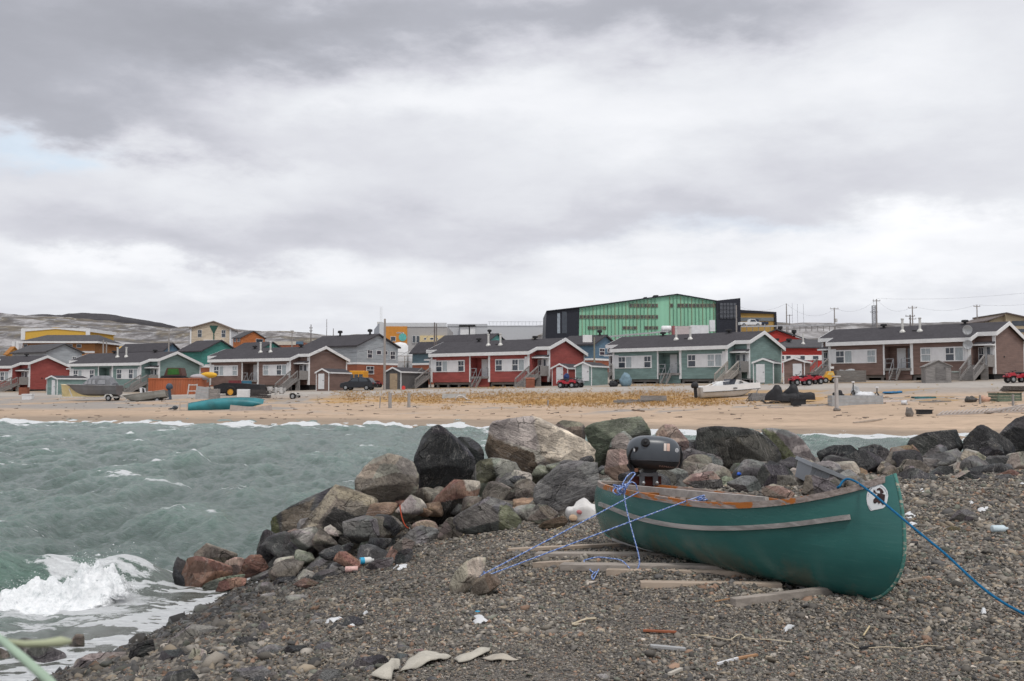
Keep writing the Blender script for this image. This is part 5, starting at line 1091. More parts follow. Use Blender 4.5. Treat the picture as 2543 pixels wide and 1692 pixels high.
# quads
def quad(px, py, rz, label, m_=None, sc=1.0, dup=None):
    q = gpt(px, py)
    t = empty('quad_bike', q, rz, label, 'quad bike', 'quad bikes parked by the houses'); t.scale = (sc,) * 3; m_ = m_ or REDP
    for x in (-.62, .62):
        for y in (-.42, .42): wheel(t, (x, y, .29), .29, .24)
    m = MB(); m.prism([(-.95, -.3, .62), (-.9, -.3, .80), (-.35, -.3, .82), (-.1, -.3, .62), (.2, -.3, .66), (.4, -.3, .92), (.85, -.3, .78), (1.0, -.3, .56), (.7, -.3, .42), (-.7, -.3, .42)], (0, .6, 0))
    for x in (-.62, .62):
        for y in (-.42, .42): m.prism([(x - .36, y - .15, .50), (x - .28, y - .15, .66), (x + .28, y - .15, .66), (x + .36, y - .15, .50), (x + .3, y - .15, .5), (x + .2, y - .15, .61), (x - .2, y - .15, .61), (x - .3, y - .15, .5)], (0, .3, 0))
    m.build('body', m_, t); m = MB(); m.ell((-.25, 0, .86), (.5, .17, .1), 12, 8); m.build('seat', BLK, t, True)
    m = MB(); m.tube([(.3, -.4, 1.08), (.38, -.15, 1.0), (.38, .15, 1.0), (.3, .4, 1.08)], .025, 6); m.tube([(.5, 0, .7), (.37, 0, 1.02)], .04, 6); m.build('handlebar', DARK, t)
    for x in (-.72, .72): m = MB(); [m.tube([(x - .25, y, .9), (x + .25, y, .9)], .014, 5) for y in (-.3, -.1, .1, .3)]; m.tube([(x - .25, -.32, .9), (x - .25, .32, .9)], .016, 5); m.tube([(x + .25, -.32, .9), (x + .25, .32, .9)], .016, 5); m.tube([(x, 0, .7), (x, 0, .9)], .03, 5); m.build('rack', DARK, t)
    m = MB(); m.box(.96, 1.0, -.2, -.08, .62, .72); m.box(.96, 1.0, .08, .2, .62, .72); m.build('headlight', GLASS, t); return t
quad(1409, 964, R(-20), 'red quad bike with a blue pack parked in front of the red shed'); lump(gpt(1407, 962) + Vector((0, .3, .85)), (.32, .28, .34), mat('navy_pack', (.03, .055, .16), .8, .3), 'blue and dark pack tied on the seat of the red quad', 'pack', 'pack', 81, .2)
quad(1425, 963, R(-35), 'grey quad bike parked between the red quad and the stair', mat('grey_plastic', (.20, .20, .21), .5)); quad(1988, 958, R(195), 'red quad bike with a white front in front of the brown shed'); quad(2017, 955, R(200), 'red quad bike half behind the other one near the grey stairs'); quad(2526, 951, R(185), 'red quad bike at the gable of the brown dish house')
quad(930, 963, R(160), 'dark red quad bike parked behind the small black car', DKRED)
# small black car
q = gpt(889, 970); k = q.y / F
t = empty('parked_car', q + Vector((0, .6, 0)), R(168), 'small black hatchback parked between the brown shed and the pole', 'car')
CARB = mat('black_car_paint', (.012, .013, .018), .2, .1, spec=.6, bump=0)
lo = [(-1.95, .35), (-2.0, .75), (-1.9, .95), (-.9, 1.02), (1.3, 1.0), (1.95, .85), (2.05, .55), (2.0, .3)]; m = MB(); m.prism([(x, -.85, z) for x, z in lo], (0, 1.7, 0)); m.build('body', CARB, t, bevel=.06)
up = [(-1.8, .95), (-1.45, 1.45), (-.2, 1.55), (.45, 1.45), (1.15, 1.0)]; m = MB()
for y, s_ in ((-.78, 1), (.78, 1)): pass
m.prism([(x, -.72, z) for x, z in up], (0, 1.44, 0)); m.build('cabin', CARB, t, bevel=.05)
for y in (-.74, .74):
    MB().prism([(-1.35, y - .01, 1.03), (-1.2, y - .01, 1.38), (-.3, y - .01, 1.46), (-.3, y - .01, 1.03)], (0, .02, 0)).build('window', GLASS, t); MB().prism([(-.22, y - .01, 1.03), (-.22, y - .01, 1.46), (.35, y - .01, 1.38), (.85, y - .01, 1.05)], (0, .02, 0)).build('window', GLASS, t)
for x in (-1.25, 1.3):
    for y in (-.78, .78): wheel(t, (x, y, .33), .33, .2)
MB().box(1.9, 2.02, -.75, -.45, .62, .76).build('headlight', GLASS, t); MB().box(1.9, 2.02, .45, .75, .62, .76).build('headlight', GLASS, t); MB().box(-2.02, -1.9, -.75, -.5, .75, .9).build('tail_light', DKRED, t); MB().box(-2.02, -1.9, .5, .75, .75, .9).build('tail_light', DKRED, t)
# yellow bus behind the car
q = gpt(884, 967); q = P(866, 962, 135); k = 135 / F
t = empty('yellow_bus', q, R(-10), 'yellow bus partly hidden behind the black hatchback', 'bus'); w = 38 * k; h = 41 * k
m = MB(); m.box(0, w, 0, 2.2, .35, h); m.build('body', mat('bus_yellow', (.72, .33, .03), .45, .08), t, bevel=.12)
for i in range(3): MB().box(.12 + i * .66, .66 + i * .66, -.03, 0, h * .42, h * .78).build('window', GLASS, t)
for x in (.4, w - .4): wheel(t, (x, .1, .38), .38, .25)
# yellow tracked vehicle by the stairs
q = gpt(2064, 952); k = q.y / F
t = empty('yellow_buggy', q + Vector((-.5, .4, 0)), R(-8), 'small yellow buggy with a white seat back in front of the dish house', 'buggy')
m = MB(); m.prism([(-.05, 0, .3), (1.0, 0, .3), (1.0, 0, .62), (.85, 0, 1.15), (.3, 0, 1.15), (.0, 0, .6)], (0, 1.0, 0)); m.build('body', YELP, t, bevel=.05); MB().prism([(.28, -.02, .8), (.88, -.02, .8), (.8, -.02, 1.05), (.36, -.02, 1.05)], (0, .02, 0)).build('window', mat('cream_panel', (.62, .5, .2), .5), t)
for x in (.1, .9):
    for y in (0, 1.0): wheel(t, (x, y, .28), .28, .2)
MB().box(.6, .95, .3, .8, 1.4, 1.62).build('seat_back', SACK, t); MB().box(.72, .8, .5, .58, 1.1, 1.4).build('seat_post', DARK, t)
# picnic table, red can, meter box
q = gpt(777, 968); t = empty('picnic_table', q, R(-20), 'brown picnic table beside the long brown shed', 'table'); MB().box(-.5, .5, -.4, .4, .55, .62).build('tabletop', BROWNWOOD, t)
for x in (-.35, .35):
    MB().bar((x, -.35, 0), (x, .2, .58), .06, .06).build('leg', BROWNWOOD, t); MB().bar((x, .35, 0), (x, -.2, .58), .06, .06).build('leg', BROWNWOOD, t)
q = gpt(1002, 968); t = empty('fuel_can', q, 0, 'bright red fuel can on the ground beside the charcoal shed', 'fuel can'); MB().box(-.2, .2, -.1, .1, 0, .36).build('body', mat('bright_red_can', (.7, .06, .05), .5), t, bevel=.04); MB().box(-.08, .08, -.03, .03, .36, .46).build('handle', mat('bright_red_can', (.7, .06, .05)), t)
# lumber under and around the red bungalow
for i, (a, b, c_, d_) in enumerate(((1085, 958, 1110, 957), (1120, 960, 1150, 959), (1240, 957, 1258, 955))): plank(a, b, c_, d_, 3, GREYWOOD, ('grey timber offcut under the red bungalow floor, nearest its grey stairs', 'grey timber offcut under the middle of the red bungalow', 'grey timber offcut under the red bungalow beside the rusty box')[i], 'timber_offcut', 'timber', group='timber offcuts under the red bungalow')
# objects on the school terrace
q = P(1655, 828, 242); t = empty('fuel_tank', q, 0, 'white horizontal tank on the terrace in front of the green school', 'tank'); MB().lathe([(.1, -1.35), (.7, -1.2), (.85, -.95), (.85, .95), (.7, 1.2), (.1, 1.35)], (0, 0, 1.0), 18, 'x').build('shell', WHITE, t, True); MB().box(-.8, -.6, -.5, .5, 0, .3).build('saddle', STEEL, t); MB().box(.6, .8, -.5, .5, 0, .3).build('saddle', STEEL, t)
q = P(1672, 832, 236); k = 236 / F; t = empty('storage_container', q, R(-1), 'white storage container with one pink end below the green school', 'container'); MB().box(0, 42 * k, 0, 2.4, -.8, 22 * k).build('shell', mat('pinkish_container', (.52, .45, .44), .7, .1), t); MB().box(43 * k, 88 * k, 0, 2.4, -.8, 24 * k).build('shell', PANEL, t); MB().box(-.1, 4 * k, -.05, 2.4, -.8, 23 * k).build('end_panel', mat('faded_red_panel', (.34, .12, .12), .7), t)
def pickup(q, rz, m_, label, name='pickup_truck'):
    t = empty(name, q, rz, label, 'pickup truck', 'vehicles parked at the school'); MB().prism([(-2.6, -.9, .4), (-2.6, -.9, 1.05), (-.4, -.9, 1.05), (-.2, -.9, 1.75), (1.0, -.9, 1.75), (1.5, -.9, 1.1), (2.6, -.9, 1.0), (2.6, -.9, .4)], (0, 1.8, 0)).build('body', m_, t, bevel=.05)
    MB().prism([(-.15, -.92, 1.12), (-.05, -.92, 1.62), (.95, -.92, 1.62), (1.3, -.92, 1.12)], (0, .02, 0)).build('window', GLASS, t)
    for x in (-1.7, 1.7):
        for y in (-.85, .85): wheel(t, (x, y, .38), .38, .25)
pickup(P(1862, 811.5, 238), R(5), WHITE, 'white pickup truck parked at the mustard wing of the school'); pickup(P(1880, 811, 240), R(175), mat('dark_blue_paint', (.03, .04, .07), .3), 'dark pickup truck behind the white one at the school')
q = P(1769, 818, 238); t = empty('transformer_box', q, 0, 'tall pale grey utility cabinet at the school terrace', 'cabinet'); MB().box(-.6, .7, 0, 1, -.5, 2.2).build('body', PANEL, t, bevel=.04); MB().box(-.5, .6, -.03, 0, .1, 2.0).build('door', PANEL, t)
# terrace retaining bank with guard rail
for a, b, lb in (((1470, 846), (1660, 829), 'grey guard rail climbing the road below the green school'), ((1840, 817), (2075, 813.5), 'grey guard rail along the terrace edge past the mustard wing')):
    A0, B0 = P(a[0], a[1], 232), P(b[0], b[1], 232); t = empty('guard_rail', A0, 0, lb, 'guard rail'); d = B0 - A0; n = 16
    MB().bar((0, 0, .55), d + Vector((0, 0, .55)), .08, .35).build('beam', mat('galvanised_rail', (.42, .42, .43), .5), t)
    m = MB()
    for i in range(n + 1): p = d * (i / n); m.box(p.x - .07, p.x + .07, .05, .2, p.z - .8, p.z + .6)
    m.build('post_row', GREYWOOD, t)
# ---------------------------------------------------------------- poles and wires
POLEW = mat('grey_pole', (.32, .29, .27), .85, .15, 2, stretch=(3, 3, .3)); POLED = mat('dark_pole', (.17, .15, .145), .85, .2)
TOPS = {}
def pole(px, yt, yb, Y, label, arms=(), r=None, m_=None, group='utility poles', box=False, name='utility_pole', cat='utility pole'):
    q = P(px, yb, Y); h = (yb - yt) * Y / F; r = r or .14; t = empty(name, q, R(random.uniform(-15, 15)), label, cat, group)
    MB().tube([(0, 0, -1.5), (0, 0, h)], [r, r * .7], 8).build('shaft', m_ or POLEW, t)
    for z_, w_ in arms:
        m = MB(); m.box(-w_, w_, -.07, .07, h - z_ - .07, h - z_ + .07)
        for x in (-w_ * .9, 0, w_ * .9): m.box(x - .05, x + .05, -.05, .05, h - z_ + .07, h - z_ + .28)
        m.build('crossarm', m_ or POLEW, t)
    if box: MB().lathe([(.05, -.5), (.28, -.48), (.28, .35), (.05, .42)], (.4, 0, h - 3.0), 12).build('transformer', GALV, t)
    TOPS[label] = q + Vector((0, 0, h)); return label
p1 = pole(954.7, 792, 968, 116, 'tall pale utility pole beside the charcoal shed', (), .17); p2 = pole(419, 817, 876, 165, 'pale utility pole above the green bungalow roof'); p3 = pole(1079, 801, 862, 138, 'dark utility pole above the red bungalow roof', (), .13, POLED); p3b = pole(1084, 803, 862, 139.5, 'dark pole close behind the other above the red bungalow roof', (), .1, POLED)
p4 = pole(772, 806, 850, 240, 'thin distant pole with equipment behind the grey house', ((.9, .35), (1.6, .3)), .14, POLED); p5 = pole(811, 793, 850, 240, 'thin tall distant mast left of the grey house ridge', (), .09, POLED, name='radio_mast', cat='mast'); p6 = pole(827.6, 816, 850, 240, 'short thin distant pole at the grey house ridge', (), .12, POLED)
p7 = pole(1829, 758, 818, 236, 'pale pole standing in front of the navy entrance block', (), .2); p8 = pole(1953.7, 754, 815, 240, 'plain pole past the end of the mustard wing', (), .16, POLEW); p9 = pole(2072.7, 764, 816, 235, 'pole with one crossarm above the brown house, nearest the red houses', ((.3, .95),), .16, box=True)
p10 = pole(2178, 743, 816, 235, 'tallest crossarm pole beside the lattice mast', ((.4, .85),), .16); p11 = pole(2266.8, 759.5, 816, 225, 'pole with two crossarms above the chimneys of the brown house', ((.5, .95), (3.0, .8)), .16); p12 = pole(2261, 782, 818, 215, 'short stout pole with a crossarm beside the double crossarm pole', ((.3, 1.0),), .2, POLED)
p13 = pole(2427, 756.7, 806, 225, 'crossarm pole near the beige building', ((.4, .8), (4.5, .35)), .15); p14 = pole(1961, 781, 812, 330, 'small distant crossarm pole beside the plain pole', ((.3, 1.0),), .14, POLED); p15 = pole(526, 866, 900, 170, 'short thin pole beside the teal house', (), .08)
p16 = pole(1476, 838, 895, 138, 'greenish pole with a meter box in front of the blue house', (), .14, mat('greenish_pole', (.25, .24, .19), .85, .15)); MB().box(-1.6, -.35, -.2, .2, 2.5, 3.5).build('meter_box', PANEL, [o for o in COL.objects if o.get('label', '').startswith('greenish pole')][0])
p17 = pole(256, 845, 880, 225, 'short pale twin post beside the tiny yellow hut', (), .2); p18 = pole(264, 848, 880, 226, 'second short pale post beside the tiny yellow hut', (), .2); p19 = pole(725, 820, 862, 230, 'thin pale pole behind the brown bungalow ridge', ((.3, .35),), .14)
# lattice mast
q = P(2171, 812, 236); h = 53 * 236 / F; t = empty('lattice_mast', q, 0, 'steel lattice mast beside the tallest crossarm pole', 'mast')
MS = mat('mast_steel', (.27, .27, .29), .5); m = MB(); cs = [(-.35, -.35), (.35, -.35), (.35, .35), (-.35, .35)]
for x, y in cs: m.box(x - .05, x + .05, y - .05, y + .05, -1, h)
n = 10
for i in range(n):
    z0, z1 = h * i / n, h * (i + 1) / n
    for j in range(4): a, b = cs[j], cs[(j + 1) % 4]; m.bar((*a, z0), (*b, z1), .05, .05); m.bar((*a, z1), (*b, z1), .05, .05)
m.build('lattice', MS, t); MB().box(-.9, .9, -.1, .1, h - 1.6, h - 1.45).build('crossarm', MS, t); MB().box(-.03, .03, -.03, .03, h, h + 1.6).build('antenna', MS, t)
for x, y0 in ((1968, 753), (1981, 755), (1996, 755)):
    q = P(x, 812, 400); MB().box(-.05, .05, -.05, .05, -2, (812 - y0) * 400 / F).build('radio_mast', mat('far_mast', (.42, .43, .46), .6), None)
    o = COL.objects[-1] if False else bpy.context.scene.objects[[o.name for o in COL.objects if o.name.startswith('radio_mast')][-1]]; o.location = q
    tag(o, {1968: 'hair thin distant mast nearest the plain pole', 1981: 'hair thin distant mast in the middle of three', 1996: 'hair thin distant mast farthest from the school'}[x], 'mast', 'hair thin masts beyond the school')
CAB = mat('cable_black', (.10, .10, .105), .7)
def wire(a, b, sag, label, r=.013):
    a, b = Vector(a), Vector(b); pts = []
    for i in range(17): t = i / 16; p = a.lerp(b, t); p.z -= sag * 4 * t * (1 - t); pts.append(p - a)
    t = MB().tube(pts, r, 4).build('power_line', CAB, None); t.location = a; tag(t, label, 'power line', 'power lines')
wire(TOPS[p8], TOPS[p9] + Vector((0, 0, -.4)), 2.2, 'sagging power line from the plain pole to the single crossarm pole'); wire(TOPS[p9], TOPS[p10], 1.8, 'sagging power line from the single crossarm pole to the tallest pole'); wire(TOPS[p10], TOPS[p11], 2.0, 'sagging power line from the tallest pole to the double crossarm pole'); wire(TOPS[p11], TOPS[p13], 1.2, 'power line from the double crossarm pole towards the beige building'); wire(TOPS[p10] + Vector((0, 0, .2)), P(2543, 728, 210), .6, 'high power line leaving the tallest pole towards the edge of the photo'); wire(TOPS[p13], P(2580, 752, 210), .4, 'power line leaving the crossarm pole near the beige building')
wire(TOPS[p7], TOPS[p8], 1.5, 'power line from the navy entrance block pole to the plain pole'); wire(TOPS[p16], TOPS[p7], 1.6, 'long power line crossing the front of the green school'); wire(TOPS[p1] + Vector((0, 0, -3.2)), hpt(3, Lc + NW, 3.0, 4.4), .5, 'power line from the tall pale pole to the brown bungalow gable', .016); wire(TOPS[p1] + Vector((0, 0, -3.6)), hpt(2, -1.0, 2.0, 4.0), .4, 'power line from the tall pale pole to the red bungalow', .016); wire(TOPS[p1] + Vector((0, 0, -5)), TOPS[p3] + Vector((0, 0, -1)), .6, 'low power line from the tall pale pole to the dark pole', .016)
# ---------------------------------------------------------------- dry grass on the bank
def tufts(name, n, xr, yr, Ymid, hrange, cols, dens, seed, far=True, wid=.02, blades=7):
    rg = np.random.default_rng(seed); V = []; Fc = []; K = []
    for _ in range(n):
        px = rg.uniform(*xr); py = rg.uniform(*yr)
        if rg.random() > dens(px, py): continue
        q = ground(px, py, far)
        for b in range(blades):
            a = rg.uniform(0, 6.28); h = rg.uniform(*hrange); ox, oy = rg.normal(0, h * .35, 2); l = rg.uniform(.15, .7) * h
            p0 = np.array([q.x + ox, q.y + oy, q.z - .02]); d = np.array([math.cos(a), math.sin(a), 0]); s = np.array([-d[1], d[0], 0]) * wid
            p1_ = p0 + d * l * .35 + np.array([0, 0, h * .65]); p2_ = p0 + d * l + np.array([0, 0, h]); i = len(V)
            V += [p0 - s, p0 + s, p1_ + s * .7, p1_ - s * .7, p2_]; Fc += [(i, i + 1, i + 2, i + 3), (i + 3, i + 2, i + 4)]
            c = np.array(cols[rg.integers(len(cols))]) * rg.uniform(.88, 1.12); K += [c] * 5
    me = bpy.data.meshes.new(name); me.from_pydata([tuple(v) for v in V], [], Fc)
    at = me.attributes.new('Col', 'FLOAT_COLOR', 'POINT'); c = np.ones((len(V), 4), np.float32); c[:, :3] = np.array(K); at.data.foreach_set('color', c.ravel())
    g = N(name + '_blades'); o = link(name, me, g.out(attr(g, 'Col', 'Color'), .8, spec=.2)); o['kind'] = 'stuff'; return o
_gd = [(880, 990, 40, 9), (1000, 985, 60, 14), (1080, 992, 60, 10), (1200, 985, 120, 12), (1340, 990, 90, 16), (1420, 1000, 90, 10), (1490, 992, 70, 14), (1600, 980, 90, 10), (1680, 990, 80, 12), (1780, 1000, 70, 7), (1640, 1004, 90, 7), (870, 976, 60, 5), (1850, 955, 70, 3), (1620, 958, 60, 3), (720, 966, 40, 4), (1230, 963, 60, 3), (2475, 1008, 14, 4), (1110, 1015, 12, 4)]
GRD = lambda px, py: min(1, sum(math.exp(-((px - a) / c) ** 2 - ((py - b) / d) ** 2) for a, b, c, d in _gd) * 1.1) ** 1.3
tufts('dry_grass', 11000, (820, 1960), (955, 1020), 95, (.07, .22), [(.47, .28, .11), (.43, .26, .10), (.50, .31, .13), (.40, .24, .10), (.33, .22, .10)], GRD, 3, wid=.014)
tufts('dry_grass', 2200, (560, 2500), (948, 1012), 95, (.06, .2), [(.50, .33, .13), (.30, .26, .10)], lambda a, b: .5 * GRD(a, b) + .05, 4, wid=.014)
# litter and stones strewn on the far sand
m = MB(); rr = random.Random(11); cols = []
for i in range(420):
    px = rr.uniform(0, 2543); py = rr.choice((rr.uniform(1000, 1042), rr.uniform(985, 1010))); q = gpt(px, py); s_ = rr.uniform(.05, .14)
    m.cbox(q, (s_ * rr.uniform(1, 4.5), s_, s_ * .7), rr.uniform(-.5, .5), rr.uniform(-.3, .3), rr.uniform(-.2, .2))
o = m.build('debris', mat('dark_debris', (.15, .12, .10), .9, .5, 1), None); o['kind'] = 'stuff'
# ---------------------------------------------------------------- rocks of the breakwater
def rock_material():
    g = N('rock'); o = g.obj(); oi = g.n('ShaderNodeObjectInfo').outputs['Random']
    cb = g.n('ShaderNodeCombineXYZ'); g.l(g.math('MULTIPLY', oi, 37.0), cb.inputs[0]); g.l(g.math('MULTIPLY', oi, 91.0), cb.inputs[1]); g.l(g.math('MULTIPLY', oi, 53.0), cb.inputs[2])
    va = g.n('ShaderNodeVectorMath', operation='ADD'); g.l(o, va.inputs[0]); g.l(cb.outputs[0], va.inputs[1]); v = va.outputs[0]
    col = attr(g, 'Col', 'Color')
    vr = g.n('ShaderNodeVectorRotate', rotation_type='AXIS_ANGLE'); vr.inputs['Axis'].default_value = (.5, .6, .62); g.l(v, vr.inputs[0]); g.l(g.math('MULTIPLY', oi, 6.28), vr.inputs['Angle'])
    band = g.noise(g.mapv(vr.outputs[0], (2.2, 2.2, 13)), 1.6, 6, .65, 1.2)
    n1 = g.noise(v, 2.6, 7, .65, .3); n2 = g.noise(v, 22, 5, .7); n3 = g.noise(v, 90, 3, .7)
    c = g.mix(g.ramp(n1, .32, .68), g.mix(1.0, col, (.62, .60, .60), 'MULTIPLY'), g.mix(1.0, col, (1.32, 1.30, 1.26), 'MULTIPLY'))
    c = g.mix(g.math('MULTIPLY', g.ramp(band, .50, .66), .45), c, g.mix(1.0, col, (.45, .44, .45), 'MULTIPLY'))
    c = g.mix(g.math('MULTIPLY', g.ramp(band, .40, .30), .35), c, g.mix(.55, g.mix(1.0, col, (1.7, 1.6, 1.5), 'MULTIPLY'), (.30, .27, .22)))
    c = g.mix(g.math('MULTIPLY', g.ramp(n2, .52, .64), .65), c, g.mix(1.0, col, (.36, .35, .35), 'MULTIPLY'))
    c = g.mix(g.math('MULTIPLY', g.ramp(n3, .56, .66), .50), c, g.mix(.5, col, (.42, .40, .36)))
    c = g.mix(g.math('MULTIPLY', g.ramp(g.noise(v, 5, 6, .75, .5), .60, .72), .40), c, (.22, .19, .13))
    ve = g.noise(g.mapv(vr.outputs[0], (1, 1, 3)), 1.4, 4, .6, .8); vein = g.math('SUBTRACT', 1.0, g.math('MULTIPLY', g.math('ABSOLUTE', g.math('SUBTRACT', ve, .5)), 90.0), True)
    c = g.mix(g.math('MULTIPLY', vein, .30), c, (.42, .40, .37))
    wp = g.n('ShaderNodeVectorMath', operation='ADD'); g.l(v, wp.inputs[0]); nv_ = g.n('ShaderNodeTexNoise'); nv_.inputs['Scale'].default_value = 4; nv_.inputs['Detail'].default_value = 4; g.l(v, nv_.inputs['Vector'])
    sc_ = g.n('ShaderNodeVectorMath', operation='SCALE'); g.l(nv_.outputs['Color'], sc_.inputs[0]); sc_.inputs['Scale'].default_value = .22; g.l(sc_.outputs[0], wp.inputs[1])
    vc = g.n('ShaderNodeTexVoronoi'); vc.inputs['Scale'].default_value = 3.4; g.l(g.mapv(wp.outputs[0], (1, .8, 2.4), (.5, .4, .3)), vc.inputs['Vector']); sc2 = g.n('ShaderNodeSeparateColor'); g.l(vc.outputs['Color'], sc2.inputs[0])
    ve_ = g.n('ShaderNodeTexVoronoi', feature='DISTANCE_TO_EDGE'); ve_.inputs['Scale'].default_value = 2.4; g.l(g.mapv(wp.outputs[0], (1, 1, 1.9), (.2, .5, 0)), ve_.inputs['Vector'])
    c = g.mix(g.math('MULTIPLY', g.ramp(sc2.outputs[0], .5, .8), .40), c, g.mix(1.0, c, (1.9, 1.88, 1.85), 'MULTIPLY')); c = g.mix(g.math('MULTIPLY', g.ramp(sc2.outputs[0], .45, .15), .45), c, g.mix(1.0, c, (.42, .42, .43), 'MULTIPLY'))
    crack = g.math('MULTIPLY', g.ramp(ve_.outputs['Distance'], .020, .0), g.ramp(g.noise(v, 1.9, 3), .50, .62)); c = g.mix(g.math('MULTIPLY', crack, .55), c, g.mix(1.0, c, (.25, .25, .25), 'MULTIPLY'))
    h0 = g.math('ADD', g.math('MULTIPLY', sc2.outputs[1], .55), g.math('MULTIPLY', crack, -.9))
    h = g.math('ADD', g.math('ADD', g.math('MULTIPLY', band, .9), g.math('MULTIPLY', n1, .8)), g.math('ADD', g.math('MULTIPLY', n2, .5), g.math('MULTIPLY', n3, .2))); h = g.math('ADD', h, h0)
    return g.out(c, .86, g.bump(h, 1.0, .05), spec=.3)
M_ROCK = rock_material()
def _ico(n):
    bm = bmesh.new(); bmesh.ops.create_icosphere(bm, subdivisions=n, radius=1); v = np.array([x.co[:] for x in bm.verts]); f = [tuple(q.index for q in x.verts) for x in bm.faces]; bm.free(); return v, f
ICO = {n: _ico(n) for n in (1, 2, 3, 4, 5)}
PAL = {'blk': (.052, .053, .058), 'dk': (.075, .076, .08), 'slab': (.165, .163, .165), 'gry': (.28, .272, .26), 'tan': (.37, .338, .29), 'pale': (.50, .465, .42), 'red': (.25, .14, .11), 'pink': (.38, .285, .24), 'grn': (.17, .185, .145), 'brn': (.20, .178, .152), 'org': (.31, .215, .15)}
def rock_mesh(pts3, c, seed, sub=4, rough=.06, tint=(.2, .2, .2), p=110, fvar=.34, outl=None, depth=.5):
    """rounded convex stone through the given points, with facets of slightly different tone and a broken surface"""
    rr = random.Random(seed); bm = bmesh.new()
    for q in pts3: bm.verts.new(Vector(q) - c)
    bmesh.ops.convex_hull(bm, input=bm.verts); bm.normal_update()
    pl = {}
    for f in bm.faces:
        n = f.normal; d = n.dot(f.verts[0].co)
        if d > 1e-4: pl[(round(n.x, 1), round(n.y, 1), round(n.z, 1))] = (n.x, n.y, n.z, d)
    hv = np.array([x.co[:] for x in bm.verts]); bm.free(); A = list(pl.values())
    for _ in range(8):
        n = Vector((rr.gauss(0, .8), rr.gauss(-.7, .8), rr.gauss(.25, .8))).normalized(); d = float((hv @ np.array(n)).max()); A.append((n.x, n.y, n.z, d * rr.uniform(.78, .95)))
    if outl is not None:            # a few big flat faces turned to the open side
        A = [a for a in A[:len(pl)] if a[1] > -.30]; ov = np.array([tuple(q - c) for q in outl]); ov[:, 1] *= .3
        for n in ((-.62, -.75, .12), (.62, -.75, .12), (.05, -.62, .78), (.0, -.85, -.5), (.30, -.90, .30), (-.30, -.92, .05), (.75, -.45, .45), (-.75, -.45, .45)):
            n = (Vector(n) + Vector((rr.gauss(0, .2), rr.gauss(0, .12), rr.gauss(0, .2)))).normalized(); d = float((ov @ np.array(n)).max()); k = abs(n.y)
            d = min(d * rr.uniform(.97, 1.08), depth * rr.uniform(.62, 1.0) if k > .8 else 9)
            A.append((n.x, n.y, n.z, max(d, depth * .32)))
    A = np.array(A)
    V, Fc = ICO[sub]; dt = V @ A[:, :3].T / A[:, 3]; dt = np.clip(dt, 0, None)
    mx = dt.max(1, keepdims=True); r = 1 / (mx[:, 0] * ((dt / mx) ** p).sum(1) ** (1 / p)); fid = dt.argmax(1)
    size = float(np.median(r)); out = np.empty_like(V); o1 = rr.uniform(0, 99)
    for i in range(len(V)):
        q = V[i] * r[i]; s = q / size
        v = Vector((s[0] * 1.1 + o1, s[1] * 1.1, s[2] * 1.1)); n1 = mnoise.fractal(v, .9, 2.1, 5)
        v2 = Vector((s[0] * 2.2 - o1, s[1] * 2.2, s[2] * 2.2)); cell = mnoise.voronoi(v2)[0]; n2 = min(.35, cell[1] - cell[0]) - .17
        out[i] = q * (1 + rough * (n1 * .42 + n2 * .8))
    ft = np.array([[rr.uniform(1 - fvar, 1 + fvar) * rr.uniform(.96, 1.04) for _ in range(3)] for _ in range(len(A))]); ft = ft.mean(1, keepdims=True) * .85 + ft * .15  # random facet tones, also painting in the contrast of lit and dark faces
    cols = np.clip(np.array(tint)[None, :] * ft[fid], .008, .9)
    me = bpy.data.meshes.new('rock'); me.from_pydata((out).tolist(), [], Fc); me.polygons.foreach_set('use_smooth', [True] * len(Fc))
    return me, out, cols
def set_cols(me, cols):
    at = me.attributes.new('Col', 'FLOAT_COLOR', 'POINT'); c = np.ones((len(cols), 4), np.float32); c[:, :3] = cols; at.data.foreach_set('color', c.ravel())
def in_poly(x, y, poly):
    ins = np.zeros(len(x), bool); n = len(poly)
    for i in range(n):
        (x1, y1), (x2, y2) = poly[i], poly[(i + 1) % n]
        with np.errstate(divide='ignore', invalid='ignore'): ins ^= ((y1 > y) != (y2 > y)) & (x < (x2 - x1) * (y - y1) / (y2 - y1 + 1e-12) + x1)
    return ins
OCC = []
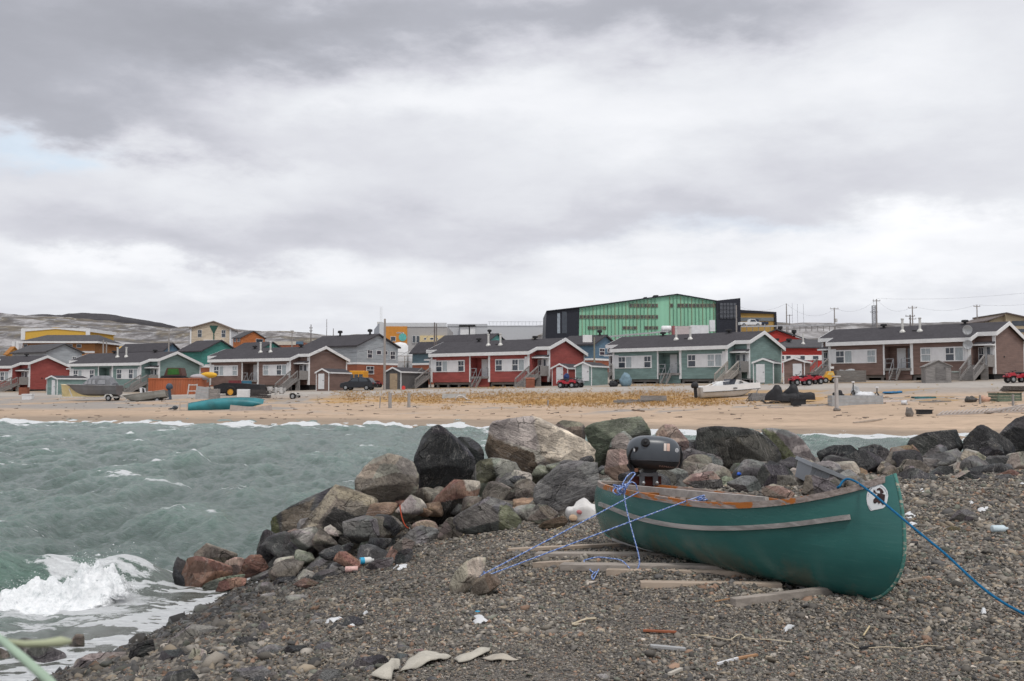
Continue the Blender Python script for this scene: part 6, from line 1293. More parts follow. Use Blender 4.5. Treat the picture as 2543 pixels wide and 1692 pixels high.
def rock(out, Y, col, label, ridge=(), zones=(), sub=None, deep=.55, rough=.07, name='boulder', group='boulders of the breakwater', foot=True, fvar=.48):
    global _rs; _rs = globals().get('_rs', 0) + 1; rr = random.Random(_rs * 13)
    if Y is None:
        lo = max(out, key=lambda a: a[1]); Y = ground(lo[0], lo[1]).y + .12
    elif Y < 14.9:
        lo = max(out, key=lambda a: a[1]); gy = ground(lo[0], lo[1]).y; Y = max(Y, min(gy + .1, float(np.interp((lo[0] - 1271) / F * gy, CREST[:, 0], CREST[:, 1])) - .6))
    pts = [P(x, y, Y) for x, y in out]; cx = sum((p for p in pts), Vector()) / len(pts)
    wd = max(p.x for p in pts) - min(p.x for p in pts); ht = max(p.z for p in pts) - min(p.z for p in pts); sz = math.sqrt(wd * ht)
    allp = list(pts)
    allp = [p + Vector((0, rr.uniform(-.16, .16) * sz, 0)) for p in pts]
    nf = len(ridge) and 2 or 4; st = rr.randrange(len(pts))
    for i in range(nf):
        e = pts[(st + i * len(pts) // nf) % len(pts)] - cx; f = rr.uniform(.25, .6)
        allp.append(cx + Vector((e.x * f, -sz * deep * rr.uniform(.55, .95), e.z * f - ht * .04)))
    for i in range(4):
        e = pts[(st + i * len(pts) // 4) % len(pts)] - cx; f = rr.uniform(.4, .7)
        allp.append(cx + Vector((e.x * f, sz * deep * rr.uniform(.6, 1.0), e.z * f - ht * .1)))
    for (x, y, d) in ridge: allp.append(P(x, y, Y - d * sz))
    zg = float(h_near(np.array([cx.x]), np.array([Y]))[0]); zlow = min(p.z for p in pts)
    if foot and zg < zlow - .02 and zlow - zg < .9:
        zt = max(zg - .1, zlow - 1.2)
        for sx in (-.3, .3): allp += [Vector((cx.x + sx * wd, Y + sz * .15, zt)), Vector((cx.x + sx * wd * .8, Y + sz * .4, zt))]
    c = Vector((cx.x, Y, cx.z)); px_w = max(a[0] for a in out) - min(a[0] for a in out)
    sub = sub or (5 if px_w > 62 else 4 if px_w > 30 else 3)
    me, V, cols = rock_mesh(allp, c, _rs, sub, rough, PAL[col] if isinstance(col, str) else col, fvar=fvar, outl=pts, depth=sz * deep)
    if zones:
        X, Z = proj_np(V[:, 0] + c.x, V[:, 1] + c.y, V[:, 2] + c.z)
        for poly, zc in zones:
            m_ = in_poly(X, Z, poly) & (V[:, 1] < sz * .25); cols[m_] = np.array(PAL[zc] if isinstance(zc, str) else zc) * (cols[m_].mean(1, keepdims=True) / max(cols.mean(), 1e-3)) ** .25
    set_cols(me, cols); o = link(name, me, M_ROCK); o.location = c; tag(o, label, 'boulder' if name == 'boulder' else 'stone', group); OCC.append(out); return o
# --- named boulders, back to front
rock([(1368, 1060), (1400, 1045), (1440, 1050), (1456, 1075), (1450, 1100), (1420, 1110), (1385, 1095)], 16.8, 'brn', 'rounded brown boulder behind the pale peaked boulder, against the surf')
rock([(1452, 1070), (1480, 1050), (1560, 1032), (1592, 1036), (1612, 1055), (1615, 1078), (1580, 1100), (1540, 1115), (1490, 1115), (1460, 1095)], 16.4, 'grn', 'long dark green grey boulder on the crest above the motor', ridge=((1590, 1060, .3),))
rock([(1130, 1085), (1165, 1085), (1190, 1100), (1203, 1122), (1190, 1150), (1160, 1150), (1140, 1125)], 16, 'dk', 'dark boulder half hidden between the black peaked and the pale peaked boulders')
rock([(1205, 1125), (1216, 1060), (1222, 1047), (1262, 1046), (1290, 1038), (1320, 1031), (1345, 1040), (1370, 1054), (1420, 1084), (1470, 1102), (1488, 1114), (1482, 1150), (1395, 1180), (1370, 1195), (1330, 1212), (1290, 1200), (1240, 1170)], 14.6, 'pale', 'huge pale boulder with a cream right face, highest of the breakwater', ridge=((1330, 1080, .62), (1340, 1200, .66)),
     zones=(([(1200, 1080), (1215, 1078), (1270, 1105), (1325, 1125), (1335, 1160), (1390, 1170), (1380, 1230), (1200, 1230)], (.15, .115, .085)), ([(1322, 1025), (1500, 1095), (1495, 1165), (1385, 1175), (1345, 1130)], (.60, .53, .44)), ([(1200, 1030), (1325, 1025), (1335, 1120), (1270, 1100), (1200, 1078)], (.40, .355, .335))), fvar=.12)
rock([(1100, 1057), (1122, 1085), (1160, 1112), (1182, 1142), (1160, 1185), (1110, 1200), (1080, 1200), (1045, 1185), (1026, 1150), (1036, 1120), (1050, 1080), (1068, 1062), (1085, 1055)], 14.2, 'blk', 'black peaked boulder with a smooth rounded left side', ridge=((1095, 1090, .6), (1072, 1180, .55)))
rock([(880, 1195), (895, 1165), (925, 1140), (960, 1128), (1000, 1130), (1030, 1145), (1047, 1175), (1042, 1195), (1000, 1215), (960, 1240), (920, 1240), (885, 1222)], 13.7, 'tan', 'tan topped boulder with dark underside beside the black peaked boulder', ridge=((975, 1170, .6),), zones=(([(880, 1185), (930, 1190), (985, 1172), (1050, 1190), (1000, 1250), (880, 1250)], 'brn'),))
rock([(1512, 1100), (1527, 1080), (1550, 1071), (1576, 1092), (1567, 1125), (1540, 1130), (1512, 1122)], 14, 'gry', 'grey block directly behind the front end of the motor cowl')
rock([(1630, 1078), (1650, 1058), (1680, 1062), (1710, 1090), (1713, 1120), (1690, 1130), (1640, 1115)], 15, 'pink', 'pale pinkish boulder behind the rear of the motor')
rock([(1713, 1125), (1714, 1093), (1731, 1064), (1771, 1057), (1834, 1060), (1878, 1066), (1907, 1086), (1936, 1115), (1949, 1145), (1929, 1165), (1863, 1180), (1808, 1165), (1753, 1145)], 15, 'dk', 'very large dark flat topped boulder above the middle of the canoe', ridge=((1790, 1085, .5), (1900, 1120, .55)), zones=(([(1770, 1090), (1880, 1078), (1940, 1130), (1900, 1185), (1800, 1160)], (.115, .112, .10)),))
rock([(1889, 1068), (1903, 1060), (1936, 1071), (1958, 1068), (1980, 1079), (1998, 1100), (2031, 1143), (2024, 1160), (1973, 1170), (1947, 1150)], 15.7, 'gry', 'sloping grey green boulder leaning on the very large dark one', zones=(([(1889, 1060), (1925, 1075), (1990, 1150), (1960, 1170), (1940, 1140)], (.20, .215, .13)),))
rock([(2030, 1124), (2068, 1110), (2116, 1102), (2131, 1116), (2100, 1140), (2083, 1145), (2045, 1140)], 16.6, 'blk', 'low black boulder against the water beside the green grey slope')
rock([(2130, 1112), (2174, 1106), (2211, 1119), (2205, 1150), (2174, 1155), (2140, 1140)], 15.8, 'dk', 'dark grey boulder behind the orange tan one')
rock([(2244, 1110), (2262, 1088), (2295, 1075), (2330, 1070), (2368, 1067), (2387, 1079), (2389, 1108), (2374, 1140), (2302, 1150), (2270, 1140)], 16.8, 'blk', 'broad black boulder in the surf line behind the orange tan one', ridge=((2310, 1090, .5),))
rock([(2389, 1093), (2427, 1054), (2460, 1060), (2486, 1082), (2522, 1104), (2522, 1126), (2486, 1140), (2449, 1148), (2390, 1130)], 16.6, 'blk', 'black angular boulder with a sharp peak near the edge of the photo', ridge=((2440, 1085, .6),))
rock([(2482, 1078), (2505, 1055), (2520, 1036), (2560, 1030), (2590, 1060), (2580, 1110), (2545, 1110)], 18.3, 'dk', 'dark boulder stack at the very edge of the photo')
rock([(1687, 1120), (1715, 1114), (1746, 1121), (1784, 1136), (1801, 1152), (1790, 1180), (1731, 1185), (1700, 1170)], 13.3, 'slab', 'dark grey boulder with pale veins behind the motor clamp')
rock([(2061, 1160), (2068, 1141), (2138, 1114), (2155, 1125), (2200, 1141), (2185, 1170), (2119, 1182), (2075, 1180)], 14.3, 'dk', 'dark wedge shaped boulder right behind the grey plastic tote')
rock([(2200, 1143), (2218, 1119), (2266, 1107), (2284, 1126), (2282, 1150), (2236, 1155)], 14.8, 'org', 'orange tan boulder beneath the broad black one', zones=(([(2195, 1140), (2290, 1135), (2290, 1165), (2195, 1165)], 'brn'),))
rock([(2285, 1138), (2310, 1112), (2335, 1106), (2352, 1115), (2355, 1145), (2320, 1152)], 15.7, 'slab', 'fan shaped grey boulder in front of the broad black one'); rock([(2427, 1128), (2440, 1100), (2460, 1094), (2490, 1110), (2494, 1132), (2450, 1138)], 15.6, 'blk', 'black block at the foot of the sharp peaked boulder')
rock([(2379, 1137), (2398, 1116), (2449, 1133), (2469, 1159), (2440, 1175), (2400, 1165)], 15.1, 'tan', 'tan triangular boulder below the sharp peaked black one'); rock([(2497, 1154), (2508, 1126), (2544, 1118), (2570, 1150), (2540, 1175), (2505, 1168)], 14.8, 'tan', 'brown grey boulder at the edge of the photo above the gravel')
rock([(2229, 1165), (2244, 1143), (2288, 1140), (2309, 1166), (2284, 1185), (2251, 1186)], 13.4, 'brn', 'grey brown boulder just behind the canoe bow tip'); rock([(2299, 1182), (2332, 1159), (2368, 1155), (2366, 1188), (2324, 1200)], 13.8, 'dk', 'dark pointed slab behind the gravel past the bow')
rock([(1178, 1155), (1185, 1140), (1220, 1132), (1250, 1148), (1280, 1150), (1302, 1175), (1312, 1205), (1275, 1235), (1235, 1220), (1195, 1205)], 13.3, 'gry', 'grey and olive boulder below the dark face of the pale boulder', zones=(([(1180, 1140), (1222, 1140), (1235, 1200), (1185, 1200)], (.11, .11, .075)),))
rock([(1090, 1190), (1110, 1160), (1140, 1129), (1165, 1132), (1180, 1152), (1177, 1190), (1140, 1205), (1105, 1205)], 13.2, 'slab', 'blue grey boulder with tan scars below the black peaked boulder')
rock([(1505, 1175), (1509, 1120), (1523, 1113), (1555, 1115), (1559, 1138), (1571, 1172), (1547, 1200), (1526, 1196)], 12.6, 'pink', 'pinkish granite block between the dark slab and the motor')
rock([(1806, 1178), (1819, 1148), (1848, 1155), (1866, 1180), (1845, 1205), (1816, 1200)], 12.9, 'grn', 'mottled olive boulder with an orange base behind the canoe rail', zones=(([(1800, 1172), (1835, 1172), (1835, 1205), (1800, 1205)], 'org'),))
rock([(1870, 1190), (1878, 1166), (1914, 1151), (1951, 1153), (1970, 1177), (1979, 1208), (1958, 1228), (1929, 1218), (1896, 1212)], 12.2, 'dk', 'big dark boulder with a grey lower right side above the canoe rail', zones=(([(1930, 1180), (1985, 1180), (1985, 1235), (1930, 1235)], (.22, .21, .19)),))
rock([(1969, 1182), (1985, 1159), (2002, 1162), (2000, 1212), (1975, 1216)], 12.7, 'gry', 'narrow upright grey stone touching the plastic tote'); rock([(2031, 1188), (2050, 1173), (2072, 1172), (2088, 1203), (2075, 1220), (2045, 1210)], 11.6, 'gry', 'pale grey block in front of the plastic tote')
rock([(950, 1230), (962, 1202), (1000, 1195), (1040, 1200), (1077, 1215), (1072, 1262), (1058, 1290), (1010, 1285), (965, 1270)], 12.9, 'gry', 'large mottled grey boulder below the tan topped one', ridge=((1015, 1225, .6),))
rock([(671, 1300), (673, 1279), (735, 1252), (811, 1216), (830, 1206), (840, 1260), (790, 1340), (727, 1362), (691, 1360), (675, 1335)], 13.9, 'dk', 'long dark boulder sloping down to the sea, left of the tan ridge', ridge=((720, 1285, .5),), zones=(([(668, 1270), (690, 1290), (700, 1345), (670, 1340)], (.10, .11, .05)), ([(700, 1270), (780, 1240), (760, 1310), (700, 1320)], (.17, .145, .115))))
rock([(645, 1335), (659, 1312), (675, 1318), (690, 1342), (720, 1352), (715, 1375), (691, 1390), (656, 1400), (642, 1370)], 13.2, 'dk', 'dark wet boulder at the waterline under the sloping dark one')
rock([(786, 1350), (727, 1352), (746, 1308), (781, 1267), (830, 1202), (882, 1214), (936, 1241), (943, 1264), (938, 1278), (900, 1320), (868, 1352)], 12.6, 'brn', 'big boulder with a sharp tan ridge and the shade of a hollow painted beneath', ridge=((845, 1235, .7), (800, 1310, .55)), zones=(([(727, 1352), (830, 1200), (850, 1215), (790, 1300), (760, 1355)], (.30, .265, .21)), ([(828, 1200), (940, 1238), (935, 1262), (885, 1245), (840, 1240)], (.33, .29, .22)), ([(800, 1300), (830, 1258), (880, 1280), (930, 1280), (870, 1360), (790, 1360)], (.045, .043, .042))))  # near-black zone paints the shade of a hollow onto the stone
rock([(1228, 1210), (1240, 1180), (1265, 1171), (1300, 1190), (1316, 1207), (1302, 1238), (1265, 1250), (1240, 1246)], 12.5, (.24, .225, .215), 'rounded granite boulder between the olive boulder and the dark slab')
rock([(1390, 1150), (1440, 1143), (1486, 1145), (1490, 1172), (1484, 1220), (1462, 1262), (1405, 1275), (1350, 1270), (1318, 1245), (1335, 1200), (1365, 1172)], 11.9, 'slab', 'large dark grey brown slab directly left of the canoe stern', ridge=((1440, 1180, .5),), deep=.4, fvar=.12)
rock([(1060, 1268), (1080, 1235), (1105, 1210), (1125, 1191), (1150, 1193), (1185, 1195), (1192, 1212), (1165, 1235), (1168, 1265), (1120, 1275), (1100, 1305), (1070, 1305)], 12.2, 'red', 'rusty red boulder in the middle, hollow shade painted on its underside', ridge=((1110, 1225, .6),), zones=(([(1060, 1270), (1085, 1250), (1160, 1235), (1180, 1270), (1100, 1310), (1060, 1310)], (.04, .038, .037)), ([(1150, 1190), (1195, 1190), (1195, 1215), (1160, 1220)], 'tan')))  # lowest zone tints in hollow shade; the mesh has no recess there
rock([(885, 1365), (903, 1340), (930, 1320), (985, 1312), (982, 1348), (966, 1370), (922, 1374), (892, 1380)], None, (.20, .225, .20), 'pale greenish slab above the white and blue bottle')
rock([(875, 1326), (882, 1300), (898, 1277), (922, 1270), (944, 1289), (945, 1310), (922, 1332), (892, 1345)], 11.9, 'slab', 'egg shaped striped grey boulder beside the sharp tan ridge'); rock([(947, 1300), (952, 1264), (966, 1247), (991, 1259), (994, 1300), (985, 1315), (960, 1310)], 12.1, 'slab', 'upright grey block between the egg shaped and the mottled boulders')
rock([(662, 1400), (719, 1354), (767, 1329), (783, 1343), (785, 1368), (740, 1395), (691, 1418), (664, 1418)], 12.1, 'slab', 'long tilted grey slab pointing down to the waterline'); rock([(746, 1415), (786, 1386), (854, 1353), (877, 1354), (868, 1370), (830, 1396), (814, 1410), (773, 1418)], None, 'slab', 'long low grey slab below the egg shaped boulder')
rock([(1087, 1335), (1100, 1300), (1115, 1283), (1140, 1285), (1151, 1302), (1146, 1328), (1110, 1345)], None, 'brn', 'dark brown upright stone at the top of the gravel slope')
rock([(1110, 1295), (1140, 1275), (1170, 1258), (1210, 1235), (1240, 1238), (1264, 1255), (1302, 1302), (1280, 1318), (1200, 1328), (1140, 1328)], 10.6, 'slab', 'broad dark layered slab with an olive corner at the gravel edge', ridge=((1200, 1270, .5),), zones=(([(1240, 1255), (1265, 1255), (1305, 1300), (1280, 1325), (1240, 1325)], (.20, .215, .14)),), deep=.45)
rock([(1270, 1265), (1285, 1240), (1310, 1237), (1329, 1256), (1318, 1280), (1285, 1282)], 11, 'slab', 'small dark grey boulder in front of the dark slab corner'); rock([(1308, 1292), (1330, 1260), (1360, 1256), (1386, 1276), (1378, 1295), (1345, 1306)], 10.7, 'brn', 'brown flat topped boulder at the foot of the dark slab')
rock([(1330, 1310), (1350, 1294), (1400, 1279), (1412, 1295), (1390, 1314)], 10.2, (.14, .10, .07), 'low rusty brown stone beside the white plastic bag')
rock([(966, 1383), (974, 1354), (1004, 1332), (1032, 1346), (1020, 1372), (990, 1386)], None, 'brn', 'brown grey stone left of the green bottle'); rock([(977, 1392), (985, 1375), (1010, 1366), (1026, 1364), (1022, 1387), (1005, 1406), (980, 1408)], None, 'blk', 'black square stone at the gravel edge below the brown grey one')
rock([(830, 1396), (838, 1375), (860, 1369), (892, 1393), (902, 1415), (868, 1414)], None, 'red', 'rust red wedge above the pink can'); rock([(900, 1410), (936, 1393), (977, 1384), (974, 1407), (936, 1419)], None, 'slab', 'flat dark slab under the white and blue bottle'); rock([(887, 1388), (909, 1370), (955, 1370), (959, 1385), (930, 1392)], None, 'dk', 'dark flat slab right above the white and blue bottle')
rock([(621, 1438), (651, 1421), (719, 1396), (733, 1415), (724, 1435), (678, 1445), (637, 1447)], None, 'slab', 'long blackish slab at the waterline below the tilted grey slab'); rock([(675, 1446), (691, 1434), (732, 1431), (741, 1443), (719, 1457), (681, 1460)], None, 'blk', 'small black slab next to the reddish stone at the gravel edge')
rock([(776, 1435), (800, 1415), (852, 1407), (861, 1420), (827, 1435), (797, 1444)], None, 'slab', 'flat grey slab left of the pink can'); rock([(723, 1452), (759, 1434), (793, 1449), (773, 1465)], None, (.25, .165, .135), 'flat reddish stone at the upper edge of the gravel slope'); rock([(732, 1433), (765, 1407), (782, 1412), (765, 1432), (743, 1441)], None, 'gry', 'narrow grey wedge between the flat slabs')
rock([(482, 1378), (515, 1350), (550, 1361), (592, 1375), (580, 1392), (550, 1400), (505, 1390)], 13.2, 'brn', 'brown slab sloping into the sea behind the red boulder'); rock([(550, 1398), (583, 1385), (607, 1389), (600, 1410), (572, 1418)], 12.7, 'pink', 'pale pink stone wedged between the two red boulders')
rock([(453, 1420), (466, 1389), (490, 1377), (512, 1381), (537, 1393), (573, 1407), (574, 1428), (537, 1442), (496, 1460), (461, 1460)], None, 'red', 'big red granite boulder standing in the foam at the seaward tip', ridge=((510, 1400, .5),)); rock([(438, 1389), (464, 1385), (467, 1420), (461, 1460), (442, 1456), (431, 1420)], None, 'blk', 'black upright slab at the seaward tip of the breakwater')
rock([(577, 1427), (594, 1400), (621, 1377), (651, 1374), (664, 1411), (648, 1430), (615, 1440), (588, 1436)], 12.0, 'red', 'second red granite boulder beside the tilted grey slab'); rock([(501, 1457), (529, 1443), (569, 1430), (607, 1427), (590, 1445), (534, 1466)], None, 'grn', 'mossy low slab between the red boulders and the foam'); rock([(529, 1472), (550, 1446), (588, 1434), (619, 1434), (610, 1453), (561, 1468)], None, 'red', 'low red slab washed by the white foam')
rock([(632, 1466), (645, 1446), (673, 1443), (684, 1467), (659, 1480)], None, 'gry', 'pale grey stone where the foam meets the gravel')
rock([(1620, 1172), (1670, 1165), (1700, 1168), (1713, 1190), (1705, 1215), (1640, 1212)], 11.6, 'gry', 'grey boulder right under the rear of the motor'); rock([(1699, 1198), (1720, 1179), (1769, 1172), (1793, 1193), (1802, 1216), (1746, 1220)], 11.7, 'pink', 'boulder with a pink flat top behind the loose board', zones=(([(1710, 1196), (1810, 1188), (1810, 1225), (1700, 1225)], (.13, .125, .125)),))
rock([(1793, 1200), (1841, 1180), (1875, 1181), (1893, 1207), (1885, 1225), (1837, 1224)], 11.4, 'slab', 'layered dark grey slab behind the end of the loose board'); rock([(1890, 1224), (1900, 1206), (1944, 1210), (1975, 1226), (1951, 1248), (1915, 1246)], 10.8, 'pink', 'low pink orange stone just over the canoe rail'); rock([(1993, 1228), (1998, 1176), (2017, 1181), (2046, 1192), (2085, 1215), (2046, 1238), (2010, 1240)], 10.6, 'slab', 'sharp grey shard standing in front of the plastic tote', zones=(([(1990, 1170), (2015, 1180), (2025, 1245), (1990, 1245)], 'brn'),))
rock([(2235, 1178), (2250, 1162), (2270, 1160), (2282, 1177), (2270, 1190), (2240, 1192)], 12.9, (.15, .135, .14), 'purplish grey stone just past the canoe bow tip'); rock([(2376, 1190), (2416, 1167), (2472, 1192), (2449, 1207), (2400, 1205)], 13.2, 'blk', 'low black slab at the top of the gravel near the edge'); rock([(2120, 1175), (2135, 1162), (2155, 1170), (2152, 1186), (2125, 1186)], 12.4, 'org', 'small orange stone right of the plastic tote'); rock([(2178, 1163), (2190, 1147), (2210, 1150), (2224, 1168), (2200, 1183), (2180, 1178)], 13, 'tan', 'small tan boulder below the orange tan one'); rock([(2090, 1187), (2105, 1166), (2120, 1170), (2132, 1188), (2110, 1202)], 12.2, 'gry', 'grey stone under the low end of the tote'); rock([(2098, 1200), (2115, 1177), (2145, 1177), (2152, 1192), (2125, 1210)], 11.4, 'brn', 'brownish stone peeping over the canoe rail near the tote')
ST = 'single stones lying on the gravel'
rock([(1113, 1452), (1128, 1420), (1151, 1396), (1187, 1380), (1205, 1387), (1204, 1410), (1189, 1434), (1161, 1460), (1148, 1480), (1128, 1480)], None, (.44, .40, .335), 'upright grey tan anchor stone tied with blue rope', name='stone', group=ST, deep=.6, fvar=.3, sub=4)
rock([(1165, 1478), (1176, 1446), (1205, 1430), (1232, 1430), (1245, 1450), (1215, 1474), (1190, 1486)], None, (.19, .16, .125), 'low brown stone half buried in front of the anchor stone', name='stone', group=ST)
for o_, c_, lb in (([(2350, 1296), (2375, 1271), (2400, 1264), (2426, 1275), (2432, 1290), (2390, 1302)], 'slab', 'grey angular stone lying alone on the gravel past the bow'), ([(401, 1604), (422, 1590), (475, 1551), (549, 1557), (598, 1573), (573, 1592), (490, 1603), (420, 1610)], (.26, .245, .235), 'large flat grey slab at the waterline, biggest of the loose stones'),
                   ([(316, 1643), (333, 1602), (380, 1587), (389, 1626), (327, 1650)], 'blk', 'black block with a straight edge beside the flat grey slab'), ([(178, 1650), (223, 1623), (309, 1623), (316, 1640), (291, 1664), (193, 1672)], (.33, .30, .27), 'wide flat grey stone with a tan patch at the edge of the foam'), ([(392, 1640), (400, 1617), (450, 1609), (466, 1626), (440, 1649), (400, 1654)], 'dk', 'dark rounded stone below the flat grey slab'), ([(172, 1598), (190, 1571), (208, 1575), (211, 1612), (180, 1616)], 'brn', 'brown lump with yellow weed standing in the foam'),
                   ([(35, 1638), (40, 1594), (65, 1587), (110, 1604), (176, 1621), (160, 1640), (80, 1646)], 'slab', 'wet grey rocks awash behind the blurred reed'), ([(-10, 1640), (0, 1611), (20, 1617), (29, 1638)], 'brn', 'brown wet stone at the very edge of the photo'), ([(465, 1638), (480, 1607), (511, 1618), (516, 1634), (490, 1650)], 'tan', 'tan block between dark stones near the bottom'), ([(573, 1604), (590, 1579), (640, 1587), (631, 1608), (590, 1616)], 'dk', 'dark stone right of the large flat slab'), ([(640, 1555), (655, 1537), (672, 1560), (650, 1576)], 'slab', 'small dark wedge above the large flat slab on the pebbles'),
                   ([(865, 1660), (880, 1634), (940, 1627), (969, 1641), (960, 1664), (900, 1672)], 'dk', 'dark flat stone beside the half buried cloth'), ([(845, 1556), (862, 1530), (890, 1531), (908, 1549), (870, 1561)], 'blk', 'black stone with a white rag against it'), ([(1006, 1628), (1020, 1612), (1050, 1610), (1062, 1625), (1035, 1633)], (.24, .17, .15), 'pinkish flat stone above the half buried cloth'), ([(972, 1645), (985, 1621), (1015, 1625), (1011, 1644)], 'dk', 'dark wedge leaning on the half buried cloth'), ([(560, 1690), (590, 1660), (650, 1655), (690, 1680), (650, 1705)], 'slab', 'dark stone at the bottom edge left of the cloth'), ([(395, 1700), (420, 1672), (470, 1668), (500, 1690), (460, 1712)], 'dk', 'dark stone at the bottom edge below the tan block'), ([(690, 1625), (715, 1600), (760, 1604), (770, 1625), (720, 1636)], 'dk', 'dark flat stone between the black stone and the flat slab'), ([(760, 1690), (790, 1662), (840, 1665), (850, 1690), (800, 1704)], 'slab', 'grey stone at the bottom edge beside the dark flat stone'), ([(2205, 1405), (2230, 1392), (2262, 1396), (2255, 1412), (2220, 1416)], 'brn', 'brown flat stone beside the canoe stem'), ([(2340, 1316), (2365, 1305), (2385, 1312), (2370, 1326)], (.26, .22, .14), 'flat yellowish stone on the gravel past the bow')):
    rock(o_, None, c_, lb, name='stone', group=ST, deep=.5)
# small stones wedged in the gaps and strewn on the beach
GAP = 'small stones wedged between the breakwater boulders'; LOOSE = 'fist sized stones scattered over the gravel'
rr = random.Random(42)
def small(q, s, col, label, group, flat=.7):
    global _rs; _rs += 1; pts = []
    r3 = random.Random(_rs)
    for _ in range(11): v = Vector((r3.gauss(0, 1), r3.gauss(0, 1), r3.gauss(0, 1))).normalized(); pts.append(Vector((v.x * s * r3.uniform(.9, 1.5), v.y * s, v.z * s * flat)))
    me, V, cols = rock_mesh(pts, Vector(), _rs, 3 if s < .2 else 4, .07, col); set_cols(me, cols); o = link('stone', me, M_ROCK); o.location = q; o.rotation_euler = (0, 0, r3.uniform(0, 6)); tag(o, label, 'stone', group); return o
cl = list(PAL.values())
top = lambda x: np.interp(x, [440, 660, 880, 1040, 1350, 1500, 1800, 2030, 2250, 2543], [1420, 1330, 1210, 1150, 1120, 1125, 1110, 1135, 1130, 1120]); bot = lambda x: np.interp(x, [440, 640, 740, 980, 1100, 1300, 1480, 1700, 2000, 2250, 2543], [1450, 1455, 1450, 1395, 1320, 1305, 1270, 1210, 1235, 1195, 1195])
for i in range(120):
    px = rr.uniform(640, 2540); t_ = rr.random(); py = top(px) + (bot(px) - top(px)) * t_ + 8; q = ground(px, bot(px)); Y = q.y + (1 - t_) * 3.6; p = P(px, py, Y); zg = float(h_near(np.array([p.x]), np.array([Y]))[0]); s = rr.uniform(.10, .24)
    p.z = min(p.z, zg + .38)
    small(p, s, rr.choice(cl), 'small broken stone wedged in a gap between breakwater boulders', GAP)
BLK_ = 'broken blocks filling the breakwater'
for i in range(64):
    px = rr.uniform(1490, 2543) if i > 20 else rr.uniform(700, 1490); t_ = rr.random(); b_ = bot(px); y0 = top(px) + 12 + (b_ - top(px) - 12) * t_; q = ground(px, b_); Y = q.y + .3 + (1 - t_) * 2.6; p = P(px, y0, Y); zg = float(h_near(np.array([p.x]), np.array([Y]))[0]); s = rr.uniform(.20, .36); p.z = min(p.z, zg + .30)
    small(p, s, rr.choice((PAL['dk'], PAL['slab'], PAL['gry'], PAL['brn'], PAL['tan'], PAL['slab'], PAL['dk'])), 'knee high broken block filling the breakwater between larger boulders', BLK_, .8)
for i in range(150):
    px, py = (rr.uniform(250, 1150), rr.uniform(1470, 1700)) if i < 95 else (rr.uniform(1100, 2540), rr.uniform(1200, 1690))
    q = ground(px, py)
    if q.z < .12: continue
    s = rr.uniform(.028, .10) * (1.0 if i < 95 and px < 900 else .5) * (q.y / 6); small(q, s, rr.choice((PAL['dk'], PAL['slab'], PAL['slab'], PAL['brn'], PAL['gry'], (.16, .15, .14))), 'fist sized grey or brown stone lying loose on the gravel', LOOSE, .5)
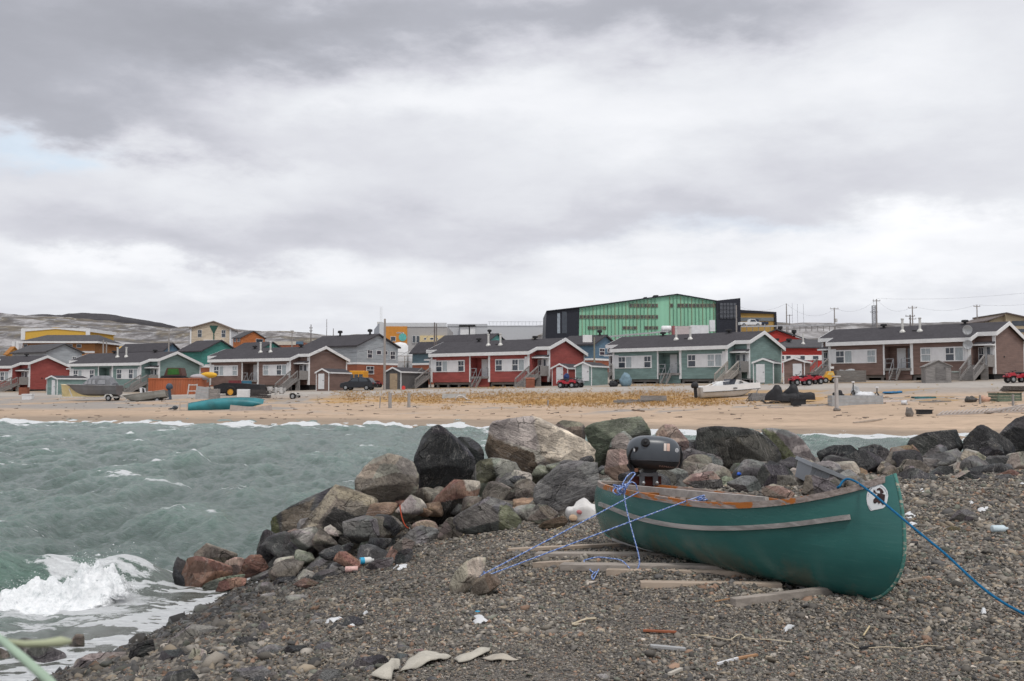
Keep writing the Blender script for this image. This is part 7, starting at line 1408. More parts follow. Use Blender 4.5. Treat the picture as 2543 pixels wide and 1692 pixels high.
# ---------------------------------------------------------------- loose pebbles
def pebbles(n, seed, base, name, octa=True, gk=.0009):
    rg = np.random.default_rng(seed); Y = np.empty(0); X = np.empty(0)
    Yc = rg.uniform(3.9, 15.5, n * 5); w = (1 / (base + gk * Yc) ** 2) * Yc; w /= w.max(); Yc = Yc[rg.random(len(Yc)) < w][:n]
    Xc = rg.uniform(-.545, .545, len(Yc)) * Yc; Z = h_near(Xc, Yc); over = Yc - np.interp(Xc, CREST[:, 0], CREST[:, 1])
    k = (Z > .015) & (over < .3); X, Y, Z = Xc[k], Yc[k], Z[k]; n = len(X)
    coarse = 1 + 1.1 * (1 - sstep(X + .9 + .25 * (Y - 6), -1.2, .4)) + .45 * sstep(X, 1.8, 2.6) + .25 * fbm(X * 1.3, Y * 1.3, 3)
    s = (base + gk * Y) * np.exp(rg.normal(0, .38, n)) * np.clip(coarse, .75, 2.4)
    bm = bmesh.new(); bmesh.ops.create_icosphere(bm, subdivisions=1, radius=1); v = np.array([q.co[:] for q in bm.verts]); f = np.array([[a.index for a in q.verts] for q in bm.faces]); bm.free()
    if octa: v = np.array([(1, 0, .2), (0, 1, -.2), (-1, 0, .2), (0, -1, -.2), (.3, .2, 1), (-.2, -.2, -1)]) * 1.12; f = np.array([(0, 1, 4), (1, 2, 4), (2, 3, 4), (3, 0, 4), (1, 0, 5), (2, 1, 5), (3, 2, 5), (0, 3, 5)])
    nv, nf = len(v), len(f)
    vv = v[None] * (1 + rg.uniform(-.42, .34, (n, nv, 1))); sc = np.stack([rg.uniform(.8, 1.45, n), rg.uniform(.65, 1.1, n), rg.uniform(.35, .75, n)], -1) * s[:, None]
    vv = vv * sc[:, None, :]; a = rg.uniform(0, 6.28, n); tl = rg.normal(0, .35, n)
    x, y, z = vv[..., 0], vv[..., 1], vv[..., 2]; x, z = x * np.cos(tl)[:, None] - z * np.sin(tl)[:, None], x * np.sin(tl)[:, None] + z * np.cos(tl)[:, None]
    x, y = x * np.cos(a)[:, None] - y * np.sin(a)[:, None], x * np.sin(a)[:, None] + y * np.cos(a)[:, None]
    co = np.stack([x + X[:, None], y + Y[:, None], z + (Z + s * rg.uniform(-.1, .45, n))[:, None]], -1).reshape(-1, 3).astype(np.float32)
    fi = (f[None] + (np.arange(n) * nv)[:, None, None]).reshape(-1, 3).astype(np.int32)
    me = bpy.data.meshes.new(name); me.vertices.add(len(co)); me.vertices.foreach_set('co', co.ravel()); me.loops.add(fi.size); me.loops.foreach_set('vertex_index', fi.ravel()); me.polygons.add(len(fi)); me.polygons.foreach_set('loop_start', np.arange(0, fi.size, 3, dtype=np.int32)); me.update(calc_edges=True)
    pal = np.array([(.115, .11, .105), (.17, .16, .148), (.22, .205, .185), (.26, .225, .18), (.09, .09, .092), (.30, .285, .265), (.24, .165, .125), (.15, .16, .14), (.20, .18, .155), (.42, .39, .36)])
    pr = np.array([.20, .20, .15, .10, .13, .06, .06, .06, .035, .005]); c = np.array([1.10, 1.05, .98]) * pal[rg.choice(len(pal), n, p=pr / pr.sum())] * rg.uniform(.55, 1.45, (n, 1))
    c *= (1 - .22 * (1 - sstep(X, -1.6, .3)) + .12 * sstep(fbm(X * .5, Y * .5, 3) - .1 * (Y - 5), -.1, .6))[:, None]
    wet = 1 - sstep(Z, .10, .72); c *= (1 - .62 * wet)[:, None]
    cc = np.ones((n * nv, 4), np.float32); cc[:, :3] = np.repeat(c, nv, 0); at = me.attributes.new('Col', 'FLOAT_COLOR', 'POINT'); at.data.foreach_set('color', cc.ravel())
    at = me.attributes.new('wet', 'FLOAT', 'POINT'); at.data.foreach_set('value', np.repeat(wet, nv).astype(np.float32))
    g = N('pebble_' + name); col = attr(g, 'Col', 'Color'); n1 = g.noise(g.pos(), 160, 3, .7)
    o = link(name, me, g.out(g.mix(g.math('MULTIPLY', g.ramp(n1, .45, .7), .4), col, g.mix(1.0, col, (.6, .6, .6), 'MULTIPLY')), g.math('SUBTRACT', .85, g.math('MULTIPLY', attr(g, 'wet'), .55)), spec=.35)); o['kind'] = 'stuff'; return o
pebbles(300000, 5, .0014, 'gravel'); pebbles(26000, 6, .0058, 'gravel', False)
# ---------------------------------------------------------------- green canoe
QC = dict(L=3.5153, B=.979, hb=.8263, hm=.5038, hs=.4951, r=.3595); CLOC = Vector((2.4102, 6.2043, 1.0464)); CYAW, CPIT, CROLL = -1.085, -.0055, -.0532
CM = Matrix.Translation(CLOC) @ Matrix.Rotation(CYAW, 4, 'Z') @ Matrix.Rotation(-CPIT, 4, 'Y') @ Matrix.Rotation(CROLL, 4, 'X')
def csec(u, th, inset=0.0):
    L, B, hb, hm, hs, r = (QC[k] for k in ('L', 'B', 'hb', 'hm', 'hs', 'r')); w = 2 * u - 1
    b = B / 2 * max(0, 1 - abs(w) ** 2.4) ** .85; zs = hm + (hb - hm if w > 0 else hs - hm) * abs(w) ** 2.3
    s, c = math.sin(th), math.cos(th); y = b * (1 if c > 0 else -1) * abs(c) ** .62; z = zs * (1 - abs(s) ** .9)
    pr = lambda z, h: r * (1 - math.sqrt(max(0, 1 - ((r - z) / r) ** 2))) if z < r else .09 * ((z - r) / (h - r)) ** 2
    xb = L - pr(z, hb); xs = pr(z, hs) * .8
    if inset:
        y -= math.copysign(min(inset, abs(y)), y) * abs(c) ** .5; z += inset * abs(s) if z < zs - inset else 0
        xb -= inset; xs += inset
    return Vector((xs + u * (xb - xs) - L, y, z))
NU, NT = 80, 40
def cskin(mb, inset=0.0, flip=False):
    base = len(mb.v)
    for i in range(NU + 1):
        u = .5 - .5 * math.cos(math.pi * i / NU)
        for j in range(NT + 1): mb.v.append(tuple(csec(u, math.pi * (.5 - .5 * math.cos(math.pi * j / NT) * 1.0), inset)))
    for i in range(NU):
        for j in range(NT): a = base + i * (NT + 1) + j; mb.f.append((a, a + 1, a + NT + 2, a + NT + 1))
# near side lookup: pixel -> point on the near side of the hull
_us = np.linspace(0, 1, 260); _ts = np.linspace(math.pi / 2, math.pi - 1e-4, 200); _pts = np.array([[csec(u, t) for t in _ts] for u in _us])
_W = _pts @ np.array(CM.to_3x3()).T + np.array(CM.translation); _PX, _PY = proj_np(_W[..., 0], _W[..., 1], _W[..., 2])
_du = np.gradient(_pts, axis=0); _dt = np.gradient(_pts, axis=1); _N = np.cross(_dt, _du); _N /= np.linalg.norm(_N, axis=-1, keepdims=True) + 1e-9
_N = np.where((_N[..., 1:2] > 0), -_N, _N)
def on_hull(px, py, off=.003):
    d = (_PX - px) ** 2 + (_PY - py) ** 2; i = np.unravel_index(np.argmin(d), d.shape); i0 = min(max(i[0], 1), 258); i1 = min(max(i[1], 1), 198)
    # linear refinement in the surface grid
    J = np.array([[(_PX[i0 + 1, i1] - _PX[i0 - 1, i1]) / 2, (_PX[i0, i1 + 1] - _PX[i0, i1 - 1]) / 2], [(_PY[i0 + 1, i1] - _PY[i0 - 1, i1]) / 2, (_PY[i0, i1 + 1] - _PY[i0, i1 - 1]) / 2]])
    try: s = np.clip(np.linalg.solve(J, [px - _PX[i0, i1], py - _PY[i0, i1]]), -2, 2)
    except Exception: s = (0, 0)
    p = _pts[i0, i1] + s[0] * (_pts[i0 + 1, i1] - _pts[i0 - 1, i1]) / 2 + s[1] * (_pts[i0, i1 + 1] - _pts[i0, i1 - 1]) / 2
    return Vector(p + _N[i0, i1] * off)
canoe = empty('canoe', CLOC, 0, 'green wooden canoe with an orange and grey worn rail pulled up on the gravel', 'canoe', rot=(CROLL, -CPIT, CYAW))
g = N('canoe_green'); o_ = g.obj(); n1 = g.noise(g.mapv(o_, (1, 1, 3)), 1.8, 5, .6); n2 = g.noise(g.mapv(o_, (2, 1, 18)), 2.5, 6, .7); n3 = g.noise(o_, 60, 3)
sep = g.n('ShaderNodeSeparateXYZ'); g.l(o_, sep.inputs[0])
c = g.mix(g.ramp(n1, .3, .7), (.027, .122, .112), (.038, .154, .140)); c = g.mix(g.math('MULTIPLY', g.ramp(n2, .54, .74), .20), c, (.10, .25, .225))
low = g.ramp(sep.outputs[2], .30, .05); c = g.mix(g.math('MULTIPLY', low, g.math('MULTIPLY', g.ramp(g.noise(g.mapv(o_, (1, 1, .6)), 3.2, 5, .65), .44, .62), .75)), c, (.13, .135, .10))
c = g.mix(g.math('MULTIPLY', g.ramp(g.noise(g.mapv(o_, (1, 1, 30)), 4, 4, .7), .66, .72), .35), c, (.15, .25, .22))
M_CG = g.out(c, g.math('ADD', .15, g.math('MULTIPLY', n1, .20)), g.bump(g.math('ADD', n2, g.math('MULTIPLY', n3, .15)), .10, .01), spec=.45)
mb = MB(); cskin(mb); hull_o = mb.build('hull', M_CG, canoe, True, weld=True)
INW = wood('canoe_inner_cedar', (.33, .27, .215), .22, 0, .8); mb = MB(); cskin(mb, .012); mb.build('inner_lining', INW, canoe, True, weld=True)
# ribs inside
for i in range(26):
    u = .10 + .8 * i / 25; m = MB(); V = []
    for j in range(25):
        th = math.pi * (.04 + .92 * j / 24); a = csec(u - .0075, th, .014); b = csec(u + .0075, th, .014); a2 = csec(u - .0075, th, .024); b2 = csec(u + .0075, th, .024); V.append((a, b, b2, a2))
    for (a, b, c_, d) in V: m.v += [tuple(a), tuple(b), tuple(c_), tuple(d)]
    for j in range(24):
        for k in range(4): p = j * 4 + k; q = j * 4 + (k + 1) % 4; m.f.append((p, q, q + 4, p + 4))
    m.build('rib', mat('pale_rib_paint', (.52, .47, .43), .75, .12, 3), canoe)
# gunwales, worn orange paint over grey wood
g = N('worn_rail'); o_ = g.obj(); n1 = g.noise(g.mapv(o_, (1.4, 5, 5)), 2.1, 5, .7, .5); n2 = g.noise(g.mapv(o_, (2, 22, 22)), 3, 4, .6)
sep = g.n('ShaderNodeSeparateXYZ'); g.l(o_, sep.inputs[0]); x = sep.outputs[0]
zone = g.math('ADD', g.math('MULTIPLY', g.ramp(x, -.52, -.40), -.30), g.math('MULTIPLY', g.ramp(x, -2.9, -3.3), -.25))
c = g.mix(g.ramp(n2, .3, .7), (.20, .165, .145), (.40, .34, .31)); c = g.mix(g.ramp(g.math('ADD', n1, zone), .49, .53), c, g.mix(n2, (.36, .105, .018), (.46, .17, .04)))
c = g.mix(g.math('MULTIPLY', g.ramp(n1, .62, .64), .6), c, (.16, .22, .19))
M_RAIL = g.out(c, .75, g.bump(n2, .3, .004), spec=.3)
def rail(side, name, w=.030, h=.036, out=.014, u0=.012, u1=.985, mm=M_RAIL):
    m = MB(); n = 70; th = .0005 if side > 0 else math.pi - .0005
    ring = []
    for i in range(n + 1):
        u = u0 + (u1 - u0) * (.5 - .5 * math.cos(math.pi * i / n)); p = csec(u, th); q = csec(min(u + .004, 1), th) - csec(max(u - .004, 0), th); q.z = 0; q.normalize(); nn = Vector((-q.y, q.x, 0)) * (1 if side > 0 else -1)
        if nn.y * side < 0: nn = -nn
        ring.append([p + nn * out + Vector((0, 0, -h)), p + nn * out + Vector((0, 0, .006)), p + nn * (out - w) + Vector((0, 0, .006)), p + nn * (out - w) + Vector((0, 0, -h * .6))])
    for r in ring: m.v += [tuple(v) for v in r]
    for i in range(n):
        for k in range(4): a = i * 4 + k; b = i * 4 + (k + 1) % 4; m.f.append((a, b, b + 4, a + 4))
    m.f.append((0, 1, 2, 3)); m.f.append(tuple(n * 4 + k for k in range(4))[::-1]); return m.build(name, mm, canoe)
rail(-1, 'gunwale'); rail(1, 'gunwale')
# decks at both ends, thwarts, seat
def cap(u0, u1, name, mm):
    m = MB(); n = 12; m.v = []
    for i in range(n + 1):
        u = u0 + (u1 - u0) * i / n; a = csec(u, .001); b = csec(u, math.pi - .001)
        for z in (.004, -.018): m.v += [(a.x, a.y, a.z + z), (b.x, b.y, b.z + z)]
    for i in range(n):
        a = i * 4; m.f += [(a, a + 1, a + 5, a + 4), (a + 2, a + 6, a + 7, a + 3), (a, a + 4, a + 6, a + 2), (a + 1, a + 3, a + 7, a + 5)]
    m.f += [(0, 2, 3, 1), (4 * n, 4 * n + 1, 4 * n + 3, 4 * n + 2)]; return m.build(name, mm, canoe)
GREYD = wood('grey_deck_wood', (.30, .26, .23), .3); cap(.915, .999, 'bow_deck', GREYD); cap(.001, .05, 'stern_deck', GREYD)
for u, wd in ((.30, .05), (.52, .05), (.74, .05)):
    a, b = csec(u, .001), csec(u, math.pi - .001); MB().bar(a + Vector((0, -.02, -.03)), b + Vector((0, .02, -.03)), wd, .022).build('thwart', wood('orange_thwart', (.30, .11, .03), .25, 1), canoe)
a, b = csec(.22, .25), csec(.22, math.pi - .25); MB().box(a.x - .12, a.x + .12, b.y + .02, a.y - .02, a.z - .05, a.z - .02).build('seat', wood('orange_seat', (.36, .13, .03), .2, 1), canoe)
# stem bands and keel strip
g = N('stem_band'); n1 = g.noise(g.mapv(g.obj(), (3, 3, 8)), 3, 5, .7); M_STEM = g.out(g.mix(g.ramp(n1, .5, .62), (.06, .20, .17), (.50, .45, .35)), .6)
m = MB(); m.tube([csec(1, math.pi * .5 * t / 24) for t in range(0, 25)], .011, 8); m.build('stem_band', M_STEM, canoe, True); m = MB(); m.tube([csec(0, math.pi * .5 * t / 24) for t in range(0, 25)], .011, 8); m.build('stem_band', M_STEM, canoe, True)
m = MB(); pts = [csec(.02 + .90 * t / 50, math.pi / 2 + .05) + Vector((0, -.010, -.004)) for t in range(51)]
for a, b in zip(pts, pts[1:]): m.bar(a, b, .024, .024)
m.build('keel', wood('pale_keel', (.52, .51, .49), .25), canoe)
# rubbing strake on the near side
sp_ = [(1492, 1248), (1530, 1266), (1570, 1281), (1620, 1295), (1680, 1306), (1750, 1312), (1820, 1312), (1900, 1309), (1980, 1301), (2050, 1292), (2112, 1282)]
tt = np.linspace(0, 1, 46); sx = np.interp(tt, np.linspace(0, 1, 11), [a for a, b in sp_]); sy = np.interp(sx, [a for a, b in sp_], [b for a, b in sp_]); sy = np.convolve(np.r_[[sy[0]] * 3, sy, [sy[-1]] * 3], np.ones(7) / 7, 'valid')
pts = [on_hull(a, b, .011) for a, b in zip(sx, sy)]
for _ in range(4): pts = [pts[0]] + [(pts[i - 1] + pts[i] * 2 + pts[i + 1]) / 4 for i in range(1, len(pts) - 1)] + [pts[-1]]
m = MB()
for i, p in enumerate(pts):
    d = (pts[min(i + 1, len(pts) - 1)] - pts[max(i - 1, 0)]).normalized(); nn = Vector((d.y, -d.x, 0)).normalized(); nn = nn if nn.y < 0 else -nn; up = nn.cross(d).normalized(); up = up if up.z > 0 else -up
    m.v += [tuple(p + nn * a + up * b) for a, b in ((.012, -.016), (.012, .016), (-.014, .016), (-.014, -.016))]
for i in range(len(pts) - 1):
    for k in range(4): a = i * 4 + k; b = i * 4 + (k + 1) % 4; m.f.append((a, b, b + 4, a + 4))
m.f += [(0, 1, 2, 3), tuple((len(pts) - 1) * 4 + k for k in (3, 2, 1, 0))]; m.build('rub_strake', wood('grey_strake', (.33, .315, .30), .35), canoe)
# round sticker with an animal head
def decal(poly, off, mm, name, parent, rings=5):
    cx = sum(a for a, b in poly) / len(poly); cy = sum(b for a, b in poly) / len(poly); m = MB(); n = len(poly); m.v.append(tuple(on_hull(cx, cy, off)))
    for r in range(1, rings + 1):
        for a, b in poly: m.v.append(tuple(on_hull(cx + (a - cx) * r / rings, cy + (b - cy) * r / rings, off)))
    for i in range(n): m.f.append((0, 1 + i, 1 + (i + 1) % n))
    for r in range(rings - 1):
        for i in range(n): a = 1 + r * n + i; b = 1 + r * n + (i + 1) % n; m.f.append((a, b, b + n, a + n))
    return m.build(name, mm, parent, True)
zp = lambda L: [(2120 + a / 13.064, 1180 + b / 13.064) for a, b in L]
st = decal(zp([(560, 1165), (500, 1090), (445, 950), (418, 780), (430, 620), (480, 480), (560, 380), (680, 310), (800, 290), (920, 315), (1030, 410), (1100, 540), (1120, 680), (1090, 850), (1040, 1000), (960, 1075), (800, 1110), (640, 1140)]), .003, mat('sticker_white', (.72, .74, .75), .45, .05, 6, bump=0), 'sticker', canoe)
HEADC = mat('sticker_dark_brown', (.045, .022, .02), .5, .5, 30, bump=0)
decal(zp([(780, 590), (900, 600), (1020, 640), (1010, 760), (1000, 880), (960, 990), (910, 930), (860, 890), (820, 960), (790, 890), (740, 880), (700, 930), (640, 890), (640, 800), (700, 740), (760, 660)]), .0055, HEADC, 'animal_head', st)
decal(zp([(860, 590), (900, 560), (890, 480), (830, 440), (770, 470), (740, 500), (760, 450), (840, 410), (920, 460), (980, 560), (940, 600)]), .0055, HEADC, 'antler', st, 3); decal(zp([(640, 560), (650, 460), (670, 540), (700, 460), (710, 550), (790, 600), (720, 610)]), .0055, HEADC, 'antler', st, 3)
m = MB(); LET = mat('sticker_lettering', (.16, .18, .22), .5, .1, bump=0)
for arc in ([(470, 690), (480, 600), (520, 500), (580, 430), (660, 370), (740, 340)], [(870, 360), (950, 410), (1020, 480), (1060, 560), (1080, 650)], [(480, 970), (515, 1060), (570, 1120)]):
    tl = np.linspace(0, len(arc) - 1, (len(arc) - 1) * 4)
    for t in tl[::1]:
        if random.random() < .18: continue
        ax = np.interp(t, range(len(arc)), [a for a, b in arc]); ay = np.interp(t, range(len(arc)), [b for a, b in arc])
        q = [zp([(ax + i, ay + j)])[0] for i, j in ((-8, -12), (5, -14), (8, 12), (-5, 14))]; base = len(m.v); m.v += [tuple(on_hull(a, b, .0055)) for a, b in q]; m.f.append((base, base + 1, base + 2, base + 3))
m.build('lettering', LET, st)
# board that carries the motor (part of the canoe)
MBX = lambda px, py, Y: P(px, py, Y)
YM = 9.0
t = MB(); a, b = MBX(1569, 1183, YM), MBX(1642, 1264, YM); t.box(a.x, b.x, a.y - .02, a.y + .025, b.z, a.z); ob = t.build('motor_board', wood('dark_red_board', (.085, .026, .022), .3), None); ob.parent = canoe; ob.matrix_parent_inverse = CM.inverted()
# ---------------------------------------------------------------- outboard motor on the canoe
KM = YM / F
motor = empty('outboard_motor', P(1622, 1127, YM), 0, 'dark grey outboard motor clamped at the stern of the green canoe', 'outboard motor')
ML = lambda px, py: Vector(((px - 1622) * KM, 0, (1127 - py) * KM))
g = N('motor_grey'); n1 = g.noise(g.obj(), 14, 4); M_MOT = g.out(g.mix(n1, (.055, .064, .076), (.075, .086, .10)), .34, spec=.5)
M_MOT2 = mat('motor_black', (.016, .016, .018), .45, .2, bump=0)
ca, cb_ = 66 * KM, .155
TILT = R(-6)
def cz(x, up):        # height profile of the cowl
    u = x / ca; return (43 if up else 30) * KM * (1 - abs(u) ** (3.0 if u > 0 else 2.3)) ** (1 / 2.4)
def cowl_pt(x, z):     # near face
    zz = z / (44 * KM if z > 0 else 38 * KM); v = 1 - abs(x / ca) ** 2.8 - abs(zz) ** 2.6; return Vector((x, -cb_ * max(v, 0) ** (1 / 2.5), z))
def cowl(m, z0f, z1f):
    n, k = 40, 24; base = len(m.v)
    for i in range(k + 1):
        t = z0f + (z1f - z0f) * i / k; s = math.sin(t); c_ = math.cos(t)
        for j in range(n):
            a = 2 * math.pi * j / n; ex = abs(c_) ** (.55 if s > 0 else .36)
            x = ca * math.copysign(abs(math.cos(a)) ** .72, math.cos(a)) * ex; y = cb_ * math.copysign(abs(math.sin(a)) ** .8, math.sin(a)) * ex
            z = math.copysign(abs(s) ** .78, s) * (44 * KM if s > 0 else 38 * KM)
            if s > 0 and x < 0: z *= 1 - .10 * (x / ca) ** 2
            if s < 0 and x < 0: x *= 1 - .12 * abs(s); 
            m.v.append((x, y, z))
    for i in range(k):
        for j in range(n): a = base + i * n + j; b = base + i * n + (j + 1) % n; m.f.append((a, b, b + n, a + n))
m = MB(); cowl(m, -.30, math.pi / 2); co = m.build('cowl', M_MOT, motor, True); m = MB(); cowl(m, -math.pi / 2, -.33); m2 = m.build('lower_cowl', M_MOT2, motor, True)
m = MB(); m.lathe([(ca * 0, 0), (1, 0)], (0, 0, 0), 4) if False else None
m = MB(); 
for j in range(41):
    a = 2 * math.pi * j / 40; m.v.append((ca * .975 * math.copysign(abs(math.cos(a)) ** .72, math.cos(a)), cb_ * .975 * math.copysign(abs(math.sin(a)) ** .8, math.sin(a)), -13 * KM))
pts = [Vector(v) for v in m.v]; m = MB(); m.tube(pts, .0022, 6); m.build('seam_strip', mat('seam_grey', (.09, .09, .10), .4, bump=0), motor)
from mathutils.bvhtree import BVHTree
def _bvh(o): return BVHTree.FromPolygons([v.co[:] for v in o.data.vertices], [tuple(p.vertices) for p in o.data.polygons])
BV1, BV2 = _bvh(co), _bvh(m2)
def cowl_pt(x, z):
    for bv in (BV1, BV2):
        h = bv.ray_cast(Vector((x, -2, z)), Vector((0, 1, 0)))
        if h[0] is not None: return Vector(h[0])
    return Vector((x, -cb_ * .5, z))
q = ML(1599, 1098); m = MB(); m.lathe([(.030, -.05), (.036, .0), (.036, .022), (.030, .028), (.014, .028), (.014, .038), (.004, .040)], (0, 0, 0), 18); cp = m.build('fuel_cap', M_MOT2, motor, True); p_ = cowl_pt(q.x, q.z - .006); cp.location = (p_.x, p_.y + .012, p_.z); cp.rotation_euler = (R(58), 0, R(-12)); cp.scale = (1.1, 1.1, 1.1)
m = MB(); m.tube([ML(1575, 1108) + Vector((-.01, -.09, 0)), ML(1566, 1116) + Vector((0, -.10, 0)), ML(1560, 1130) + Vector((0, -.08, 0)), ML(1561, 1150) + Vector((0, -.06, 0)), ML(1570, 1165) + Vector((0, -.05, 0))], .011, 8); m.cbox(ML(1576, 1114) + Vector((0, -.12, 0)), (.03, .03, .045), 0, .3); m.build('starter_handle', M_MOT2, motor); m = MB(); m.cbox(ML(1571, 1116) + Vector((0, -.135, 0)), (.012, .012, .022), 0, .2); m.build('handle_tip', PANEL, motor)
def face_decal(poly, mm, name, parent, off=.0025):
    m = MB(); n = 6; (x0, y0), (x1, y1) = poly
    for i in range(n + 1):
        for j in range(n + 1): l = ML(x0 + (x1 - x0) * i / n, y0 + (y1 - y0) * j / n); p = cowl_pt(l.x, l.z); p.y -= off; m.v.append(tuple(p))
    for i in range(n):
        for j in range(n): a = i * (n + 1) + j; m.f.append((a, a + 1, a + n + 2, a + n + 1))
    return m.build(name, mm, parent)
DECW = mat('decal_pale', (.62, .55, .50), .5, .05, bump=0); face_decal(((1641, 1098), (1647.5, 1116)), DECW, 'decal', co, .004); face_decal(((1648.5, 1098), (1656, 1116)), mat('decal_pinkish', (.58, .40, .33), .5, .05, bump=0), 'decal', co, .004)
m = MB(); c0 = ML(1675, 1113)
for r0, r1 in ((.0185, .0145), (.010, .006)):
    b0 = len(m.v)
    for j in range(24):
        a = 2 * math.pi * j / 24
        for r_0 in (r0, r1): p = cowl_pt(c0.x + r_0 * math.cos(a), c0.z + r_0 * math.sin(a)); p.y -= .004; m.v.append(tuple(p))
    for j in range(24): a = b0 + j * 2; b = b0 + ((j + 1) % 24) * 2; m.f.append((a, a + 1, b + 1, b))
for k in range(3):
    a = math.pi / 2 + k * 2.094; b0 = len(m.v)
    for rr_, s in ((.004, -.0018), (.0165, -.0022), (.0165, .0022), (.004, .0018)): x = c0.x + rr_ * math.cos(a) - s * math.sin(a); z = c0.z + rr_ * math.sin(a) + s * math.cos(a); p = cowl_pt(x, z); p.y -= .0045; m.v.append(tuple(p))
    m.f.append((b0, b0 + 1, b0 + 2, b0 + 3))
m.build('emblem', SACK, co)
cu = bpy.data.curves.new('lettering', 'FONT'); cu.body = 'YAMAHA'; cu.size = .030; cu.align_x = 'CENTER'; to = bpy.data.objects.new('lettering', cu); COL.objects.link(to); bpy.context.view_layer.update()
me = bpy.data.meshes.new_from_object(to.evaluated_get(bpy.context.evaluated_depsgraph_get())); bpy.data.objects.remove(to)
me.name = 'lettering'; lo = ML(1652, 1157)
for v in me.vertices:
    x = lo.x + v.co.x * 1.25 + v.co.y * .15; z = lo.z + v.co.y * .8 - v.co.x * .07; p = cowl_pt(x, z); v.co = (x, p.y - .003, z)
link('lettering', me, mat('letter_bronze', (.26, .17, .14), .4, .05, bump=0), m2)
for q_ in (co, m2): q_.rotation_euler = (0, R(4), 0)
# clamp, leg
m = MB()
for px in (1592, 1625): a, b = ML(px, 1172), ML(px, 1203); m.bar(a + Vector((0, -.05, 0)), b + Vector((0, -.05, 0)), .03, .045); m.bar(b + Vector((0, -.05, .01)), b + Vector((0, .06, .01)), .028, .03)
m.bar(ML(1588, 1177) + Vector((0, -.05, 0)), ML(1630, 1177) + Vector((0, -.05, 0)), .04, .03); m.build('clamp_bracket', mat('bracket_grey', (.10, .105, .115), .45, .2), motor)
for px in (1594, 1627): m = MB(); q = ML(px, 1196); m.lathe([(.004, -.06), (.014, -.055), (.014, -.03), (.006, -.03), (.006, .01)], q + Vector((0, -.06, 0)), 10, 'y'); m.build('clamp_screw', STEEL, motor)
m = MB(); m.bar(ML(1612, 1160), ML(1610, 1182), .11, .12); m.bar(ML(1609, 1182) + Vector((0, .09, 0)), ML(1606, 1275) + Vector((0, .16, 0)), .07, .10); m.bar(ML(1606, 1250) + Vector((-.05, .16, 0)), ML(1606, 1250) + Vector((.12, .16, 0)), .05, .02); m.build('leg', M_MOT2, motor)
m = MB(); m.bar(ML(1563, 1150) + Vector((0, -.02, 0)), ML(1580, 1178) + Vector((0, -.06, 0)), .05, .05); m.build('bracket_arm', M_MOT2, motor)
m = MB(); m.cbox(ML(1577, 1165) + Vector((0, -.09, 0)), (.03, .03, .03)); m.build('shift_knob', mat('rusty_knob', (.17, .08, .05), .6), motor)
m = MB(); m.tube([ML(1687, 1110), ML(1693, 1128), ML(1691, 1150), ML(1686, 1162)], .012, 8); m.build('rear_grip', M_MOT2, motor)
m = MB(); [m.v.append(tuple(cowl_pt(l.x, l.z) + Vector((0, -.003, 0)))) for l in (ML(1657, 1138), ML(1670, 1143), ML(1671, 1145), ML(1658, 1142))]; m.f.append((0, 1, 2, 3)); m.build('air_slot', M_MOT2, co)
# loose board lying along the canoe
a, b = P(1551, 1212, 8.72), P(1905, 1245, 7.20); t = empty('loose_board', a, 0, 'grey weathered board lying lengthwise across the green canoe', 'board'); d = b - a
MB().bar((0, 0, 0), d, .035, .058, (0, 0, 1)).build('board', wood('silver_grey_board', (.40, .37, .345), .22, 0, .7), t)
# ---------------------------------------------------------------- ropes
def rope(pts, r, colA, colB, label, name='rope', step=.007, fleck=True, cat='rope', group=None, rand=.3, sub=True):
    if sub:
        P_ = [Vector(p) for p in pts]; o = []
        for i in range(len(P_) - 1):
            p0, p1, p2, p3 = P_[max(i - 1, 0)], P_[i], P_[i + 1], P_[min(i + 2, len(P_) - 1)]; n = max(2, int((p2 - p1).length / step))
            for k in range(n):
                t = k / n; o.append(.5 * ((2 * p1) + (p2 - p0) * t + (2 * p0 - 5 * p1 + 4 * p2 - p3) * t * t + (3 * p1 - p0 - 3 * p2 + p3) * t ** 3))
        o.append(P_[-1]); pts = o
    m = MB(); m.tube(pts, r, 8); me = bpy.data.meshes.new(name); me.from_pydata(m.v, [], m.f); n = len(pts); c = np.ones((len(m.v), 3)) * np.array(colA)
    if fleck:
        for i in range(n):
            for k in range(8):
                if ((i + k) % 4) < 1 or ((i - k) % 7) < 1: c[i * 8 + k] = colB
    set_cols(me, c)
    if 'rope_fibre' not in MC: g = N('rope_fibre'); MC['rope_fibre'] = g.out(attr(g, 'Col', 'Color'), .8, g.bump(g.noise(g.obj(), 300, 2), .5, .002), spec=.2)
    o = link(name, me, MC['rope_fibre'], None, True); return tag(o, label, cat, group)
BA, BB = (.045, .12, .40), (.52, .60, .76); RP = 'blue flecked mooring ropes'
knot = P(1197, 1428, ground(1160, 1473).y - .02); G1 = CM @ on_hull(1590, 1222, .012); G2 = CM @ on_hull(1706, 1246, .02)
rope([knot, G1], .0052, BA, BB, 'blue flecked rope from the anchor stone to the canoe rail under the motor', group=RP)
rope([knot + Vector((.02, -.01, -.01)), G2, G2.lerp(P(1737, 1240, G2.y + .12), 1)], .0052, BA, BB, 'blue flecked rope crossing the hull from the anchor stone to mid canoe', group=RP)
def tangle(c, n, s, seed, sq=(1, 1, 1)):
    r2 = random.Random(seed); return [c + Vector((r2.uniform(-1, 1) * s * sq[0], r2.uniform(-1, 1) * s * sq[1], r2.uniform(-1, 1) * s * sq[2])) for _ in range(n)]
rope([knot] + tangle(knot, 16, .032, 1) + [P(1203, 1445, knot.y), P(1206, 1470, knot.y - .02)], .0052, BA, BB, 'blue rope knot tied round the anchor stone with a hanging end', name='rope_knot', cat='rope knot')
yy = G1.y - .03; kp = lambda px, py, d=0.0: P(px, py, yy + d)
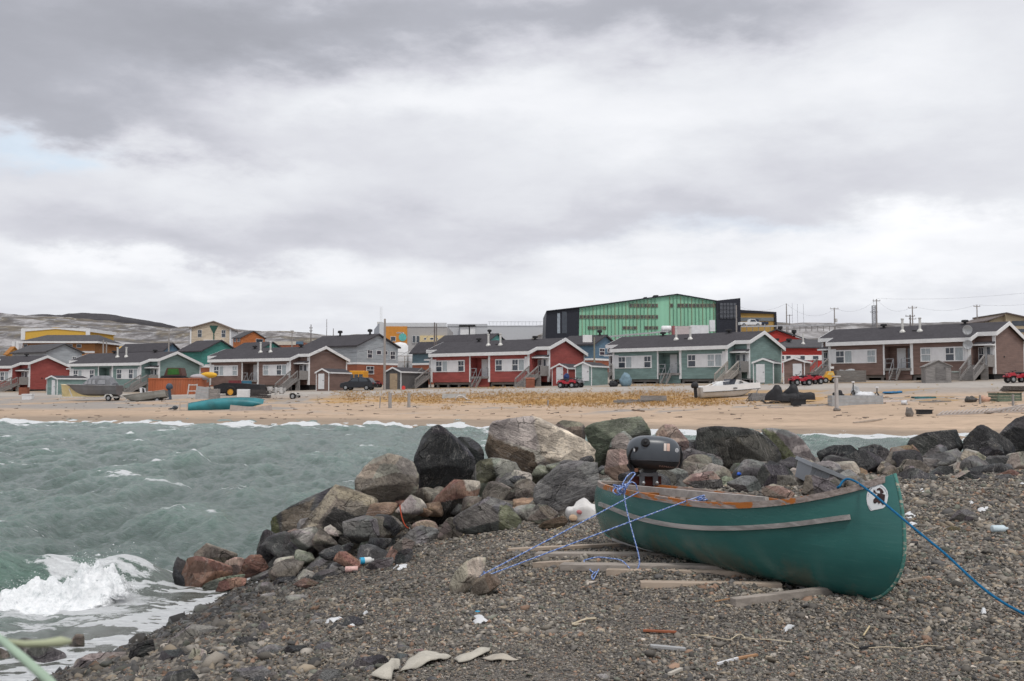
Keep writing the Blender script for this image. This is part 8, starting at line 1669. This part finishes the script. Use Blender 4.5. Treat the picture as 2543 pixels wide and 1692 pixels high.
rope([kp(1537, 1222)] + tangle(kp(1537, 1214), 14, .05, 2) + [kp(1545, 1205), kp(1556, 1185, .05), kp(1570, 1174, .1), kp(1577, 1177, .1), kp(1570, 1187, .06), kp(1555, 1205)] + tangle(kp(1543, 1212), 10, .045, 4) + [kp(1558, 1208), kp(1566, 1198), kp(1578, 1202, .02), kp(1583, 1218, .02)], .0052, BA, BB, 'bundle of blue rope loops knotted on the canoe rail below the motor', name='rope_knot', cat='rope knot')
G3 = CM @ on_hull(1552, 1226, .02); hs = lambda px, py: CM @ on_hull(px, py, .014)
gp = lambda px, py, dz=.012: ground(px, py) + Vector((0, 0, dz))
ye = gp(1585, 1415).y; y3 = G3.y
hp = [(1550, 1222), (1553, 1250), (1561, 1285), (1573, 1330), (1584, 1370), (1588, 1395), (1584, 1412), (1572, 1419)]
rope([P(x, y, y3 + (ye - y3) * ((y - 1222) / 197.) ** .7 - .05) for x, y in hp] + [gp(1545, 1413, .06), gp(1515, 1408, .065), gp(1485, 1405, .065), gp(1462, 1408, .06), gp(1450, 1410, .05), gp(1462, 1416, .03), gp(1475, 1418, .03), gp(1465, 1422, .02), gp(1480, 1430, .02), gp(1487, 1424, .03), gp(1478, 1438, .02), gp(1473, 1446, .02), gp(1470, 1440, .03), gp(1480, 1430, .03)], .0052, BA, BB, 'blue flecked rope hanging from the rail and ending in a tangle on the gravel', group=RP)
rope([G2 + Vector((.0, .1, 0))] + tangle(P(1742, 1240, G2.y + .1), 12, .032, 9, (1.3, 1, .6)), .0052, BA, BB, 'small knot of blue rope inside the canoe on the far side of the rail', name='rope_knot', cat='rope knot')
B1 = CM @ csec(.905, math.pi - .001) + Vector((0, 0, .012)); rope([B1 + Vector((.02, .06, -.01)), B1 + Vector((0, 0, .008)), P(2126, 1197, B1.y - .03), P(2320, 1353, 5.55), P(2543, 1525, 4.92), Vector((3.05, 4.25, 1.17))], .0070, (.008, .105, .22), (.01, .14, .30), 'dark teal blue rope running from the canoe bow to the shore behind the viewer', fleck=True)
# ---------------------------------------------------------------- planks under the canoe
PLK = 'planks laid under the canoe as rollers'
def beam(a, b, w, h, m_, label, dz=.0, name='wooden_plank', group=PLK, cat='plank'):
    A, B = ground(*a), ground(*b); A.z += h / 2 + dz; B.z += h / 2 + dz; t = empty(name, A, 0, label, cat, group); d = B - A; MB().bar((0, 0, 0), d, w, h, (0, 0, 1)).build('plank_body', m_, t, bevel=.004); return t
PW1 = wood('tan_plank', (.42, .34, .27), .25, 0, .6); PW2 = wood('grey_plank', (.33, .29, .255), .28, 0, .6); PW3 = wood('brown_plank', (.26, .20, .15), .28, 0, .6)
beam((1262, 1370), (1640, 1352), .07, .028, PW1, 'pale thin plank farthest up the slope, sticking out toward the anchor stone', .0)
beam((1332, 1386), (1720, 1388), .11, .048, PW2, 'thick grey plank second from the stern, its square end beside the rope'); beam((1330, 1412), (1420, 1408), .08, .05, PW1, 'short tan plank end behind the thickest plank'); beam((1395, 1415), (1800, 1420), .12, .05, PW2, 'thickest pale plank with a square end under the rope tangle')
beam((1507, 1430), (1900, 1436), .07, .05, PW1, 'tan plank right below the rope tangle, half sunk in gravel'); beam((1590, 1460), (1940, 1464), .08, .045, PW1, 'yellowish plank nearest the viewer of the crosswise ones'); beam((1820, 1508), (2060, 1478), .06, .055, PW2, 'grey batten lying askew under the keel near the bow')
# ---------------------------------------------------------------- litter on the gravel
LT = 'small litter on the gravel'
def sheet(poly, m_, label, name, cat, seed=1, thick=.006, bulge=.03, lift=.0, group=None, grid=14):
    """crumpled flat piece of cloth or paper lying on the ground; poly in pixels"""
    pts = [ground(x, y) for x, y in poly]; x0, x1 = min(p.x for p in pts), max(p.x for p in pts); y0, y1 = min(p.y for p in pts), max(p.y for p in pts); pp = [(p.x, p.y) for p in pts]
    c = Vector(((x0 + x1) / 2, (y0 + y1) / 2, sum(p.z for p in pts) / len(pts))); m = MB(); n = len(pp); R_ = 8; cx, cy = sum(p[0] for p in pp) / n, sum(p[1] for p in pp) / n; sub = []
    for i in range(n):
        a, b = pp[i], pp[(i + 1) % n]
        for k in range(4): sub.append((a[0] + (b[0] - a[0]) * k / 4, a[1] + (b[1] - a[1]) * k / 4))
    n = len(sub)
    def hgt(x, y, r): z = float(h_near(np.array([x]), np.array([y]))[0]); return z + lift + bulge * (1 - r * r) + bulge * .9 * mnoise.noise(Vector((x * 11 + seed, y * 11, seed)))
    m.v.append((cx - c.x, cy - c.y, hgt(cx, cy, 0) - c.z))
    for r in range(1, R_ + 1):
        for x, y in sub: X, Y = cx + (x - cx) * r / R_, cy + (y - cy) * r / R_; m.v.append((X - c.x, Y - c.y, hgt(X, Y, r / R_) - c.z))
    for i in range(n): m.f.append((0, 1 + i, 1 + (i + 1) % n))
    for r in range(R_ - 1):
        for i in range(n): a = 1 + r * n + i; b = 1 + r * n + (i + 1) % n; m.f.append((a, b, b + n, a + n))
    o = m.build(name, m_, None, True); o.location = c; md = o.modifiers.new('thickness', 'SOLIDIFY'); md.thickness = thick; return tag(o, label, cat, group)
CLOTH = mat('dirty_canvas', (.46, .43, .37), .9, .14, 9, bump=.4, bs=120, dirt=.2); ZF = lambda L: [(800 + a / 3.367, 1500 + b / 3.367) for a, b in L]
sheet(ZF([(650, 585), (700, 515), (790, 450), (960, 432), (1085, 455), (1040, 480), (950, 520), (800, 545), (720, 575)]), CLOTH, 'pale canvas strip half buried in the gravel, longest middle piece', 'canvas_strip', 'cloth', 1, bulge=.03, lift=.016); sheet(ZF([(1095, 482), (1200, 455), (1330, 415), (1410, 393), (1400, 425), (1330, 455), (1240, 490), (1140, 518)]), CLOTH, 'pale canvas strip with a raised pointed end past the middle piece', 'canvas_strip', 'cloth', 2, bulge=.022, lift=.016)
sheet(ZF([(1340, 470), (1430, 440), (1560, 455), (1650, 482), (1540, 490), (1420, 500)]), mat('sandy_canvas', (.42, .38, .32), .9, .14, 9), 'sandy canvas end sinking into the gravel', 'canvas_strip', 'cloth', 3, bulge=.012, lift=.012); sheet(ZF([(400, 645), (430, 600), (540, 560), (600, 520), (650, 510), (660, 545), (600, 590), (580, 645)]), CLOTH, 'twisted canvas end at the bottom edge of the photo', 'canvas_strip', 'cloth', 4, bulge=.035, lift=.016)
WP = mat('white_paper', (.62, .63, .64), .6, .06, 20, bump=.3); t = sheet([(1172, 1546), (1176, 1536), (1190, 1534), (1202, 1536), (1217, 1548), (1200, 1550), (1180, 1551)], WP, 'white crumpled paper with a blue patch lying alone on the gravel', 'paper_scrap', 'litter', 5, bulge=.03)
p_ = ground(1186, 1538); m = MB(); m.ell((p_.x - t.location.x, p_.y - t.location.y, p_.z - t.location.z + .048), (.017, .012, .004), 12, 6); m.build('blue_patch', mat('cyan_print', (.03, .36, .58), .5, bump=0), t)
for i, (poly, lb) in enumerate((([(800, 1552), (815, 1540), (845, 1534), (852, 1538), (830, 1548), (812, 1555)], 'dirty white rag draped against a black stone'), ([(862, 1556), (872, 1551), (886, 1554), (880, 1562), (866, 1563)], 'small white scrap just below the black stone'), ([(900, 1530), (912, 1520), (915, 1523), (905, 1532)], 'narrow white scrap above the black stone'),
    ([(974, 1414), (985, 1404), (1002, 1406), (1012, 1403), (1010, 1412), (990, 1418)], 'white crumpled scrap at the gravel edge below the black square stone'), ([(2244, 1290), (2246, 1277), (2262, 1273), (2278, 1284), (2262, 1292)], 'white plastic sheet lying right behind the canoe stem'), ([(2248, 1306), (2262, 1300), (2280, 1304), (2264, 1310)], 'flat pale scrap just under the teal rope by the stem'),
    ([(2280, 1222), (2292, 1217), (2298, 1224), (2286, 1228)], 'white scrap on the gravel above the stem'), ([(2426, 1268), (2436, 1262), (2456, 1263), (2450, 1270), (2432, 1273)], 'white scrap beside the grey angular stone'), ([(2404, 1250), (2412, 1247), (2420, 1252), (2410, 1255)], 'thin white scrap above the grey angular stone'), ([(2434, 1524), (2438, 1516), (2448, 1518), (2450, 1526), (2440, 1528)], 'small white lump below the teal rope'), ([(2530, 1205), (2535, 1196), (2548, 1200), (2545, 1212)], 'white scrap at the edge of the photo beside a black slab'), ([(1945, 1565), (1955, 1557), (1975, 1556), (1962, 1566), (1950, 1575)], 'white shell like scrap on the pebbles below the canoe'))):
    sheet(poly, WP, lb, 'plastic_scrap', 'litter', 10 + i, bulge=.022, lift=.004, group=LT)
def bottle(px, py, L_, r, rz, m_, cap_m, label, capf=.2, name='bottle', tilt=0):
    q = ground(px, py) + Vector((0, 0, r + .01)); t = empty(name, q, 0, label, 'can' if name == 'can' else 'bottle', None, rot=(0, tilt, rz)); b = L_ / 2
    m = MB(); m.lathe([(r * .5, -b), (r * .95, -b * .96), (r, -b * .85), (r, b * .45), (r * .8, b * .62), (r * .42, b * .75), (r * .42, b)] if name == 'bottle' else [(r * .8, -b), (r, -b * .92), (r, b * .92), (r * .8, b)], (0, 0, 0), 18, 'x'); m.build('body', m_, t, True)
    if cap_m: m = MB(); m.lathe([(r * 1.02, -b * .99), (r * 1.02, -b * .99 + L_ * capf)] if capf > .1 else [(r * .5, b * .8), (r * .5, b * 1.05)], (0, 0, 0), 18, 'x'); m.build('cap' if capf <= .1 else 'label_band', cap_m, t)
    return t
bottle(911, 1403, .15, .035, R(25), mat('bottle_white', (.70, .70, .68), .4, bump=0), mat('bottle_blue', (.04, .38, .62), .4, bump=0), 'white bottle with a bright blue band lying among the dark slabs', .3); bottle(873, 1424, .13, .031, R(8), mat('can_pink', (.66, .42, .38), .35, .15, 30, bump=0), None, 'pink and white drink can at the edge of the gravel', name='can')
bottle(1048, 1349, .13, .04, R(60), mat('bottle_green', (.10, .30, .20), .2, .25, 20, bump=0), mat('bottle_white', (.70, .70, .68)), 'crushed green bottle beside a brown stone', .05); bottle(2483, 1325, .16, .034, R(5), mat('bottle_milky', (.56, .66, .70), .35, .12, 12, bump=0), None, 'pale milky bottle lying on the open gravel past the bow')
o = lump(ground(1446, 1296) + Vector((0, .1, -.02)), (.165, .12, .135), mat('bag_white', (.66, .64, .62), .5, .12, 6, bump=.4, bs=18), 'white plastic bag with faint red and orange print beside the canoe stern', 'plastic_bag', 'bag', 91, .42)
m = MB(); m.ell((-.02, -.10, .13), (.045, .02, .03), 10, 6); m.build('red_print', mat('faded_red_print', (.58, .22, .22), .6), o); m = MB(); m.ell((-.10, -.085, .06), (.05, .02, .04), 10, 6); m.build('orange_print', mat('faded_orange_print', (.60, .42, .28), .6), o)
# grey plastic tote between the stones
Yt = 12.3; a = P(1974, 1153, Yt + .35); t = empty('plastic_tote', P(2036, 1181, Yt), 0, 'grey plastic storage tote tilted among the boulders behind the canoe', 'tote', rot=(R(8), R(21), R(12)))
m = MB(); w, d, h = .245, .2, .10
m.add([(-w * .86, -d * .86, -h * 1.3), (w * .86, -d * .86, -h * 1.3), (w * .86, d * .86, -h * 1.3), (-w * .86, d * .86, -h * 1.3), (-w, -d, h), (w, -d, h), (w, d, h), (-w, d, h), (-w * .95, -d * .95, h), (w * .95, -d * .95, h), (w * .95, d * .95, h), (-w * .95, d * .95, h), (-w * .82, -d * .82, -h * 1.2), (w * .82, -d * .82, -h * 1.2), (w * .82, d * .82, -h * 1.2), (-w * .82, d * .82, -h * 1.2)],
      [(0, 3, 2, 1), (0, 1, 5, 4), (1, 2, 6, 5), (2, 3, 7, 6), (3, 0, 4, 7), (4, 5, 9, 8), (5, 6, 10, 9), (6, 7, 11, 10), (7, 4, 8, 11), (8, 9, 13, 12), (9, 10, 14, 13), (10, 11, 15, 14), (11, 8, 12, 15), (12, 13, 14, 15)])
TOTE = mat('tote_grey', (.25, .265, .285), .5, .08, 3, bump=.05); m.build('bin', TOTE, t); m = MB()
for s in (-1, 1): m.box(-w - .025, w + .025, s * (d + .012) - .014, s * (d + .012) + .014, h - .03, h + .012); m.box(s * (w + .012) - .014, s * (w + .012) + .014, -d, d, h - .03, h + .012)
m.build('rim', TOTE, t); m = MB()
for i in range(5): x = -w * .7 + i * w * .35; m.bar((x, -d - .004, h - .03), (x, -d * .86 - .006, -h * 1.25), .012, .012)
m.build('rib', TOTE, t)
def hit(px, py):
    bpy.context.view_layer.update(); d = (P(px, py, 5.0) - Vector((0, 0, EYE))).normalized(); r_ = SC.ray_cast(bpy.context.evaluated_depsgraph_get(), Vector((0, 0, EYE)), d); return r_[1] if r_[0] else P(px, py, 12)
o = lump(hit(1836, 1178) + Vector((0, -.01, -.012)), (.038, .022, .02), mat('bright_blue_plastic', (.03, .12, .55), .5), 'scrap of bright blue plastic on the mottled olive boulder', 'plastic_scrap', 'litter', 95, .5)
# strings, sticks, splinters
TWA, TWB = (.50, .42, .30), (.62, .55, .42)
def gl(L, dz=.014): return [ground(x, y) + Vector((0, 0, dz + .006 * math.sin(i * 2.1))) for i, (x, y) in enumerate(L)]
rope(gl([(1716, 1583), (1745, 1587), (1770, 1586), (1788, 1592), (1804, 1597), (1815, 1592), (1826, 1587), (1838, 1584), (1850, 1588), (1842, 1592), (1860, 1594), (1880, 1592), (1910, 1595), (1940, 1601), (1965, 1599)]), .0028, TWA, TWB, 'beige string snaking over the gravel below the canoe', 'string', cat='string'); rope(gl([(2100, 1604), (2116, 1610), (2130, 1614), (2155, 1616), (2200, 1616), (2255, 1614), (2300, 1610), (2345, 1616)]), .0028, TWA, TWB, 'beige string in front of the canoe bow', 'string', cat='string'); rope(gl([(2405, 1622), (2430, 1632), (2470, 1640), (2500, 1650), (2545, 1656), (2580, 1668)]), .0028, TWA, TWB, 'beige string running off the edge of the photo', 'string', cat='string')
rope(gl([(1480, 1542), (1455, 1546), (1432, 1550), (1422, 1556), (1428, 1560), (1436, 1554)]), .006, TWA, TWB, 'short beige rope end with a hooked tip', 'rope_end', cat='rope'); rope([P(993, 1255, 12.3), P(998, 1285, 12.1), P(1006, 1305, 12.0), P(1014, 1312, 11.9)], .008, (.30, .05, .02), (.36, .08, .03), 'red cable hanging in a dark gap of the breakwater', 'cable', cat='cable', fleck=False)
SK = 'sticks and splinters on the gravel'
def stick(a, b, w, h, m_, label, name='stick'): A, B = ground(*a), ground(*b); o = MB().bar((0, 0, 0), B - A, w, h, (0, 0, 1)).build(name, m_, None, bevel=.002); o.location = A + Vector((0, 0, .016)); tag(o, label, name.replace('_', ' '), SK)
stick((1615, 1612), (1702, 1620), .034, .016, mat('grey_lath', (.36, .36, .36), .7, .08), 'flat grey lath lying on pebbles below the canoe', 'lath'); stick((1597, 1573), (1680, 1577), .02, .012, mat('rust_red_splinter', (.30, .10, .05), .8, .2), 'rust red splinter of wood on the gravel', 'splinter'); stick((1783, 1657), (1835, 1642), .014, .012, PANEL, 'white tipped stick on the pebbles near the bottom edge'); stick((1832, 1643), (1880, 1634), .018, .012, mat('tan_stick', (.42, .24, .13), .8, .2), 'tan stick joined to the white tipped one'); stick((1662, 1683), (1692, 1670), .018, .014, mat('pale_stick', (.50, .46, .40), .8, .1), 'short pale stick at the bottom edge')
stick((2136, 1618), (2172, 1612), .014, .012, BLK, 'short black twig on the beige string'); stick((1776, 1500), (1815, 1493), .008, .008, mat('tan_stick', (.42, .24, .13)), 'thin tan twig beside the askew batten'); stick((1310, 1322), (1372, 1338), .010, .008, mat('straw_stick', (.55, .45, .28), .8, .1), 'straw coloured twig near the white bag'); stick((1345, 1334), (1395, 1312), .008, .008, mat('straw_stick', (.55, .45, .28)), 'thin straw twig crossing the other one near the white bag'); stick((1142, 1344), (1156, 1325), .008, .008, mat('straw_stick', (.55, .45, .28)), 'tiny upright straw beside the dark brown stone'); stick((2145, 1585), (2160, 1562), .008, .008, mat('straw_stick', (.55, .45, .28)), 'straw twig standing among pebbles in front of the bow'); stick((2240, 1450), (2290, 1442), .03, .016, mat('tan_plank_bit', (.30, .25, .20), .8), 'flat board end sticking out behind the canoe stem', 'board_end')
# ---------------------------------------------------------------- blurred reed close to the viewer
REED = mat('reed_green', (.36, .47, .36), .7, .15, 8, bump=0); t = empty('reed', Vector((-.30, .72, 1.04)), 0, 'pale green reed stalk, out of focus, close to the viewer', 'plant')
tp = lambda px, py, Y: P(px, py, Y) - Vector((-.30, .72, 1.04))
MB().tube([(.0, -.02, -.02), tp(190, 1770, .74), tp(120, 1690, .75), tp(60, 1637, .76), tp(5, 1590, .78), tp(-60, 1540, .8)], [.005, .0042, .0038, .0034, .003, .002], 8).build('stalk', REED, t, True)
MB().tube([tp(5, 1592, .78), tp(60, 1600, .79), tp(110, 1598, .8), tp(150, 1594, .81), tp(176, 1594, .815)], [.002, .0026, .003, .0042, .002], 8).build('seed_head', mat('reed_head', (.42, .45, .30), .8, .15, 8, bump=0), t, True)
# ---------------------------------------------------------------- breaking wave and spray
n = 190; U, W_ = np.meshgrid(np.linspace(-1, 1, n), np.linspace(-1, 1, n)); BX = -5.02 + U * 1.05 + W_ * .15; BY = 11.25 + W_ * .95 + U * .12
e = np.exp(-((U + .02) / .62) ** 2 - (W_ / .55) ** 2); pk = np.exp(-((U - .22) / .26) ** 2 - ((W_ - .25) / .33) ** 2) * .55 + np.exp(-((U - .55) / .2) ** 2 - ((W_ - .1) / .3) ** 2) * .18 + np.exp(-((U + .35) / .35) ** 2 - ((W_ - .1) / .35) ** 2) * .27
nz = fbm(BX * 3.2, BY * 3.2, 5, .6); n2 = fbm(BX * 11, BY * 11, 4, .65)
BZ = pk * (.85 + .34 * nz + .07 * n2) + e * (.05 + .05 * nz + .012 * n2) - .03 - .12 * (1 - sstep(e, .05, .3))
g = N('white_water'); p_ = g.pos(); ed = attr(g, 'edge'); nn = g.noise(p_, 11, 6, .75, .4); n3 = g.noise(p_, 45, 4, .7)
al = g.ramp(g.math('ADD', ed, g.math('MULTIPLY', g.math('SUBTRACT', nn, .5), 1.9)), .20, .95)
M_FOAM = g.out(g.mix(g.ramp(g.math('ADD', g.math('MULTIPLY', nn, .6), g.math('MULTIPLY', n3, .4)), .35, .6), (.62, .65, .66), (.84, .85, .86)), .95, g.bump(n3, .2, .02), spec=.1, alpha=al, Subsurface_Weight=.0)
o = grid_mesh('breaking_wave', BX, BY, BZ, M_FOAM, 'stuff', {'edge': sstep(e, .10, .55) * 1.05})
rg = np.random.default_rng(8); bm = bmesh.new(); bmesh.ops.create_icosphere(bm, subdivisions=1, radius=1); v = np.array([q.co[:] for q in bm.verts]); f = np.array([[a.index for a in q.verts] for q in bm.faces]); bm.free()
N_ = 1500; ci = rg.choice(3, N_, p=[.62, .18, .20]); c0 = np.array([(-4.78, 11.5, .34), (-4.42, 11.35, .16), (-5.4, 11.35, .18)])[ci]; sp_c = np.array([(.22, .18, .09), (.18, .16, .06), (.26, .18, .06)])[ci]
c = c0 + rg.normal(0, 1, (N_, 3)) * sp_c; c[:, 2] = np.abs(c[:, 2]); s = np.exp(rg.normal(-6.0, .45, N_)); co = (v[None] * s[:, None, None] * np.array([1.6, 1, 1]) + c[:, None]).reshape(-1, 3)
me = bpy.data.meshes.new('spray'); me.from_pydata(co.tolist(), [], (f[None] + (np.arange(N_) * len(v))[:, None, None]).reshape(-1, 3).tolist()); o = link('spray', me, mat('spray_white', (.82, .84, .85), .6, .02, bump=0), None, True); o['kind'] = 'stuff'
